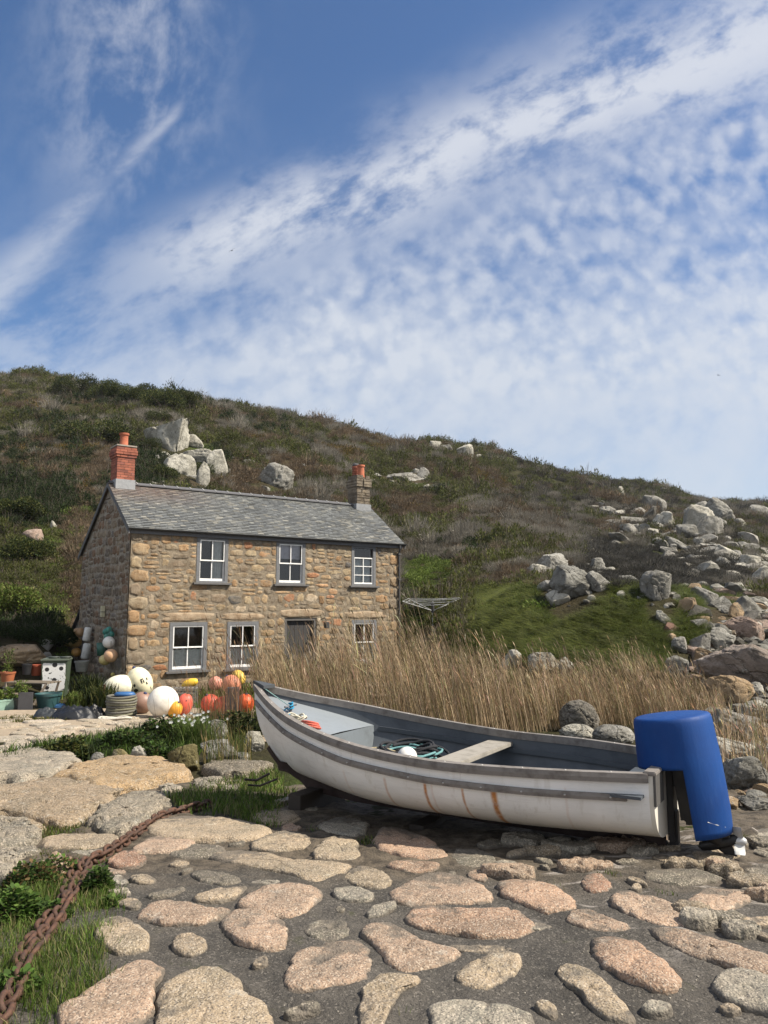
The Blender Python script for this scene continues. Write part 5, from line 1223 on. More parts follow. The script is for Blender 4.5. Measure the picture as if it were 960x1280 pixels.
BOULD = [
 (211,560,62,40,RW,'crag','tall pale crag on the hillside above the left chimney, the largest there',HR), (243,560,28,15,RW,'ang','low pale rock at the right foot of the tall crag above the cottage',HR),
 (247,580,44,20,RW,'soft','broad pale rock in ivy below the tall crag above the cottage',HR), (222,592,38,22,RW,'soft','pale wedge shaped rock just over the roof ridge, left of the ivy patch',HR),
 (270,592,24,26,RW,'soft','narrow pale rock leaning at the right end of the ivy patch over the roof',HR), (252,606,16,24,RW,'soft','small curved pale rock showing through the ivy right above the roof ridge',HR),
 (344,607,44,27,RG,'soft','single rounded grey boulder standing above the middle of the roof',HR), (543,558,16,7,RW,'ang','small flat rock on the skyline, leftmost of the skyline group',HR),
 (560,561,16,7,RG,'ang','flat grey rock on the skyline between two paler ones',HR), (583,571,20,15,RW,'ang','pale blocky rock on the skyline, tallest of the skyline group',HR), (599,576,9,7,RW,'ang','tiny pale rock downhill of the blocky skyline rock',HR),
 (505,601,44,10,RG,'ang','long grey ledge on the slope right of the right chimney',HR), (528,600,17,14,RG,'soft','small grey rock at the right end of the ledge beyond the right chimney',HR), (462,596,26,8,RG,'ang','low grey rock on the slope just right of the chimney pots',HR),
 (598,689,16,6,RW,'ang','small flat white rock alone in scrub to the right of the cottage',HR), (592,696,9,4,RW,'ang','tiny white rock just below the small flat white one in the scrub',HR), (719,594,15,6,RG,'ang','small rock on the skyline halfway between the cottage and the right edge',HR),
 (777,620,9,10,RW,'soft','small upright pale rock below the skyline, left of the big crags',HR), (817,641,28,18,RG,'ang','smooth grey slab topped crag, leftmost of the big right hand crags',HR), (814,652,16,18,RD,'ang','dark split rock below the smooth grey slab crag',HR),
 (833,662,26,20,RW,'ang','squarish pale block beside the dark split rock on the right hill',HR), (861,650,19,13,RG,'soft','rounded grey block above the diagonal slab on the right hill',HR), (874,668,34,30,RW,'ang','long pale slab leaning diagonally on the right hill',HR),
 (892,668,30,24,RG,'ang','dark grey block right of the diagonal slab on the right hill',HR), (900,652,40,28,RG,'ang','big craggy top of the right hill outcrop, highest of the right hand crags',HR), (880,637,17,10,RG,'ang','small pointed rock left of the highest right hand crag',HR),
 (862,672,28,14,RG,'ang','low grey ledge at the foot of the diagonal slab',HR), (877,682,16,8,RG,'ang','small block below the foot of the diagonal slab',HR), (848,685,34,8,RG,'ang','thin grey ledge left below the diagonal slab',HR),
 (914,700,32,13,RW,'ang','whitish ledge running down the right hill, upper of two',HR), (940,712,30,15,RW,'ang','whitish ledge running down the right hill, lower of two',HR), (926,657,13,7,RW,'ang','small pale rock right of the highest right hand crag',HR),
 (950,645,26,16,RG,'ang','knobbly crag on the skyline at the right edge',HR), (790,667,30,9,RG,'ang','flat pale ledge on the slope left of the square block',HR), (778,676,28,7,RG,'ang','lower thin ledge on the slope left of the square block',HR), (763,640,20,6,RG,'ang','faint grey ledge high on the slope left of the big crags',HR),
 (906,708,18,10,RG,'ang','small grey rock left beside the whitish ledges',HR), (952,728,26,17,RW,'ang','pale rock on the right edge at the bottom of the whitish ledges',HR),
 (693,716,40,24,RG,'soft','broad dark topped boulder, highest of the group above the grassy bank',HR), (676,721,28,13,RW,'soft','low rounded pale boulder left end of the group above the grassy bank',HR), (722,745,52,30,(.24,.235,.21),'ang','large angular grey boulder with a sharp right point above the grassy bank',HR),
 (751,738,28,19,RG,'ang','broken grey boulder right behind the large angular one',HR), (698,757,28,16,RW,'soft','small smooth white boulder at the top edge of the grassy bank',HR), (748,713,20,13,RG,'ang','pale rock up the slope behind the large angular boulder',HR),
 (786,729,32,9,RG,'ang','long low rock right of the large angular boulder',HR), (829,749,44,28,RG,'ang','blocky lichened boulder standing alone on the green shoulder',HR), (691,737,32,11,RG,'soft','flat rock between the pale boulder and the large angular one',HR),
 (779,748,12,9,RW,'soft','small pale stone in the grass between the two largest boulders of the bank',HR), (740,751,10,6,RW,'soft','tiny white stone at the right foot of the large angular boulder',HR),
 (886,753,36,18,RG,'ang','jumbled grey rock above the right hand green mound',SR), (941,771,38,22,RG,'ang','long tilted slab with a dark hollow beneath at the right edge',SR), (923,773,22,17,RO,'ang','orange stained rock left of the long tilted slab',SR),
 (830,777,22,11,RW,'ang','white rock on top of the earthy gap between the two green mounds',SR), (838,793,18,14,(.20,.12,.09),'ang','reddish dark rock in the earthy gap between the two green mounds',SR), (846,792,10,9,RO,'soft','small tan stone right of the reddish rock in the earthy gap',SR),
 (838,804,16,11,RO,'soft','orange rounded stone low in the earthy gap between the mounds',SR), (853,816,22,17,RG,'ang','grey rock right of the big green mound foot',SR), (879,818,24,24,RG,'ang','upright pointed grey rock below the right hand green mound',SR),
 (851,856,38,30,RG,'soft','rounded grey boulder at the right top of the reeds',SR), (886,834,38,22,RO,'ang','orange and grey broken rock behind the rounded boulder at the reeds',SR), (904,800,26,14,RG,'ang','grey broken rock right of the right hand green mound',SR),
 (935,800,50,24,RP,'ang','pinkish slab near the right edge above the big sloping slab',SR), (908,815,40,22,RG,'ang','grey ledge with a dark slit at the head of the big sloping slab',SR), (948,862,150,44,(.33,.275,.235),'ang','big sloping pink grey granite slab at the right edge',SR),
 (905,852,34,24,RP,'ang','pinkish block at the lower left end of the big sloping slab',SR), (885,862,16,20,RW,'ang','narrow white edged rock beside the reeds on the right',SR), (918,884,58,32,RO,'ang','squat orange block below the big sloping slab',SR),
 (949,872,28,16,RG,'soft','small grey rock at the right edge beside the squat orange block',SR), (946,897,40,18,RW,'soft','whitish rounded rock at the right edge below the squat orange block',SR), (908,908,50,20,RW,'ang','white lichened ledge behind the blue drum on the right',SR),
 (930,925,70,34,(.33,.31,.28),'ang','big pale topped rock with dark hollow right of the blue drum',SR), (922,958,64,30,RW,'ang','white topped slab with dead reeds right of the blue drum',SR), (932,990,62,36,RG,'soft','rounded grey brown rock right of the blue drum foot',SR),
 (900,970,40,30,RD,'soft','dark rock directly behind the lower right edge of the drum',SR), (950,965,36,26,RD,'ang','dark rock at the right edge beneath the white topped slab',SR), (915,1014,40,18,RO,'soft','low brown rock on the slipway edge right of the gearcase',SR), (952,1016,40,18,RG,'soft','low grey brown rock at the right edge level with the gearcase',SR),
 (728,915,46,32,(.24,.22,.19),'round','brown rounded boulder in front of the reeds left of the blue drum',BR), (725,925,42,15,RW,'round','pale rounded boulder just over the far gunwale, left of the grey one',BR), (770,932,50,20,RG,'round','grey rounded boulder just over the far gunwale beside the blue drum',BR),
 (641,836,30,20,RW,'soft','pale boulder poking out of the reed tops, leftmost of three',BR), (684,846,46,28,RW,'soft','broad pale boulder poking out of the reed tops, middle of three',BR), (713,848,24,22,RW,'soft','upright pale boulder poking out of the reed tops, rightmost of three',BR),
 (640,900,24,14,RW,'soft','small pale stone at the foot of the reeds above the far gunwale',BR), (580,886,50,13,RO,'soft','low tan rubble by the yellow flowers behind the boat',BR), (790,880,30,20,RG,'soft','grey stone half hidden in the reeds left above the blue drum',BR),
 (24,836,80,25,RO,'soft','long tan rock of the low wall behind the pots on the left',VR), (65,661,9,9,RW,'soft','small white stone on the green slope left of the gable',HR), (40,680,28,16,RP,'soft','pinkish broken rock on the green slope left of the gable',HR),
 (57,832,18,14,RG,'ang','bottom stone of the little pillar behind the wheeled bin',VR), (58,812,15,11,RG,'ang','upper stone of the little pillar behind the wheeled bin',VR),
 (174,957,28,21,RW,'soft','whitish stone in the middle of the clipped green verge',VR), (117,958,19,15,RG,'ang','small grey stone in the verge left of the whitish one',VR), (146,958,22,17,RY,'soft','olive brown stone in the verge left beside the whitish one',VR),
 (228,965,38,28,RY,'soft','large yellow olive mossy stone at the right end of the verge',VR), (274,956,46,30,RG,'ang','dark stone with white lichen right of the mossy yellow one',VR), (268,930,26,24,RG,'soft','curved grey stone below the white flowers',VR),
 (318,914,20,12,RW,'ang','white stone at the path end left of the bow, upper of two',VR), (316,940,24,24,RW,'ang','white stone at the path end left of the bow, lower of two',VR), (300,958,24,14,RG,'soft','low grey stone under the bow in the green reeds',VR),
]
CLR = []
for i, (u, v, w_, h_, c_, kd, lab, gr) in enumerate(BOULD):
    near = v > 790
    bo_ = boulder('boulder' if gr != HR else 'outcrop_rock', lab, u, v, w_ * (1.18 if gr == HR else 1.1), h_ * (1.42 if gr == HR else 1.15), c_, i + 1, kd, None, gr, sub=5 if (near or w_ > 38) else 4, ymin=(30 if (gr == HR and 130 < u < 480) else 7)); CLR.append((bo_.location.x, bo_.location.y, w_ / FOC * bo_.location.y * .62))

# rubble of the shore between the big rocks
rr = random.Random(77); V = []; F = []; C = []; nv = 0
bm = bmesh.new(); bmesh.ops.create_icosphere(bm, subdivisions=2, radius=1.0); ICO = np.array([v_.co[:] for v_ in bm.verts]); ICF = np.array([[x.index for x in f.verts] for f in bm.faces]); bm.free()
def rubble(n, zone, smin, smax, pal, seed):
    r = random.Random(seed); Vs = []; Fs = []; Cs = []; nv = 0
    for i in range(n):
        u, v = zone(r); p = G(u, v, 6); s = r.uniform(smin, smax) * (p.y / 15); co = ICO.copy()
        for k in range(10):
            d = np.array(Vector((r.gauss(0, 1), r.gauss(0, 1), r.gauss(0, 1))).normalized()[:]); t = co @ d; co = co - np.outer(np.maximum(t - r.uniform(.3, .75), 0), d)
        co = co * np.array([s, s * r.uniform(.6, 1), s * r.uniform(.4, .75)]); a = r.uniform(0, 6.3)
        co[:, :2] = co[:, :2] @ np.array([[math.cos(a), -math.sin(a)], [math.sin(a), math.cos(a)]])
        Vs.append(co + np.array([p.x, p.y, p.z + s * .06])); Fs.append(ICF + nv); nv += len(ICO); c = r.choice(pal); k = r.uniform(.7, 1.1); Cs += [[x * k for x in c]] * len(ICF)
    return np.vstack(Vs), np.vstack(Fs), Cs
def zone_shore(r):
    v = r.uniform(735, 1000); return r.uniform(max(868 + (v < 790) * -10, 845), 1060), v
Va, Fa, Ca = rubble(900, zone_shore, .06, .38, [RW, RG, RG, RP, RO, RD], 5)
ob_ = mesh('shore_rubble', Va, Fa, ROCKF, None, Ca); ob_.data.set_sharp_from_angle(angle=R(22)); tag(ob_, 'broken granite rubble between the shore rocks at the right edge', 'rubble', kind='stuff')
def zone_hill(r):
    k = r.random()
    if k < .62: t = r.random(); return 750 + 215 * t + r.gauss(0, 14), 640 + 82 * t + r.gauss(0, 13 + 12 * t)
    if k < .78: return r.uniform(670, 860), r.uniform(705, 760)
    if k < .85: return r.gauss(510, 30), r.gauss(600, 8)
    return r.gauss(235, 40), r.gauss(585, 14)
Va, Fa, Ca = rubble(430, zone_hill, .04, .17, [RW, RG, RG, (.22,.21,.18)], 6)
ob_ = mesh('scattered_stones', Va, Fa, ROCKF, None, Ca); ob_.data.set_sharp_from_angle(angle=R(22)); Vb, Fb, Cb = rubble(105, lambda r: (lambda t: (742 + 222 * t + r.gauss(0, 8), 640 + 82 * t + r.gauss(0, 7 + 15 * t)))(r.random() ** .75), .10, .34, [RW, RG, RG, (.36,.34,.30)], 16)
ob2 = mesh('broken_ledges', Vb, Fb, ROCKF, None, Cb); ob2.data.set_sharp_from_angle(angle=R(22)); tag(ob2, 'broken granite ledges running down the right hand slope', 'ledges', kind='stuff')
tag(ob_, 'small pale stones scattered through the hillside scrub', 'stones', kind='stuff')

# ------------------------------------------------------------------ vegetation
def leafcards(n, fn, r, size, cols, seed, asp=.5, up=0.0):
    """n small bent leaves; fn(r) gives centre and outward direction"""
    V = np.zeros((n * 4, 3), np.float32); C = np.zeros((n, 3), np.float32)
    for i in range(n):
        c, d = fn(r); d = Vector(d) + Vector((r.gauss(0, .5), r.gauss(0, .5), r.gauss(0, .5) + up)); d.normalize()
        t = d.cross(Vector((r.gauss(0, 1), r.gauss(0, 1), r.gauss(0, 1)))).normalized(); s = size * r.uniform(.6, 1.35)
        c = Vector(c); V[i * 4:i * 4 + 4] = [c - t * s * asp * .5, c + d * s * .5 + t * 0 - t * s * asp * .35, c + d * s, c + d * s * .45 + t * s * asp * .5]
        k = r.uniform(.65, 1.3); b = r.choice(cols); C[i] = [x * k for x in b]
    return V, np.arange(n * 4).reshape(n, 4), C
def clump_mesh(name, n, h, size, cols, seed, twig=0, asp=.5, twcol=(.12, .10, .08), m_=LEAF, up=.3, lob=5):
    r = random.Random(seed); lobes = [(r.uniform(-.32, .32), r.uniform(-.32, .32), r.uniform(.5, 1.0), r.uniform(.18, .32)) for _ in range(lob)]
    def fn(r):
        lx, ly, lh, lr = r.choice(lobes); a = r.uniform(0, 6.283); z = r.random() ** .7; q_ = math.sqrt(max(1 - z * z, 0)); s = r.uniform(.7, 1.02)
        d = (math.cos(a) * q_, math.sin(a) * q_, z); return (lx + d[0] * lr * s, ly + d[1] * lr * s, d[2] * h * lh * s), d
    V, F, C = leafcards(n, fn, r, size, cols, seed, asp, up)
    if twig:
        TV = []; TC = []
        for i in range(twig):
            a = r.uniform(0, 6.283); q_ = r.uniform(.05, .45); p = Vector((math.cos(a) * q_ * .6, math.sin(a) * q_ * .6, h * r.uniform(0, .4))); e = Vector((math.cos(a) * q_ * 1.2 + r.gauss(0, .1), math.sin(a) * q_ * 1.2 + r.gauss(0, .1), h * r.uniform(.75, 1.25)))
            s = Vector((r.gauss(0, 1), r.gauss(0, 1), 0)).normalized() * size * .10; TV += [p - s, p + s, e + s * .4, e - s * .4]; k = r.uniform(.7, 1.3); TC.append([c * k for c in twcol])
        nb = len(V); V = np.vstack([V, np.array([t[:] for t in TV])]); F = np.vstack([F, np.arange(nb, nb + len(TV)).reshape(-1, 4)]); C = np.vstack([C, TC])
    return mesh(name, V, F, m_, None, C, smooth=False, link=False)
OLV = [(.078, .088, .023), (.058, .072, .018), (.10, .10, .032)]; DKG = [(.022, .036, .011), (.030, .044, .013), (.018, .028, .010)]
BRN = [(.115, .078, .045), (.085, .058, .034), (.14, .10, .062)]; GRT = [(.155, .145, .115), (.115, .108, .085), (.20, .185, .15)]
WND = [(.048, .046, .036), (.036, .036, .028), (.065, .060, .048)]; BRG = [(.105, .155, .028), (.08, .125, .022), (.14, .175, .045)]; RST = [(.15, .095, .02), (.11, .08, .02), (.06, .065, .02)]
TYPES = {
 'olive': clump_mesh('olive', 300, .45, .085, OLV, 1, 16), 'dark': clump_mesh('dark', 320, .55, .075, DKG, 2, 6), 'brown': clump_mesh('brown', 230, .38, .085, BRN, 3, 60, .35, (.14, .11, .075)),
 'grey': clump_mesh('grey', 130, .42, .08, GRT, 4, 130, .3, (.18, .165, .135)), 'wind': clump_mesh('wind', 340, .26, .075, WND, 5, 90, .3, (.085, .08, .07)), 'bright': clump_mesh('bright', 260, .25, .08, BRG, 6, 0, .35),
 'rust': clump_mesh('rust', 300, .45, .07, RST, 7, 10),
}
def instancer(name, src, pts, rots, scl, lab, cat):
    me = bpy.data.meshes.new(name); me.vertices.add(len(pts)); me.vertices.foreach_set('co', np.asarray(pts, np.float32).ravel()); me.update()
    a = me.attributes.new('rot', 'FLOAT_VECTOR', 'POINT'); a.data.foreach_set('vector', np.asarray(rots, np.float32).ravel())
    a = me.attributes.new('scl', 'FLOAT_VECTOR', 'POINT'); a.data.foreach_set('vector', np.asarray(scl, np.float32).ravel())
    o = bpy.data.objects.new(name, me); COL.objects.link(o)
    ng = bpy.data.node_groups.new(name, 'GeometryNodeTree'); ng.interface.new_socket('Geometry', in_out='INPUT', socket_type='NodeSocketGeometry'); ng.interface.new_socket('Geometry', in_out='OUTPUT', socket_type='NodeSocketGeometry')
    gi = ng.nodes.new('NodeGroupInput'); go = ng.nodes.new('NodeGroupOutput'); ip = ng.nodes.new('GeometryNodeInstanceOnPoints'); oi = ng.nodes.new('GeometryNodeObjectInfo'); oi.inputs['Object'].default_value = src; oi.inputs['As Instance'].default_value = True
    ar = ng.nodes.new('GeometryNodeInputNamedAttribute'); ar.data_type = 'FLOAT_VECTOR'; ar.inputs[0].default_value = 'rot'; as_ = ng.nodes.new('GeometryNodeInputNamedAttribute'); as_.data_type = 'FLOAT_VECTOR'; as_.inputs[0].default_value = 'scl'
    er = ng.nodes.new('FunctionNodeEulerToRotation')
    L = ng.links.new; L(gi.outputs[0], ip.inputs['Points']); L(oi.outputs['Geometry'], ip.inputs['Instance']); L(ar.outputs[0], er.inputs[0]); L(er.outputs[0], ip.inputs['Rotation']); L(as_.outputs[0], ip.inputs['Scale']); L(ip.outputs[0], go.inputs[0])
    md = o.modifiers.new('scatter', 'NODES'); md.node_group = ng
    return tag(o, lab, cat, kind='stuff')
def toscreen(x, y, z):
    dz = z - EYE; d = y * math.cos(PITCH) + dz * math.sin(PITCH); up = -y * math.sin(PITCH) + dz * math.cos(PITCH)
    return 480 + FOC * x / d, 640 - FOC * up / d
rg = np.random.RandomState(11); N = 72000
q_ = rg.uniform(-1.03, 1.03, N); y_ = np.exp(rg.uniform(math.log(15), math.log(235), N)); x_ = q_ * y_; z_ = hz(x_, y_)
U_, V_ = toscreen(x_, y_, z_)
flat = z_ - gz(y_)
keepm = (flat > .22)
# leave the cottage plot free
hx = (x_ - HO.x) * math.cos(HA) + (y_ - HO.y) * math.sin(HA); hy = -(x_ - HO.x) * math.sin(HA) + (y_ - HO.y) * math.cos(HA)
keepm &= ~((hx > -.6) & (hx < HL + .5) & (hy > -3) & (hy < 7.6))
keepm &= ~((U_ > 868) & (V_ > 745 + (U_ - 868) * .1))
for (cx_, cy_, cr_) in CLR: keepm &= ~((np.abs(x_ - (cx_ / cy_) * y_) < cr_ * 1.0) & (y_ > cy_ - 2.2 * cr_) & (y_ < cy_ + cr_))
n1 = fbm(x_ / 7 + 3, y_ / 7, 1.5, 4); n2 = fbm(x_ / 3, y_ / 3, 7.5, 3); n3 = fbm(x_ / 14, y_ / 14 + 9, 3.1, 3); rnd = rg.rand(N)
T_ = np.full(N, 'olive', dtype=object)
n5 = fbm(x_ / 22 + 1, y_ / 22, 6.6, 3); T_[(n1 + .35 * n2 > .06)] = 'brown'; T_[(n2 - n1 * .4 > .20)] = 'grey'; T_[(n3 > .12) & (rnd < .55)] = 'dark'; T_[(n1 > .33) & (n2 > .05)] = 'rust'; T_[(n5 > .16) & (n1 < .2) & (rnd < .7)] = 'olive'; T_[(n5 < -.22) & (rnd < .5)] = 'grey'; T_[(n5 > .28) & (n2 > 0) & (y_ < 80) & (rnd < .4)] = 'bright'; T_[rnd > .955] = 'grey'; T_[(rnd < .03)] = 'brown'
lowleft = (U_ < 115) & (V_ > 635); T_[lowleft] = np.where(rnd[lowleft] < .62, 'bright', np.where(n2[lowleft] > .2, 'brown', 'olive'))
mk = (U_ < 130) & (V_ > 600) & (V_ < 660); T_[mk & (U_ < 90)] = 'dark'; T_[(U_ > 78) & (U_ < 135) & (V_ > 645) & (V_ < 790) & (rnd < .75)] = 'brown'
mk = (U_ < 70) & (V_ > 770); T_[mk] = 'dark'
T_[(U_ > 150) & (U_ < 285) & (V_ > 556) & (V_ < 605) & (n2 > -.25)] = 'dark'
T_[(U_ < 270) & (V_ < 510) & (U_ > 70) & (rnd < .7)] = 'dark'
mk = (U_ > 500) & (U_ < 575) & (V_ > 700) & (V_ < 800); T_[mk & (n2 > -.3)] = 'bright'; T_[(U_ > 545) & (U_ < 640) & (V_ > 735)] = 'olive'
wz = (U_ > 735 - (V_ - 660) * .3) & (U_ < 935) & (V_ > 672 + (U_ - 735) * .13) & (V_ < 742); T_[wz & (n2 < .35)] = 'wind'
T_[(U_ > 640) & (y_ > 60) & (rnd < .55)] = 'wind'
gb = (U_ > 590) & (U_ < 935) & (V_ > 738 + np.clip(U_ - 880, 0, 100) * -.1) & (y_ < 40)
top = gb & (V_ < 768) ; T_[gb] = 'bank'; T_[top & (n2 > -.05)] = 'bright'
cdict = {'olive': ('olive_scrub', 'low olive green scrub covering the hillside'), 'dark': ('dark_scrub', 'dark green bushes and ivy patches on the hillside'), 'brown': ('dead_bracken', 'brown dead bracken and heather on the hillside'), 'grey': ('bare_scrub', 'pale grey leafless scrub on the hillside'),
         'wind': ('wind_clipped_scrub', 'dark grey wind clipped blackthorn on the right hand slope'), 'bright': ('bright_herbage', 'fresh green plants between the scrub'), 'rust': ('gorse_scrub', 'rusty yellow gorse patches on the hillside')}
ss_ = (.42 + .012 * y_) * rg.uniform(.6, 1.3, N) * np.where(rg.rand(N) > .955, 1.8, 1.0)
inbare = np.zeros(N, bool)
for t, (nm, lab) in cdict.items():
    k = keepm & (T_ == t) & (~((t == 'bright') & (rnd > .97)))
    n = k.sum(); s = ss_[k]
    if t == 'bright': s = s * .8
    instancer(nm, TYPES[t], np.column_stack([x_[k], y_[k], z_[k] - .06 * s]), np.column_stack([rg.uniform(-.15, .15, n), rg.uniform(-.15, .15, n), rg.uniform(0, 6.28, n)]), np.column_stack([s, s, s * rg.uniform(.7, 1.5, n)]), lab, 'scrub')
# drooping bank grass
def tuft(name, n, cols, seed, h, spread, wd, droop, m_=GRASS):
    r = random.Random(seed); V = []; C = []; 
    for i in range(n):
        a = r.uniform(0, 6.283); q0 = r.uniform(0, .45) * spread; b = Vector((math.cos(a) * q0, math.sin(a) * q0, 0)); a2 = a + r.gauss(0, .7); d = Vector((math.cos(a2), math.sin(a2), 0)); L_ = h * r.uniform(.6, 1.2)
        w = Vector((-d.y, d.x, 0)) * wd * r.uniform(.7, 1.2); p0 = b; p1 = b + Vector((0, 0, L_ * .55)) + d * L_ * droop * .3; p2 = b + Vector((0, 0, L_ * (1 - droop * .5))) + d * L_ * droop * 1.0
        V += [p0 - w, p0 + w, p1 + w * .8, p1 - w * .8, p1 - w * .8, p1 + w * .8, p2 + w * .15, p2 - w * .15]; c = r.choice(cols); k = r.uniform(.65, 1.35); C += [[x * k for x in c]] * 2
    return mesh(name, np.array([v[:] for v in V]), np.arange(len(V)).reshape(-1, 4), m_, None, C, smooth=False, link=False)
BANKG = [(.052, .070, .011), (.068, .086, .014), (.038, .053, .010), (.085, .092, .020)]
bt = tuft('bank', 170, BANKG, 3, .55, 1.0, .009, .75)
Nb = 24000; ub = rg.uniform(575, 950, Nb); yb = rg.uniform(16, 31, Nb); xb = (ub - 480) / FOC * .985 * yb; zb = hz(xb, yb); Ub, Vb = toscreen(xb, yb, zb)
k = (zb - gz(yb) > .15) & (Vb > 735) & ~((Ub > 872) & (Vb > 752 + (Ub - 872) * .25)) & ~((Ub > 826) & (Ub < 846) & (Vb > 772)) & ~((Ub > 842) & (Vb > 815)) & ~((Vb < 766) & (rg.rand(Nb) < .6))
for (cx_, cy_, cr_) in CLR: k &= ~((np.abs(xb - (cx_ / cy_) * yb) < cr_ * 1.0) & (yb > cy_ - 2.2 * cr_) & (yb < cy_ + cr_))
n = k.sum(); s = rg.uniform(.36, .6, n)
instancer('bank_grass', bt, np.column_stack([xb[k], yb[k], zb[k] - .03]), np.column_stack([rg.uniform(.2, .6, n), rg.uniform(-.2, .2, n), rg.uniform(-.5, .5, n)]), np.column_stack([s, s, s * .8]), 'dark green grass hanging over the rounded bank behind the reeds', 'grass')
# skyline bushes: each a shrub of its own
def shrub(u, v, wpx, hpx, cols, seed, lab, ymin=30, name='shrub', leaf=.07, n=2400, twigs=60, cat='shrub', group=None, twc=(.07, .055, .04)):
    p = G(u, v, ymin); w = wpx / FOC * p.y; h = hpx / FOC * p.y; r = random.Random(seed)
    root = empty(name, (p.x, p.y, p.z - .1), 0, lab, cat, group); lobes = [(r.uniform(-.36, .36), r.uniform(-.3, .3), r.uniform(.55, 1.0), r.uniform(.16, .27)) for _ in range(11)]
    def fn(r):
        lx, ly, lh, lr = r.choice(lobes); a = r.uniform(0, 6.283); z = r.uniform(-.5, 1); q_ = math.sqrt(max(1 - z * z, 0)); s = r.uniform(.55, 1.03)
        d = (math.cos(a) * q_, math.sin(a) * q_, z); return ((lx + d[0] * lr * s) * w, (ly + d[1] * lr * s) * w * .8, h * (lh - .28) + d[2] * h * .3 * s), d
    V, F, C = leafcards(n, fn, r, leaf * w ** .35, cols, seed, .5, .2); mesh('foliage', V, F, LEAF, root, C, smooth=False)
    m = MB()
    for i in range(9 if twigs else 0):
        lx, ly, lh, lr = r.choice(lobes); m.tube([(r.uniform(-.05, .05) * w, 0, 0), (lx * w * .5, ly * w * .5, h * .4), (lx * w, ly * w * .8, h * lh * .8)], [.03 * h, .02 * h, .008 * h], 5, twc)
    m.build('stem', TWIG, root, cols=True, smooth=True); return root
SK = [(95,500,60,34,'rounded dark green bush on the left skyline, first from the left'), (130,502,50,32,'dark green bush on the skyline right beside the leftmost one'), (168,508,58,34,'broad dark bush on the skyline above the left chimney'), (205,512,56,34,'broad dark bush on the skyline right of the chimney'), (240,516,42,30,'last dark bush of the skyline hedge before the bare shrubs'),
      (120,556,92,40,'large dark green bush on the slope left of the tall pale crag'), (22,650,60,30,'dark bush at the left edge above the bright green slope')]
for i, (u, v, w_, h_, lab) in enumerate(((186,566,34,22,'green ivy bush at the left foot of the tall pale crag'), (205,600,52,22,'dark green ivy patch between the left chimney and the pale rocks'), (256,600,30,26,'dark green ivy over the pale rocks above the roof ridge'), (196,530,40,20,'brown green bush crowning the tall pale crag'))):
    shrub(u, v, w_, h_, OLV + DKG, 140 + i, lab, n=5000, leaf=.07, group='ivy and bushes round the pale crag')
for i, (u, v, w_, h_, lab) in enumerate(SK): shrub(u, v, w_, h_, OLV + DKG, 40 + i, lab, n=8000, leaf=.085, group='bushes on the left hill')
for i, (u, v, w_, h_, lab) in enumerate(((20,775,80,50,'light green leafy bush at the left edge, above the plant pots'), (30,705,70,40,'dark green bush at the left edge below the small tree'), (60,806,70,26,'dark bramble bush behind the wheeled bin'))):
    shrub(u, v, w_, h_, [BRG + OLV, DKG + OLV, DKG][i], 60 + i, lab, 20, n=6500, leaf=.075, group='bushes left of the cottage')
def bare_tree(u, v, hpx, seed, lab, ymin, leaf=0, name='bare_tree', wpx=None, tc=(.13, .115, .095)):
    p = G(u, v, ymin); h = hpx / FOC * p.y; r = random.Random(seed); root = empty(name, p, 0, lab, 'tree'); m = MB(); tips = []
    def br(a, d, L_, rad, lev):
        b = a + d * L_; m.tube([a, a.lerp(b, .5) + Vector((r.gauss(0, .04), r.gauss(0, .04), 0)) * L_, b], [rad, rad * .8, rad * .6], 5, tc); tips.append(b)
        if lev < 4:
            for _ in range(3): br(a.lerp(b, r.uniform(.5, 1)), (d + Vector((r.gauss(0, .55), r.gauss(0, .55), r.gauss(.1, .3)))).normalized(), L_ * r.uniform(.55, .8), rad * .55, lev + 1)
    if name == 'bare_tree': 
        for k in range(5): br(Vector((r.gauss(0, .3), 0, 0)), Vector((r.gauss(0, .5), r.gauss(0, .3), 1)).normalized(), h * .38, h * .012, 1)
    else: br(Vector((0, 0, 0)), Vector((0, 0, 1)), h * .45, h * .03, 1)
    m.build('trunk', TWIG, root, cols=True, smooth=True)
    if leaf:
        V, F, C = leafcards(leaf, lambda r: (r.choice(tips[4:]) + Vector((r.gauss(0, .08), r.gauss(0, .08), r.gauss(0, .08))) * h * .5, (0, 0, 1)), r, h * .05, BRG + OLV, seed); mesh('crown', V, F, LEAF, root, C, smooth=False)
    return root
bare_tree(322, 520, 24, 5, 'bare leafless tree on the skyline behind the cottage roof, tallest of the bare ones', 60); bare_tree(300, 514, 12, 6, 'small bare shrub on the skyline left of the bare tree', 60); bare_tree(372, 526, 12, 9, 'small bare shrub on the skyline right of the bare tree', 60)
bare_tree(26, 652, 26, 7, 'small tree with pale thin trunk on the green slope at the left edge', 25, 260, name='small_tree')
for i, (u, v, w_, h_, lab) in enumerate(((545,549,30,10,'dark low bush on the skyline left of the pale blocky rock'), (605,578,20,9,'dark bush on the skyline right of the pale blocky rock'), (655,582,24,8,'small dark bush on the skyline, halfway to the right'), (800,616,22,8,'dark bush on the skyline above the right hand crags'), (860,622,24,8,'dark bush on the skyline left of the highest right hand crag'), (930,640,20,9,'dark bush on the skyline near the right edge'), (430,536,26,9,'dark bush on the skyline above the right chimney'))):
    shrub(u, v, w_, h_, DKG + WND, 80 + i, lab, 70, n=2400, leaf=.10, group='bushes on the far skyline')

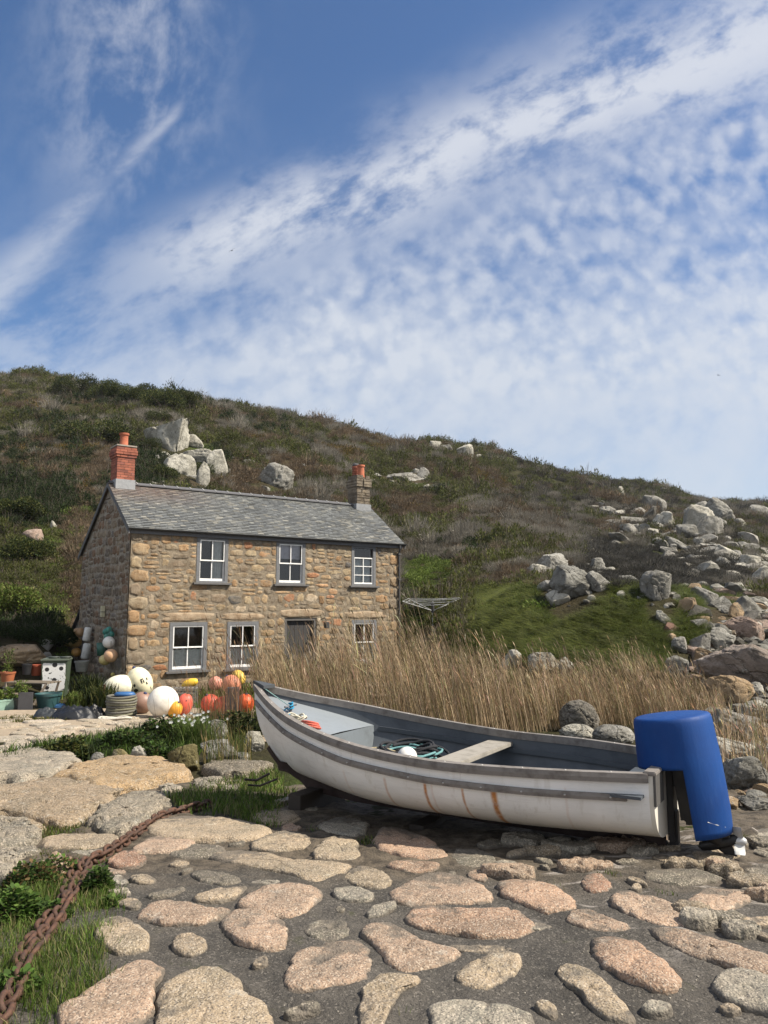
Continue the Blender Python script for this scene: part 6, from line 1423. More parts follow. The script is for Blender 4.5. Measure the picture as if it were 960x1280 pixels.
# reeds: dead straw coloured reed bed between the boat and the cottage
rg = np.random.RandomState(5)
def reeds(name, N, ufn, lab, hfn, cols, lean=-.16):
    V = []; C = []; r = random.Random(N); F = []
    for i in range(N):
        u, y = ufn(r); x = (u - 480) / FOC * .985 * y; cn = float(vnoise(x * 1.1, y * 1.1, 2.0)); 
        if cn > .18 and r.random() < .55: continue
        z = float(hz(x, y)); h = hfn(u, y, r) * (1 + .28 * float(vnoise(x * .8 + 5, y * .8, 6.0))); a = r.gauss(lean, .075); b = r.gauss(0, .08); w = r.uniform(.0026, .0052)
        sd_ = Vector((math.cos(r.uniform(-.8, .8)), math.sin(r.uniform(-.8, .8)), 0)); pts = []
        bend = r.gauss(0, .05) - .05
        for t in (0, .35, .7, 1.0): pts.append(Vector((x + a * h * t + bend * h * t * t, y + b * h * t, z + h * t)))
        c = r.choice(cols); k = r.uniform(.6, 1.35); c = [q * k for q in c]
        for j in range(3):
            w0 = w * (1 - .25 * j); w1 = w * (1 - .25 * (j + 1)); V += [pts[j] - sd_ * w0, pts[j] + sd_ * w0, pts[j + 1] + sd_ * w1, pts[j + 1] - sd_ * w1]; C.append(c)
        if r.random() < .45 and h > .7:                # feathery seed head
            e = pts[3]; tp = e + Vector((a * .12 - .03, b * .1, .11)) * r.uniform(.7, 1.3); ww = sd_ * r.uniform(.006, .012); kk = [q * .62 for q in c]
            md = e.lerp(tp, .5); V += [e - ww * .3, e + ww * .3, md + ww, md - ww, md - ww, md + ww, tp, tp]; C += [kk, kk]
        for j in range(r.choice((0, 1, 1, 2))):       # dry leaf blades
            t = r.uniform(.25, .9); s = pts[0].lerp(pts[3], t); s = s + Vector((bend * h * (t * t - t), 0, 0)); L_ = r.uniform(.12, .34) * min(h, 1.6); d = Vector((r.gauss(-.2, .3), r.gauss(0, .3), r.uniform(.6, 1.2))).normalized(); e1 = s + d * L_ * .5; e2 = s + d * L_ - Vector((0, 0, r.uniform(0, .35) * L_)); ww = sd_ * r.uniform(.003, .006)
            kk = [q * r.uniform(.85, 1.3) for q in c]; V += [s - ww * .4, s + ww * .4, e1 + ww, e1 - ww, e1 - ww, e1 + ww, e2, e2]; C += [kk, kk]
    V = np.array([v[:] for v in V]); o = mesh(name, V, np.arange(len(V)).reshape(-1, 4), REED, None, C, smooth=False); return tag(o, lab, 'reeds', kind='stuff')
STR = [(.42, .32, .20), (.35, .26, .16), (.52, .41, .27), (.26, .18, .10), (.37, .27, .17), (.17, .12, .07), (.15, .14, .055)]
def rz1(r):
    u = 330 + 575 * r.random(); lo = float(np.interp(u, [330, 480, 600, 680, 700, 800, 900], [14.5, 13.8, 13.8, 14.2, 14.8, 14.6, 12.6])); hi = float(np.interp(u, [330, 500, 600, 640, 740, 800, 860, 900], [18.3, 18.6, 17.6, 16.6, 16.6, 17.0, 16.2, 14.2])); return u, lo + (hi - lo) * r.random() ** .9
def rh1(u, y, r):
    return float(np.interp(u, [330, 380, 500, 560, 610, 660, 760, 850, 905], [1.25, 1.45, 1.6, 1.75, 1.35, 1.0, .95, .75, .5])) * (r.uniform(.45, 1.08) if r.random() < .9 else r.uniform(1.05, 1.4))
reeds('reed_bed', 16500, rz1, 'dense straw coloured dead reeds between the boat and the cottage', rh1, STR)
reeds('sparse_reeds', 200, lambda r: (r.gauss(285, 28), r.uniform(14.2, 16.6)), 'thin brown reeds in front of the orange buoys', lambda u, y, r: r.uniform(.8, 1.9) * (1.0 if u > 270 else .7), [(.26, .15, .085), (.32, .21, .12), (.2, .12, .07)], -.06)
reeds('edge_reeds', 380, lambda r: (r.uniform(890, 965), r.uniform(8.5, 12.5)), 'thin dead reeds among the rocks right of the blue drum', lambda u, y, r: r.uniform(.25, .8), STR, .0)
reeds('green_reeds', 500, lambda r: (r.uniform(258, 318), r.uniform(9.6, 10.6)), 'short green and straw reeds between the verge stones and the bow', lambda u, y, r: r.uniform(.2, .55), [(.10, .11, .035), (.20, .16, .07), (.06, .075, .02)], .0)

# grass patches
def in_poly(x, y, P_):
    c = False; n = len(P_); j = n - 1
    for i in range(n):
        if (P_[i][1] > y) != (P_[j][1] > y) and x < (P_[j][0] - P_[i][0]) * (y - P_[i][1]) / (P_[j][1] - P_[i][1]) + P_[i][0]: c = not c
        j = i
    return c
GV = []; GC = []
def grass_patch(poly, dens, h0, h1, cols, seed, wd=.0022, zoff=0.0, off=.02):
    r = random.Random(seed); P_ = [tuple(G(u, v)[:2]) for u, v in poly]; xs = [p[0] for p in P_]; ys = [p[1] for p in P_]; A_ = (max(xs) - min(xs)) * (max(ys) - min(ys))
    for i in range(int(A_ * dens)):
        x = r.uniform(min(xs), max(xs)); y = r.uniform(min(ys), max(ys))
        if not in_poly(x + r.gauss(0, .03), y + r.gauss(0, .03), P_): continue
        if vnoise(x * 5, y * 5, seed) < -.35 and r.random() < .8: continue
        z = float(hz(x, y)) + off; h = r.uniform(h0, h1) * (1 + .35 * float(vnoise(x * 3, y * 3, seed + 4.0))); a = r.uniform(0, 6.283); b = r.uniform(0, 6.28); w = Vector((math.cos(a), math.sin(a), 0)) * wd * (y / 4) ** .5 * r.uniform(.7, 1.4); d = Vector((math.cos(b), math.sin(b), 0)) * h * r.uniform(.1, .7)
        p0 = Vector((x, y, z - .01)); p1 = p0 + Vector((0, 0, h * .6)) + d * .35; p2 = p0 + Vector((0, 0, h)) + d
        GV.extend([p0 - w, p0 + w, p1 + w * .8, p1 - w * .8, p1 - w * .8, p1 + w * .8, p2, p2]); c = r.choice(cols); k = r.uniform(.6, 1.35); GC.extend([[q * k for q in c]] * 2)
GR = [(.070, .120, .018), (.095, .150, .026), (.05, .085, .016), (.13, .165, .045), (.19, .17, .08)]; MOS = [(.085, .085, .02), (.065, .075, .015), (.11, .10, .035)]
grass_patch([(205,1003),(235,990),(300,978),(345,968),(352,985),(372,1000),(345,1018),(348,1040),(322,1036),(285,1022),(240,1022)], 2600, .04, .11, GR, 1, .0028, off=.03)
grass_patch([(-40,1085),(20,1090),(70,1105),(130,1110),(158,1140),(135,1165),(136,1200),(118,1215),(146,1235),(100,1262),(50,1300),(-40,1320)], 9000, .03, .10, GR, 2, .0018, off=.01)
grass_patch([(30,1036),(62,1040),(95,1030),(110,1042),(80,1050),(60,1066),(140,1072),(150,1085),(60,1085),(35,1068)], 3500, .02, .06, GR + MOS, 3, .0024)
grass_patch([(0,985),(60,982),(110,972),(160,962),(200,955),(100,985),(60,990),(0,992)], 2600, .02, .05, MOS, 4)
grass_patch([(110,1018),(150,1000),(185,992),(150,1012),(108,1046),(85,1050),(100,1030)], 2600, .02, .05, MOS, 5)
grass_patch([(0,946),(60,933),(140,920),(200,912),(260,898),(310,900),(325,925),(290,935),(250,945),(200,952),(150,950),(90,950),(40,955),(0,960)], 800, .06, .20, GR[:3] + DKG, 6, .0035)
grass_patch([(0,898),(40,896),(110,899),(60,903),(0,905)], 500, .03, .08, MOS, 7, .004)
grass_patch([(440,1052),(472,1048),(478,1058),(452,1062)], 3500, .02, .06, GR, 8)
for (u, v) in ((690,1112), (835,1120), (300,1285), (395,1040), (925,1052), (880,1050), (500,1275), (325,1262), (760,1098)): grass_patch([(u - 12, v - 3), (u + 12, v - 3), (u + 12, v + 4), (u - 12, v + 4)], 4500, .015, .05, GR + MOS, u, .0018)
grass_patch([(240,860),(330,856),(420,850),(420,905),(330,905),(250,895)], 130, .05, .25, GR[:3] + MOS, 12, .006)
GV = np.array([v[:] for v in GV]); tag(mesh('grass', GV, np.arange(len(GV)).reshape(-1, 4), GRASS, None, GC, smooth=False), 'green grass growing between the stones and along the verge', 'grass', kind='stuff')
# mossy earth under the grass patches follows the ground
# path
pth = grid_sheet('path', -13, -1.0, 11.2, 20.5, .08, lambda x, y: hz(x, y) + .012 + .02 * fbm(x * .8, y * .8, 4.0, 3), PATHM, lambda x, y: (y > 12.6 + .0 * x) & (y < 18.6 + .12 * x + 1.2))
tag(pth, kind='structure'); r = random.Random(6); ft = []
for i in range(1500):
    if len(ft) > 62: break
    u = r.uniform(0, 330); v = r.uniform(897, 944); 
    if v > 944 - u * .16 or v < 897: continue
    p = G(u, v); s = r.uniform(.20, .48)
    if inside((p.x, p.y), ft, s * .75): continue
    pts = []; el = r.uniform(.55, .95); an = r.uniform(0, 3.1)
    for k in range(9): t = k * 2 * math.pi / 9; q_ = s * r.uniform(.8, 1.15); pts.append((p.x + q_ * math.cos(t) * math.cos(an) - q_ * el * math.sin(t) * math.sin(an), p.y + q_ * math.cos(t) * math.sin(an) + q_ * el * math.sin(t) * math.cos(an)))
    stone('paving_stone', pts, .035, r.choice([(.44, .365, .27), (.40, .325, .235), (.47, .40, .31)]), GRANL, pth, 300 + i, n=28, rough=1.2); ft.append(np.array(pts))

# ------------------------------------------------------------------ things in the yard beside the cottage
def place(o, u, v, lab, cat, group=None, ymin=10, dz=0.0, rz=0.0):
    p = G(u, v, ymin); o.location = (p.x, p.y, p.z + dz); o.rotation_euler[2] = rz; return tag(o, lab, cat, group)
PX = lambda px, y: px / FOC * y
def buoy(u, v, dpx, col, lab, sz=1.0, tilt=(0, 0), eye=(.02, .03, .10), name='buoy', grp='fishing buoys in front of the cottage', lift=0.0, marks=None):
    p = G(u, v, 10); r_ = PX(dpx, p.y) / 2
    m = MB(); prof = []
    for k in range(19):
        a = math.pi * k / 18; rr_ = math.sin(a); prof.append((r_ * rr_ ** (.92 if sz > 1.05 else 1.0), -r_ * sz * math.cos(a)))
    m.lathe(prof, 28, col, wob=.006); o = m.build(name, PLAST, cols=True, smooth=True)
    o.location = (p.x, p.y + r_ * .4, p.z + r_ * sz * .97 + lift); o.rotation_euler = (tilt[0], tilt[1], 0); tag(o, lab, 'buoy', grp)
    e = MB(); e.lathe([(r_ * .16, r_ * sz * .93), (r_ * .15, r_ * sz * 1.06), (r_ * .06, r_ * sz * 1.12), (0, r_ * sz * 1.12)], 14, eye); e.build('rope_eye', PLAST, o, cols=True, smooth=True)
    if marks:
        mk = MB()
        for (az, el, wd, hh) in marks:      # painted blotches following the curved skin
            V = []; F = []; nn = 9; rnd_ = random.Random(int(az * 100 + el * 10))
            c = None; ring = []
            for k in range(nn):
                t = 2 * math.pi * k / nn; q = rnd_.uniform(.75, 1.2); a_ = az + wd * q * math.cos(t); e_ = el + hh * q * math.sin(t)
                ring.append((r_ * 1.012 * math.cos(e_) * math.sin(a_), -r_ * 1.012 * math.cos(e_) * math.cos(a_), r_ * 1.012 * sz * math.sin(e_)))
            V = ring + [(r_ * 1.012 * math.cos(el) * math.sin(az), -r_ * 1.012 * math.cos(el) * math.cos(az), r_ * 1.012 * sz * math.sin(el))]
            mk.add(V, [(k, (k + 1) % nn, nn) for k in range(nn)], (.015, .015, .015))
        mk.build('painted_mark', PLAST, o, cols=True)
    return o
CRE = (.72, .68, .47); WHB = (.78, .74, .66)
buoy(145, 880, 31, (.75, .72, .56), 'cream buoy lying on its side behind the grey rope coil', 1.3, (0, R(72)), lift=-.02)
buoy(175, 893, 27, (.25, .15, .11), 'dull brown buoy on the ground under the cream painted buoy', 1.0, (.3, .4))
buoy(172, 879, 30, CRE, 'tall cream buoy with black painted marks, propped above the brown one', 1.28, (R(8), R(-22)), lift=.12, marks=[(-.25, -.30, .26, .13), (-.18, .02, .10, .10), (-.42, -.02, .06, .06), (.45, .10, .06, .14), (.62, .05, .05, .12), (.55, .22, .14, .04), (.80, -.15, .07, .10), (.95, .10, .06, .10)])
buoy(201, 898, 38, WHB, 'big round white buoy, largest in the row before the cottage', 1.02, (R(-50), .2))
buoy(217, 898, 18, (.72, .33, .03), 'small orange yellow buoy tucked against the big white one', 1.15, (.2, R(30)))
buoy(229, 895, 20, (.72, .12, .08), 'red and pink mottled buoy right of the big white one', 1.35, (0, R(15)), eye=(.02, .02, .02), marks=[(-.6, .3, .09, .08), (.3, .5, .1, .07), (.1, -.2, .1, .06), (-.4, -.5, .1, .1), (-1.2, -.1, .14, .35)])
buoy(262, 894, 23, (.66, .10, .05), 'red buoy behind thin reeds, left of the dark post', 1.1, (.3, R(-20)))
buoy(278, 894, 22, (.70, .11, .05), 'red buoy behind thin reeds, touching the dark post', 1.05, (.1, R(20)))
buoy(305, 893, 22, (.78, .13, .035), 'bright orange red buoy nearest the bow of the boat', 1.12, (R(10), R(10)))
buoy(288, 884, 22, (.70, .27, .16), 'faded salmon buoy on top of the red ones', 1.1, (0, R(-30)), lift=.30)
buoy(268, 880, 17, (.70, .30, .22), 'pale pinkish buoy on top of the row left of the salmon one', 1.0, (0, R(40)), lift=.34)
buoy(297, 878, 16, (.80, .55, .10), 'yellow buoy on top of the orange red one', 1.25, (0, R(-35)), lift=.42)
buoy(236, 880, 11, (.76, .48, .04), 'long yellow float lying on the net pile behind the mottled buoy', 1.9, (0, R(70)), lift=.30)
m = MB(); m.box((-.14, -.14, 0), (.14, .14, .62), (.055, .06, .07), bev=.02); place(m.build('post', ATTR, cols=True), 290, 894, 'dark grey square post between the red buoys', 'post')
m = MB(); r = random.Random(3)                                     # grey rope drum
for k in range(9):
    rr_ = .30 + .012 * math.sin(k * 1.3); m.tube([((rr_ + r.uniform(-.006, .006)) * math.cos(t), rr_ * math.sin(t), .04 + k * .052 + .01 * math.sin(t * 2 + k)) for t in np.linspace(0, 2 * math.pi, 30)[:-1]], .028, 7, (.13 + .03 * (k % 2), .125 + .03 * (k % 2), .105), closed=True)
rc = m.build('rope_drum', ROPE, cols=True, smooth=True); place(rc, 151, 897, 'stack of thick grey rope coiled beside the buoys', 'rope coil')
m = MB(); m.lathe([(.0, .05), (.16, .05), (.20, .0), (.18, -.03), (0, -.03)], 18, (.03, .11, .28), Matrix.Translation((.05, 0, .50)), sx=1.2, sy=.8); place(m.build('blue_lid_disc', PLAST, cols=True, smooth=True), 152, 897, 'blue plastic lid lying on the grey rope stack', 'lid')
m = MB(); m.tube(rope_path(Vector((0, 0, .03)), .30, .10, 4, 3, .03, 90), .022, 6, (.55, .52, .44)); place(m.build('rope_end', ROPE, cols=True, smooth=True), 144, 901, 'pale thick rope end on the path before the grey rope stack', 'rope')
# black bags and sheeting: lumpy cloth heaps
def heap(u, v, wpx, hpx, col, seed, lab, cat, name, rough=.35):
    p = G(u, v, 10); w = PX(wpx, p.y); h = PX(hpx, p.y); n = 44; xs = np.linspace(-1, 1, n); X_, Y_ = np.meshgrid(xs, xs); rr_ = np.sqrt(X_ ** 2 + Y_ ** 2)
    d = np.clip(1 - rr_ ** 2.4, 0, 1) ** .6; Z_ = d * (.62 + .35 * fbm(X_ * 1.6 + seed, Y_ * 1.6, seed, 3) + .30 * np.abs(fbm(X_ * 4 + seed, Y_ * 3, seed + 2.0, 4))) * h * 1.25 - .02
    k = (rr_ < 1.05 + .12 * vnoise(X_ * 3, Y_ * 3, seed)); id_ = np.arange(n * n).reshape(n, n); Fq = np.stack([id_[:-1, :-1], id_[:-1, 1:], id_[1:, 1:], id_[1:, :-1]], -1).reshape(-1, 4); Fq = Fq[k[:-1, :-1].ravel()]
    o = mesh(name, np.stack([X_ * w / 2, Y_ * w * .32, Z_], -1).reshape(-1, 3), Fq, mat('sheet_plastic', fn=f_attr(.4, .3, 14, .02, .3)), None, [col] * len(Fq)); o.location = (p.x, p.y, p.z); return tag(o, lab, cat)
heap(92, 899, 56, 17, (.016, .018, .022), 2, 'long heap of black plastic sheeting beside the path', 'sheeting', 'plastic_sheeting'); heap(60, 898, 38, 14, (.035, .04, .045), 5, 'grey black folded sheeting at the left end of the heap', 'sheeting', 'plastic_sheeting')
heap(115, 898, 38, 18, (.012, .012, .013), 8, 'shiny black rubbish bag beside the grey rope stack', 'rubbish bag', 'rubbish_bag'); heap(74, 884, 22, 6, (.03, .09, .20), 11, 'blue folded sheet lying on the black sheeting', 'sheeting', 'plastic_sheeting')
# wheeled bin painted with white and black splodges
p = G(66, 874, 12); bin_ = empty('wheeled_bin', p, R(14), 'green wheeled bin splashed with white paint and black round spots', 'wheelie bin')
bw_ = PX(30, p.y); bh_ = PX(46, p.y); bd_ = bw_ * 1.05; V = []
for (sx, sy) in ((-1, 0), (1, 0), (1, 1), (-1, 1)): V.append((sx * bw_ * .42, sy * bd_, .06))
for (sx, sy) in ((-1, 0), (1, 0), (1, 1), (-1, 1)): V.append((sx * bw_ * .5, sy * bd_ - (.05 if sy == 0 else -.02), bh_))
m = MB(); m.add(V, [(0, 3, 2, 1), (4, 5, 6, 7), (0, 1, 5, 4), (1, 2, 6, 5), (2, 3, 7, 6), (3, 0, 4, 7)], (.05, .07, .045))
def f_bin(q, bs, out):
    o = q.n('ShaderNodeTexCoord').outputs['Object']; s3 = q.n('ShaderNodeSeparateXYZ', {0: o}); n = q.noise(o, 4.5, 5, .6, .3); n2 = q.noise(o, 11, 5, .6)
    edge = q.m('MULTIPLY', q.ss(q.m('ABSOLUTE', s3.outputs[0]), bw_ * .50, bw_ * .36), q.m('MULTIPLY', q.ss(s3.outputs[2], .10, .34), q.ss(s3.outputs[2], bh_ * .99, bh_ * .90)))
    wmask = q.ss(q.m('ADD', edge, q.m('MULTIPLY', q.m('SUBTRACT', n, .5), 1.6)), .45, .52)
    c = q.mix(wmask, c4((.045, .065, .04)), c4((.72, .72, .70))); c = q.mix(q.m('MULTIPLY', wmask, q.ss(n2, .60, .64)), c, c4((.03, .04, .03)))
    for (x, z, rr_) in ((-.27, .78, .085), (.27, .80, .085), (.02, .50, .09), (-.24, .30, .08), (.02, .90, .10)):
        dx = q.m('SUBTRACT', s3.outputs[0], x * bw_); dz = q.m('SUBTRACT', s3.outputs[2], z * bh_); d = q.m('SQRT', q.m('ADD', q.m('MULTIPLY', dx, dx), q.m('MULTIPLY', dz, dz)))
        c = q.mix(q.ss(d, rr_ * bw_ * 1.05, rr_ * bw_ * .92), c, c4((.02, .02, .022)))
    q.set(bs, 'Base Color', c); bs.inputs['Roughness'].default_value = .5
m.build('bin_body', mat('painted_bin', fn=f_bin), bin_)
m = MB(); m.box((-bw_ * .54, -.09, bh_), (bw_ * .54, bd_ + .05, bh_ + .05), (.10, .12, .09), bev=.015); m.box((-bw_ * .5, bd_ + .05, bh_ - .02), (bw_ * .5, bd_ + .10, bh_ + .03), (.08, .10, .07)); m.build('lid', PLAST, bin_, cols=True)
for s_ in (-1, 1):
    m = MB(); m.lathe([(0, -.03), (.10, -.03), (.11, 0), (.10, .03), (0, .03)], 16, (.02, .02, .02), Matrix.Translation((s_ * bw_ * .42, bd_ + .02, .11)) @ Matrix.Rotation(R(90), 4, 'Y')); m.build('wheel', PLAST, bin_, cols=True)
for k in range(2):
    p2 = G(60 + 13 * k, 874, 12); m = MB(); m.lathe([(0, 0), (.13, 0), (.15, .03), (.15, .05), (.13, .052), (0, .04)], 16, (.05, .06, .05)); o = m.build('dish', PLAST, cols=True, smooth=True); o.location = (p.x - .15 + .32 * k, p.y + .3, p.z + bh_ + .05); tag(o, ['dark shallow dish on the bin lid, left one', 'dark shallow dish on the bin lid, right one'][k], 'dish')
# pots, tubs and the slatted stand on the left
def pot(u, v, wpx, hpx, col, lab, square=False, plant=None, dz=0, name='plant_pot', sz=1.0, fill=(.03, .022, .015), seed=1, ph=.3, ymin=12):
    p = G(u, v, ymin); rt = PX(wpx, p.y) / 2; h = PX(hpx, p.y); root = empty(name, (p.x, p.y + rt, p.z + dz), .3 * seed, lab, 'plant pot'); n = 4 if square else 24
    M0 = Matrix.Rotation(R(45), 4, 'Z') if square else None; kx = 1.35 if square else 1
    m = MB(); m.lathe([(rt * .74 * kx, 0), (rt * .95 * kx, h * .82), (rt * 1.02 * kx, h * .83), (rt * 1.04 * kx, h), (rt * .94 * kx, h), (rt * .90 * kx, h * .85)], n, col, M0); m.build('pot', PLAST, root, cols=True, auto=35)
    m = MB(); m.lathe([(0, h * .87), (rt * .6 * kx, h * .89), (rt * .91 * kx, h * .86)], n, fill, M0); m.build('soil', ATTR, root, cols=True)
    if plant:
        r = random.Random(seed); V, F, C = leafcards(260, lambda r: (Vector((r.gauss(0, .45) * rt, r.gauss(0, .45) * rt, h + ph * r.random() ** 1.3)), (r.gauss(0, .5), r.gauss(0, .5), .8)), r, .07, plant, seed, .45); mesh('foliage', V, F, LEAF, root, C, smooth=False)
    return root
pot(97, 868, 17, 13, (.24, .24, .22), 'grey round pot raised beside the wheeled bin', dz=.62, seed=2, name='plant_pot'); pot(53, 886, 31, 17, (.03, .085, .09), 'wide teal tub in front of the wheeled bin', seed=3)
pot(41, 868, 16, 13, (.32, .07, .03), 'red plant pot on the slatted stand by the bin', dz=.50, seed=4); pot(29, 868, 12, 13, (.02, .02, .022), 'black plant pot left of the red one on the stand', dz=.52, seed=5)
pot(4, 868, 18, 12, (.38, .13, .06), 'terracotta pot with green plant at the left edge', plant=OLV + BRG, dz=.32, seed=6, ph=.6); pot(8, 888, 13, 13, (.26, .40, .33), 'pale green square tub at the left edge', True, BRG, seed=7, ph=.25); pot(-4, 889, 12, 13, (.26, .40, .33), 'pale green square tub cut off by the left edge', True, BRG, seed=8, ph=.2)
pot(21, 888, 17, 14, (.025, .028, .03), 'black tub with bright green plant at the left', plant=BRG, seed=9, ph=.4)
pot(6, 880, 12, 8, (.10, .10, .10), 'small grey pot on the lower stand shelf', dz=.25, seed=10)
m = MB(); m.box((-.16, 0, 0), (.16, .05, .42), (.06, .06, .065)); place(m.build('slate_slab', ATTR, cols=True), 31, 888, 'dark upright slab standing beside the black tub', 'slab', rz=.2)
p = G(28, 880, 12); st_ = empty('slatted_stand', p, R(-12), 'weathered wooden slatted plant stand behind the tubs', 'plant stand')
m = MB()
for k in range(4): m.box((-.62, .08 + k * .16, .50), (.62, .20 + k * .16, .53), (.17, .14, .10))
m.build('top', ATTR, st_, cols=True)
for (x_, y_2) in ((-.58, .1), (.58, .1), (-.58, .62), (.58, .62)):
    m = MB(); m.tube([(x_, y_2, .5), (x_ * .75, y_2 - .25 * (1 if y_2 < .3 else 0), 0)], .035, 4, (.15, .12, .09)); m.build('leg', ATTR, st_, cols=True)
m = MB(); m.box((-.95, -.15, .24), (-.1, .12, .27), (.17, .14, .10)); m.build('shelf', ATTR, st_, cols=True)
# plants of the yard: strap leaves
def strap(u, v, hpx, n, cols, seed, lab, flowers=None, ymin=8, wd=.012, name='strap_leaf_plant', sp=.5, cat='plant'):
    p = G(u, v, ymin); h = PX(hpx, p.y); r = random.Random(seed); root = empty(name, p, 0, lab, cat); V = []; C = []
    for i in range(n):
        a = r.uniform(0, 6.283); d = Vector((math.cos(a), math.sin(a), 0)); b = Vector((r.gauss(0, .18), r.gauss(0, .14), 0)) * h * 1.4; L_ = h * r.uniform(.7, 1.15); w = Vector((-d.y, d.x, 0)) * wd * r.uniform(.7, 1.3); lean = r.uniform(.1, sp)
        P4 = [b + Vector((0, 0, L_ * (t - .45 * lean * t * t))) + d * L_ * lean * t * t * 1.3 for t in (0, .4, .75, 1)]
        for j in range(3): V += [P4[j] - w * (1 - .25 * j), P4[j] + w * (1 - .25 * j), P4[j + 1] + w * (.75 - .3 * j), P4[j + 1] - w * (.75 - .3 * j)]; c = r.choice(cols); k = r.uniform(.7, 1.3); C.append([q * k for q in c])
    mesh('leaves', np.array([x[:] for x in V]), np.arange(len(V)).reshape(-1, 4), LEAF, root, C, smooth=False)
    if flowers:
        V = []; F = []; C = []
        for i in range(flowers[0]):
            c = Vector((r.gauss(0, .26) * h * 1.3, r.gauss(0, .2) * h * 1.3 - .05, h * r.uniform(.75, 1.1)))
            for k in range(6):
                a = k * math.pi / 3; e = Vector((math.cos(a), -.4 * abs(math.sin(a)), math.sin(a))) * flowers[2]; t = Vector((-math.sin(a), 0, math.cos(a))) * flowers[2] * .35; V += [c, c + e * .6 + t, c + e, c + e * .6 - t]; C.append(flowers[1])
        tag(mesh('flowers', np.array([x[:] for x in V]), np.arange(len(V)).reshape(-1, 4), LEAF, root, C, smooth=False), kind='stuff')
    return root
strap(112, 880, 38, 260, DKG + OLV[:1], 3, 'dark strap leaved plant under the hanging floats by the gable', ymin=15, wd=.02); strap(128, 884, 30, 200, OLV + DKG, 4, 'olive strap leaved plant at the cottage corner', ymin=15, wd=.018); strap(94, 884, 20, 160, BRG + OLV, 5, 'bright tufted plant between the bin and the gable', ymin=15, wd=.015)
strap(243, 936, 40, 420, [(.10, .15, .03), (.07, .11, .025), (.14, .17, .06)], 6, 'clump of strap leaves with white flowers at the path edge', (38, (.80, .80, .74), .022), ymin=8, wd=.008)
strap(512, 905, 26, 200, BRG + OLV, 7, 'yellow flowering plant behind the far gunwale of the boat', (40, (.65, .55, .05), .035), ymin=10, wd=.012, name='yellow_flower_plant')
strap(108, 951, 26, 60, DKG, 8, 'dark strap leaves at the left of the clipped verge', ymin=8, wd=.008)
def leafy(u, v, wpx, hpx, n, size, cols, seed, lab, ymin=2, name='leafy_weed', cat='weed', flat=.8, group=None):
    p = G(u, v, ymin); w = PX(wpx, p.y) / 2; h = PX(hpx, p.y); root = empty(name, p, 0, lab, cat, group); r = random.Random(seed)
    V = []; F = []; C = []; ST = MB()
    for i in range(n):
        a = r.uniform(0, 6.283); q = math.sqrt(r.random()); z = h * (1 - q * q * .75) * r.uniform(.35, 1.0); c = Vector((w * q * math.cos(a), w * q * math.sin(a) * flat, z)); d = Vector((math.cos(a) * .8 + r.gauss(0, .6), math.sin(a) * .8 + r.gauss(0, .6), r.gauss(.25, .35))).normalized(); t = d.cross(Vector((r.gauss(0, .25), r.gauss(0, .25), 1))).normalized(); s = size * r.uniform(.6, 1.3); nn = d.cross(t)
        V += [c, c + d * s * .35 + t * s * .36 + nn * s * .08, c + d * s * .75 + t * s * .26, c + d * s, c + d * s * .75 - t * s * .26, c + d * s * .35 - t * s * .36 + nn * s * .08]; b = r.choice(cols); k = r.uniform(.65, 1.35); C.append([x * k for x in b])
        if i % 9 == 0: ST.tube([(c.x * .5, c.y * .5, 0), (c.x, c.y, c.z)], max(size * .035, .001), 4, (.10, .07, .035))
    mesh('leaves', np.array([x[:] for x in V]), np.arange(len(V)).reshape(-1, 6), LEAF, root, C, smooth=False); ST.build('stems', TWIG, root, cols=True); return root
WG = [(.060, .11, .02), (.045, .085, .018), (.085, .13, .03), (.035, .06, .015)]; WB = WG + [(.14, .09, .04), (.10, .07, .03)]
for i, (u, v, w_, h_, n, s_, cs, lab) in enumerate([
  (40,1112,66,34,900,.028,WB,'brownish leafy weed around the small pink rock at the left'), (70,1098,60,26,700,.026,WB,'leafy weed left of the chain where it doubles back'), (18,1150,60,40,700,.036,WG,'dark green broad leaved weed at the left edge'),
  (122,1118,34,34,520,.030,WG,'bright green leafy weed right of the chain'), (140,1134,26,14,200,.026,WG,'low leafy weed at the right tip of the grassy corner'), (60,1150,50,22,350,.030,WG,'leafy weed between the two lengths of chain'), (20,1240,60,22,260,.034,WG,'low broad leaved weed in the bottom left grass'),
  (85,950,56,30,1000,.06,DKG+OLV,'dark green leafy plant at the left of the clipped verge'), (60,948,34,16,500,.05,DKG+OLV,'low dark plant at the far left of the verge'), (160,938,90,26,1700,.06,WG+DKG,'green mat of leaves in the middle of the verge'), (205,930,86,34,2000,.06,WG+DKG,'dark green leafy cushion left of the white flowers'), (195,955,50,26,1000,.05,WG+DKG,'leafy green growth over the whitish verge stone'),
  (295,925,64,36,1600,.055,DKG+OLV[:1],'dark ivy mound between the white flowers and the bow'), (325,915,30,22,500,.05,DKG,'small ivy mound close behind the bow'), (168,882,26,14,240,.06,OLV+WG,'low green plant in front of the cream buoys')]):
    leafy(u, v, w_, h_, n, s_, cs, 20 + i, lab, ymin=(2 if v > 1000 else 7), group='leafy plants among the stones')
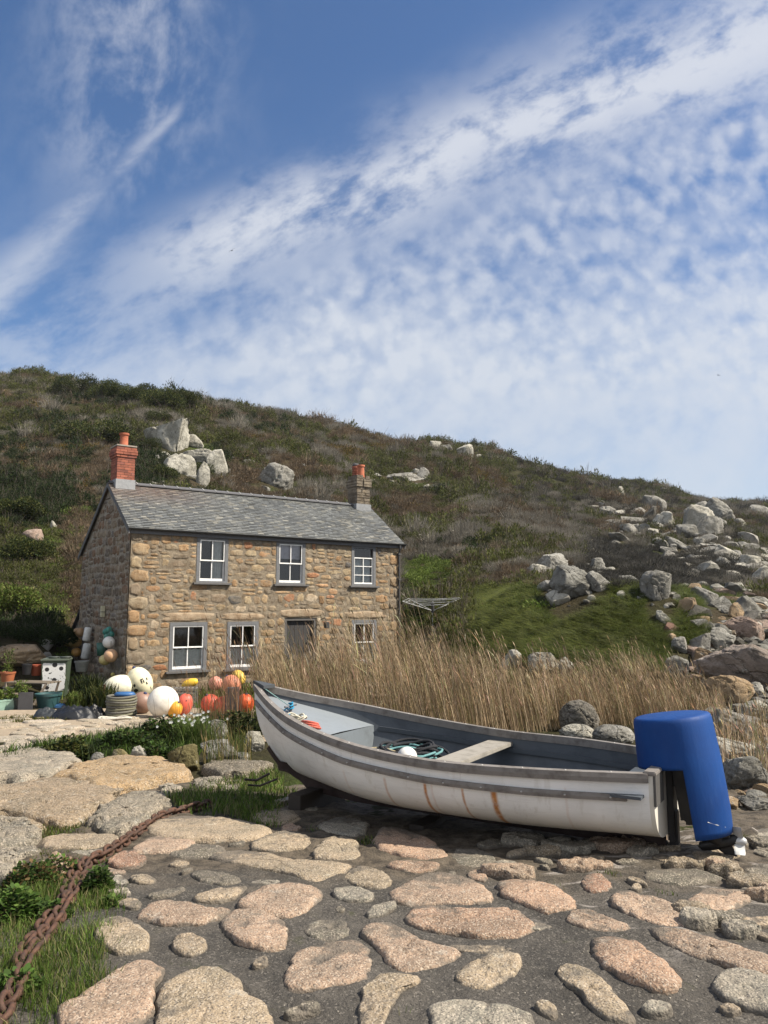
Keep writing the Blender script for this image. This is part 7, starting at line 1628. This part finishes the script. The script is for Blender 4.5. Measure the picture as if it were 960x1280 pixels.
# floats hung on the gable wall (positions on the wall: y along it, z up)
HMt = Matrix.Translation(HO) @ Matrix.Rotation(HA, 4, 'Z')
def hang(y, z, r_, col, lab, sz=1.0, tilt=0.0, kind='ball'):
    m = MB()
    if kind == 'ball': m.ball((0, 0, 0), r_, col, 20, 12, sz)
    elif kind == 'tub': m.lathe([(0, -r_ * 1.1), (r_ * .8, -r_ * 1.1), (r_, r_ * 1.1), (r_ * .9, r_ * 1.1), (r_ * .75, -r_ * .9), (0, -r_ * .9)], 16, col)
    else: m.lathe([(0, -r_ * sz), (r_ * .8, -r_ * sz * .96), (r_, -r_ * sz * .8), (r_, r_ * sz * .8), (r_ * .8, r_ * sz * .96), (0, r_ * sz)], 18, col)
    m.tube([(0, 0, r_ * sz * .9), (0, .02, r_ * sz + .22)], .008, 5, (.10, .09, .07)); o = m.build('hanging_float', PLAST, cols=True, smooth=True)
    o.location = HMt @ Vector((-.10 - r_, y, z)); o.rotation_euler = (0, tilt, HA); tag(o, lab, 'float', 'floats hung on the gable wall'); return o
OCB = (.42, .27, .10)
for (y, z, r_, c_, lab, sz_, k_) in [
  (3.9,1.66,.15,(.32,.20,.10),'brown ball float, top of the left cluster on the gable',1,'ball'), (4.35,1.66,.13,(.36,.22,.10),'ochre brown ball float beside the top one of the left cluster',1,'ball'), (4.2,1.34,.16,OCB,'ochre ball float in the middle of the left cluster on the gable',1,'ball'), (4.25,1.02,.15,(.50,.28,.08),'orange ochre ball float at the bottom of the left cluster',1,'ball'),
  (5.0,1.34,.20,(.48,.36,.12),'wide yellowish ball float at the left of the left cluster',.85,'ball'), (5.5,1.52,.10,(.04,.13,.10),'small green float above the yellowish one on the left',1,'ball'), (4.7,1.25,.13,(.40,.30,.12),'dull ochre ball float between the yellowish and middle ones',1,'ball'),
  (3.2,1.62,.115,(.62,.62,.58),'upper of two grubby white cylinder floats on the gable',1.9,'cyl'), (3.2,1.10,.125,(.52,.53,.50),'lower of two grubby white cylinder floats on the gable',2.0,'cyl'),
  (1.30,1.74,.10,(.04,.20,.16),'small green float, left one of the green bunch near the corner',1,'ball'), (1.0,1.80,.10,(.05,.24,.19),'small green float, top one of the green bunch near the corner',1,'ball'), (1.15,1.60,.10,(.08,.26,.20),'small green float, lowest one of the green bunch near the corner',1,'ball'), (.82,1.68,.09,(.04,.20,.16),'small green float, right one of the green bunch near the corner',1,'ball'),
  (.75,1.46,.17,(.76,.74,.68),'white ball float under the green bunch near the corner',1,'ball'), (1.35,1.24,.17,(.03,.11,.08),'dark green tub hung beside the white ball float',1,'tub'), (.45,1.10,.19,(.62,.38,.22),'peach coloured ball float, lowest right near the corner',1,'ball'), (1.05,.95,.17,(.68,.55,.24),'yellow ball float, lowest left near the corner',.9,'ball')]:
    hang(y, z, r_, c_, lab, sz_, .15 if k_ == 'cyl' else 0, k_)
m = MB(); m.ball((0, 0, 0), .06, (.7, .6, .2), 12, 8); o = m.build('hanging_float', PLAST, cols=True, smooth=True); o.location = HMt @ Vector((-.12, .75, .55)); tag(o, 'tiny yellow float low on the gable corner', 'float')
# clothes dryer beyond the cottage
p = G(541, 812, 14); p = Vector((PX(61, 27) * .99, 27.0, float(hz(1.7, 27.0)))); top_z = EYE + 27 * rise(752)
cd = empty('rotary_dryer', p, .3, 'old white rotary clothes dryer standing right of the cottage', 'clothes dryer'); hh = top_z - p.z
m = MB(); m.tube([(0, 0, 0), (0, 0, hh)], .028, 8, (.55, .56, .55)); m.build('pole', ATTR, cd, cols=True)
for k in range(4):
    a = k * math.pi / 2 + .35; m = MB(); m.tube([(0, 0, hh - .32), (1.35 * math.cos(a), 1.35 * math.sin(a), hh + (.12 if k != 2 else .0))], .012, 6, (.42, .43, .42)); m.build('arm', ATTR, cd, cols=True)
m = MB()
for q in (.5, .7, .9, 1.0):
    for k in range(4):
        a = k * math.pi / 2 + .35; b = a + math.pi / 2; zz1 = hh - .32 + (.44 if k != 2 else .32) * q; zz2 = hh - .32 + (.44 if (k + 1) % 4 != 2 else .32) * q; m.tube([(1.35 * q * math.cos(a), 1.35 * q * math.sin(a), zz1), (1.35 * q * math.cos(b), 1.35 * q * math.sin(b), zz2)], .0045, 4, (.42, .44, .44))
m.build('line', ATTR, cd, cols=True); m = MB(); m.tube([(0, 0, hh - .38), (0, 0, hh - .02)], .06, 8, (.03, .03, .03)); m.build('hub', ATTR, cd, cols=True)
# lobster pots half hidden in the reeds
def crate(u, v, wpx, hpx, rz, lab, col, seed):
    p = G(u, v, 12); w = PX(wpx, p.y); h = PX(hpx, p.y); d = w * .6; m = MB()
    for i in range(7):
        t = -w / 2 + w * i / 6
        m.box((t - .014, -.012, 0), (t + .014, .012, h), col); m.box((t - .014, d - .012, 0), (t + .014, d + .012, h), col); m.box((t - .014, 0, h - .012), (t + .014, d, h + .01), col)
    for j in range(5): z = h * j / 4; m.box((-w / 2, -.026, z - .012), (w / 2, -.013, z + .016), col); m.box((-w / 2, d + .013, z - .012), (w / 2, d + .026, z + .016), col)
    o = m.build('lobster_pot', ATTR, cols=True); o.location = p; o.rotation_euler = (0, 0, rz); return tag(o, lab, 'lobster pot', 'fishing gear behind the reeds')
crate(478, 905, 44, 46, .2, 'pale lattice lobster pot seen through the reeds below the right window', (.50, .42, .32), 1); crate(228, 884, 30, 22, .1, 'grey mesh lobster pot behind the mottled buoy', (.20, .19, .17), 2)
m = MB(); m.tube([(0, 0, 0), (.05, 0, 1.0)], .05, 7, (.14, .17, .14)); place(m.build('fence_post', ATTR, cols=True), 455, 900, 'greenish grey post standing in the reeds left of the lattice pot', 'post', ymin=12)
m = MB(); m.tube([(0, 0, 0), (-.12, .05, 1.15)], .045, 7, (.13, .07, .055)); place(m.build('fence_post', ATTR, cols=True), 524, 890, 'dark red brown stake leaning in the reeds right of the lattice pot', 'post', ymin=12)
m = MB(); m.tube([(0, 0, 0), (.03, 0, .55)], .03, 7, (.18, .06, .03)); place(m.build('iron_stake', RUST, cols=True), 128, 884, 'short rusty stake leaning at the cottage corner', 'stake', ymin=15)
# gulls
def gull(u, v, dist, span, rot, lab, seed):
    a, dy, dz = ray(u, v); y = dist; p = Vector((a * y / dy, y, EYE + dz / dy * y)); m = MB()
    prof = [(0, -.5), (.05, -.42), (.075, -.2), (.08, 0), (.06, .22), (.03, .36), (0, .42)]
    m.lathe([(r_ * span, z * span * .8) for r_, z in prof], 10, (.05, .05, .05), Matrix.Rotation(R(90), 4, 'X'))
    for s in (-1, 1):
        V = []
        for (x, z, c) in ((.05, .02, .16), (.28, .10, .15), (.5, .04, .07), (.62, -.02, .01)):
            V += [(s * x * span, -c * span, z * span), (s * x * span, c * span * .8, z * span), (s * x * span, 0, z * span + .018 * span)]
        m.add(V, [(i * 3 + a_, i * 3 + b_, i * 3 + 3 + b_, i * 3 + 3 + a_) for i in range(3) for a_, b_ in ((0, 2), (2, 1), (1, 0))], (.045, .045, .045))
    o = m.build('bird', ATTR, cols=True, smooth=True); o.location = p; o.rotation_euler = rot; return tag(o, lab, 'bird', 'birds in the sky')
gull(290, 313, 70, .62, (R(20), R(-38), .2), 'dark bird gliding in the blue left of the cloud band, higher of two', 1); gull(898, 469, 110, .55, (R(10), R(12), .3), 'tiny bird in the pale cloud low at the right edge', 2)

# ------------------------------------------------------------------ sea air: thin even haze round the whole place
def f_haze(q, bs, out):
    for l in list(q.t.links):
        if l.to_node == out: q.t.links.remove(l)
    pv_ = q.n('ShaderNodeVolumePrincipled', {'Color': c4((.86, .90, .96)), 'Density': HAZE, 'Anisotropy': .2}); q.t.links.new(pv_.outputs[0], out.inputs['Volume'])
HAZE = .00016
m = MB(); m.box((-620, -90, float(HT.min()) - 2), (620, 470, max(float(HT.max()), 45) + 25)); tag(m.build('haze', mat('haze', fn=f_haze)), 'thin pale sea haze over the cove and hill', 'haze', kind='stuff')
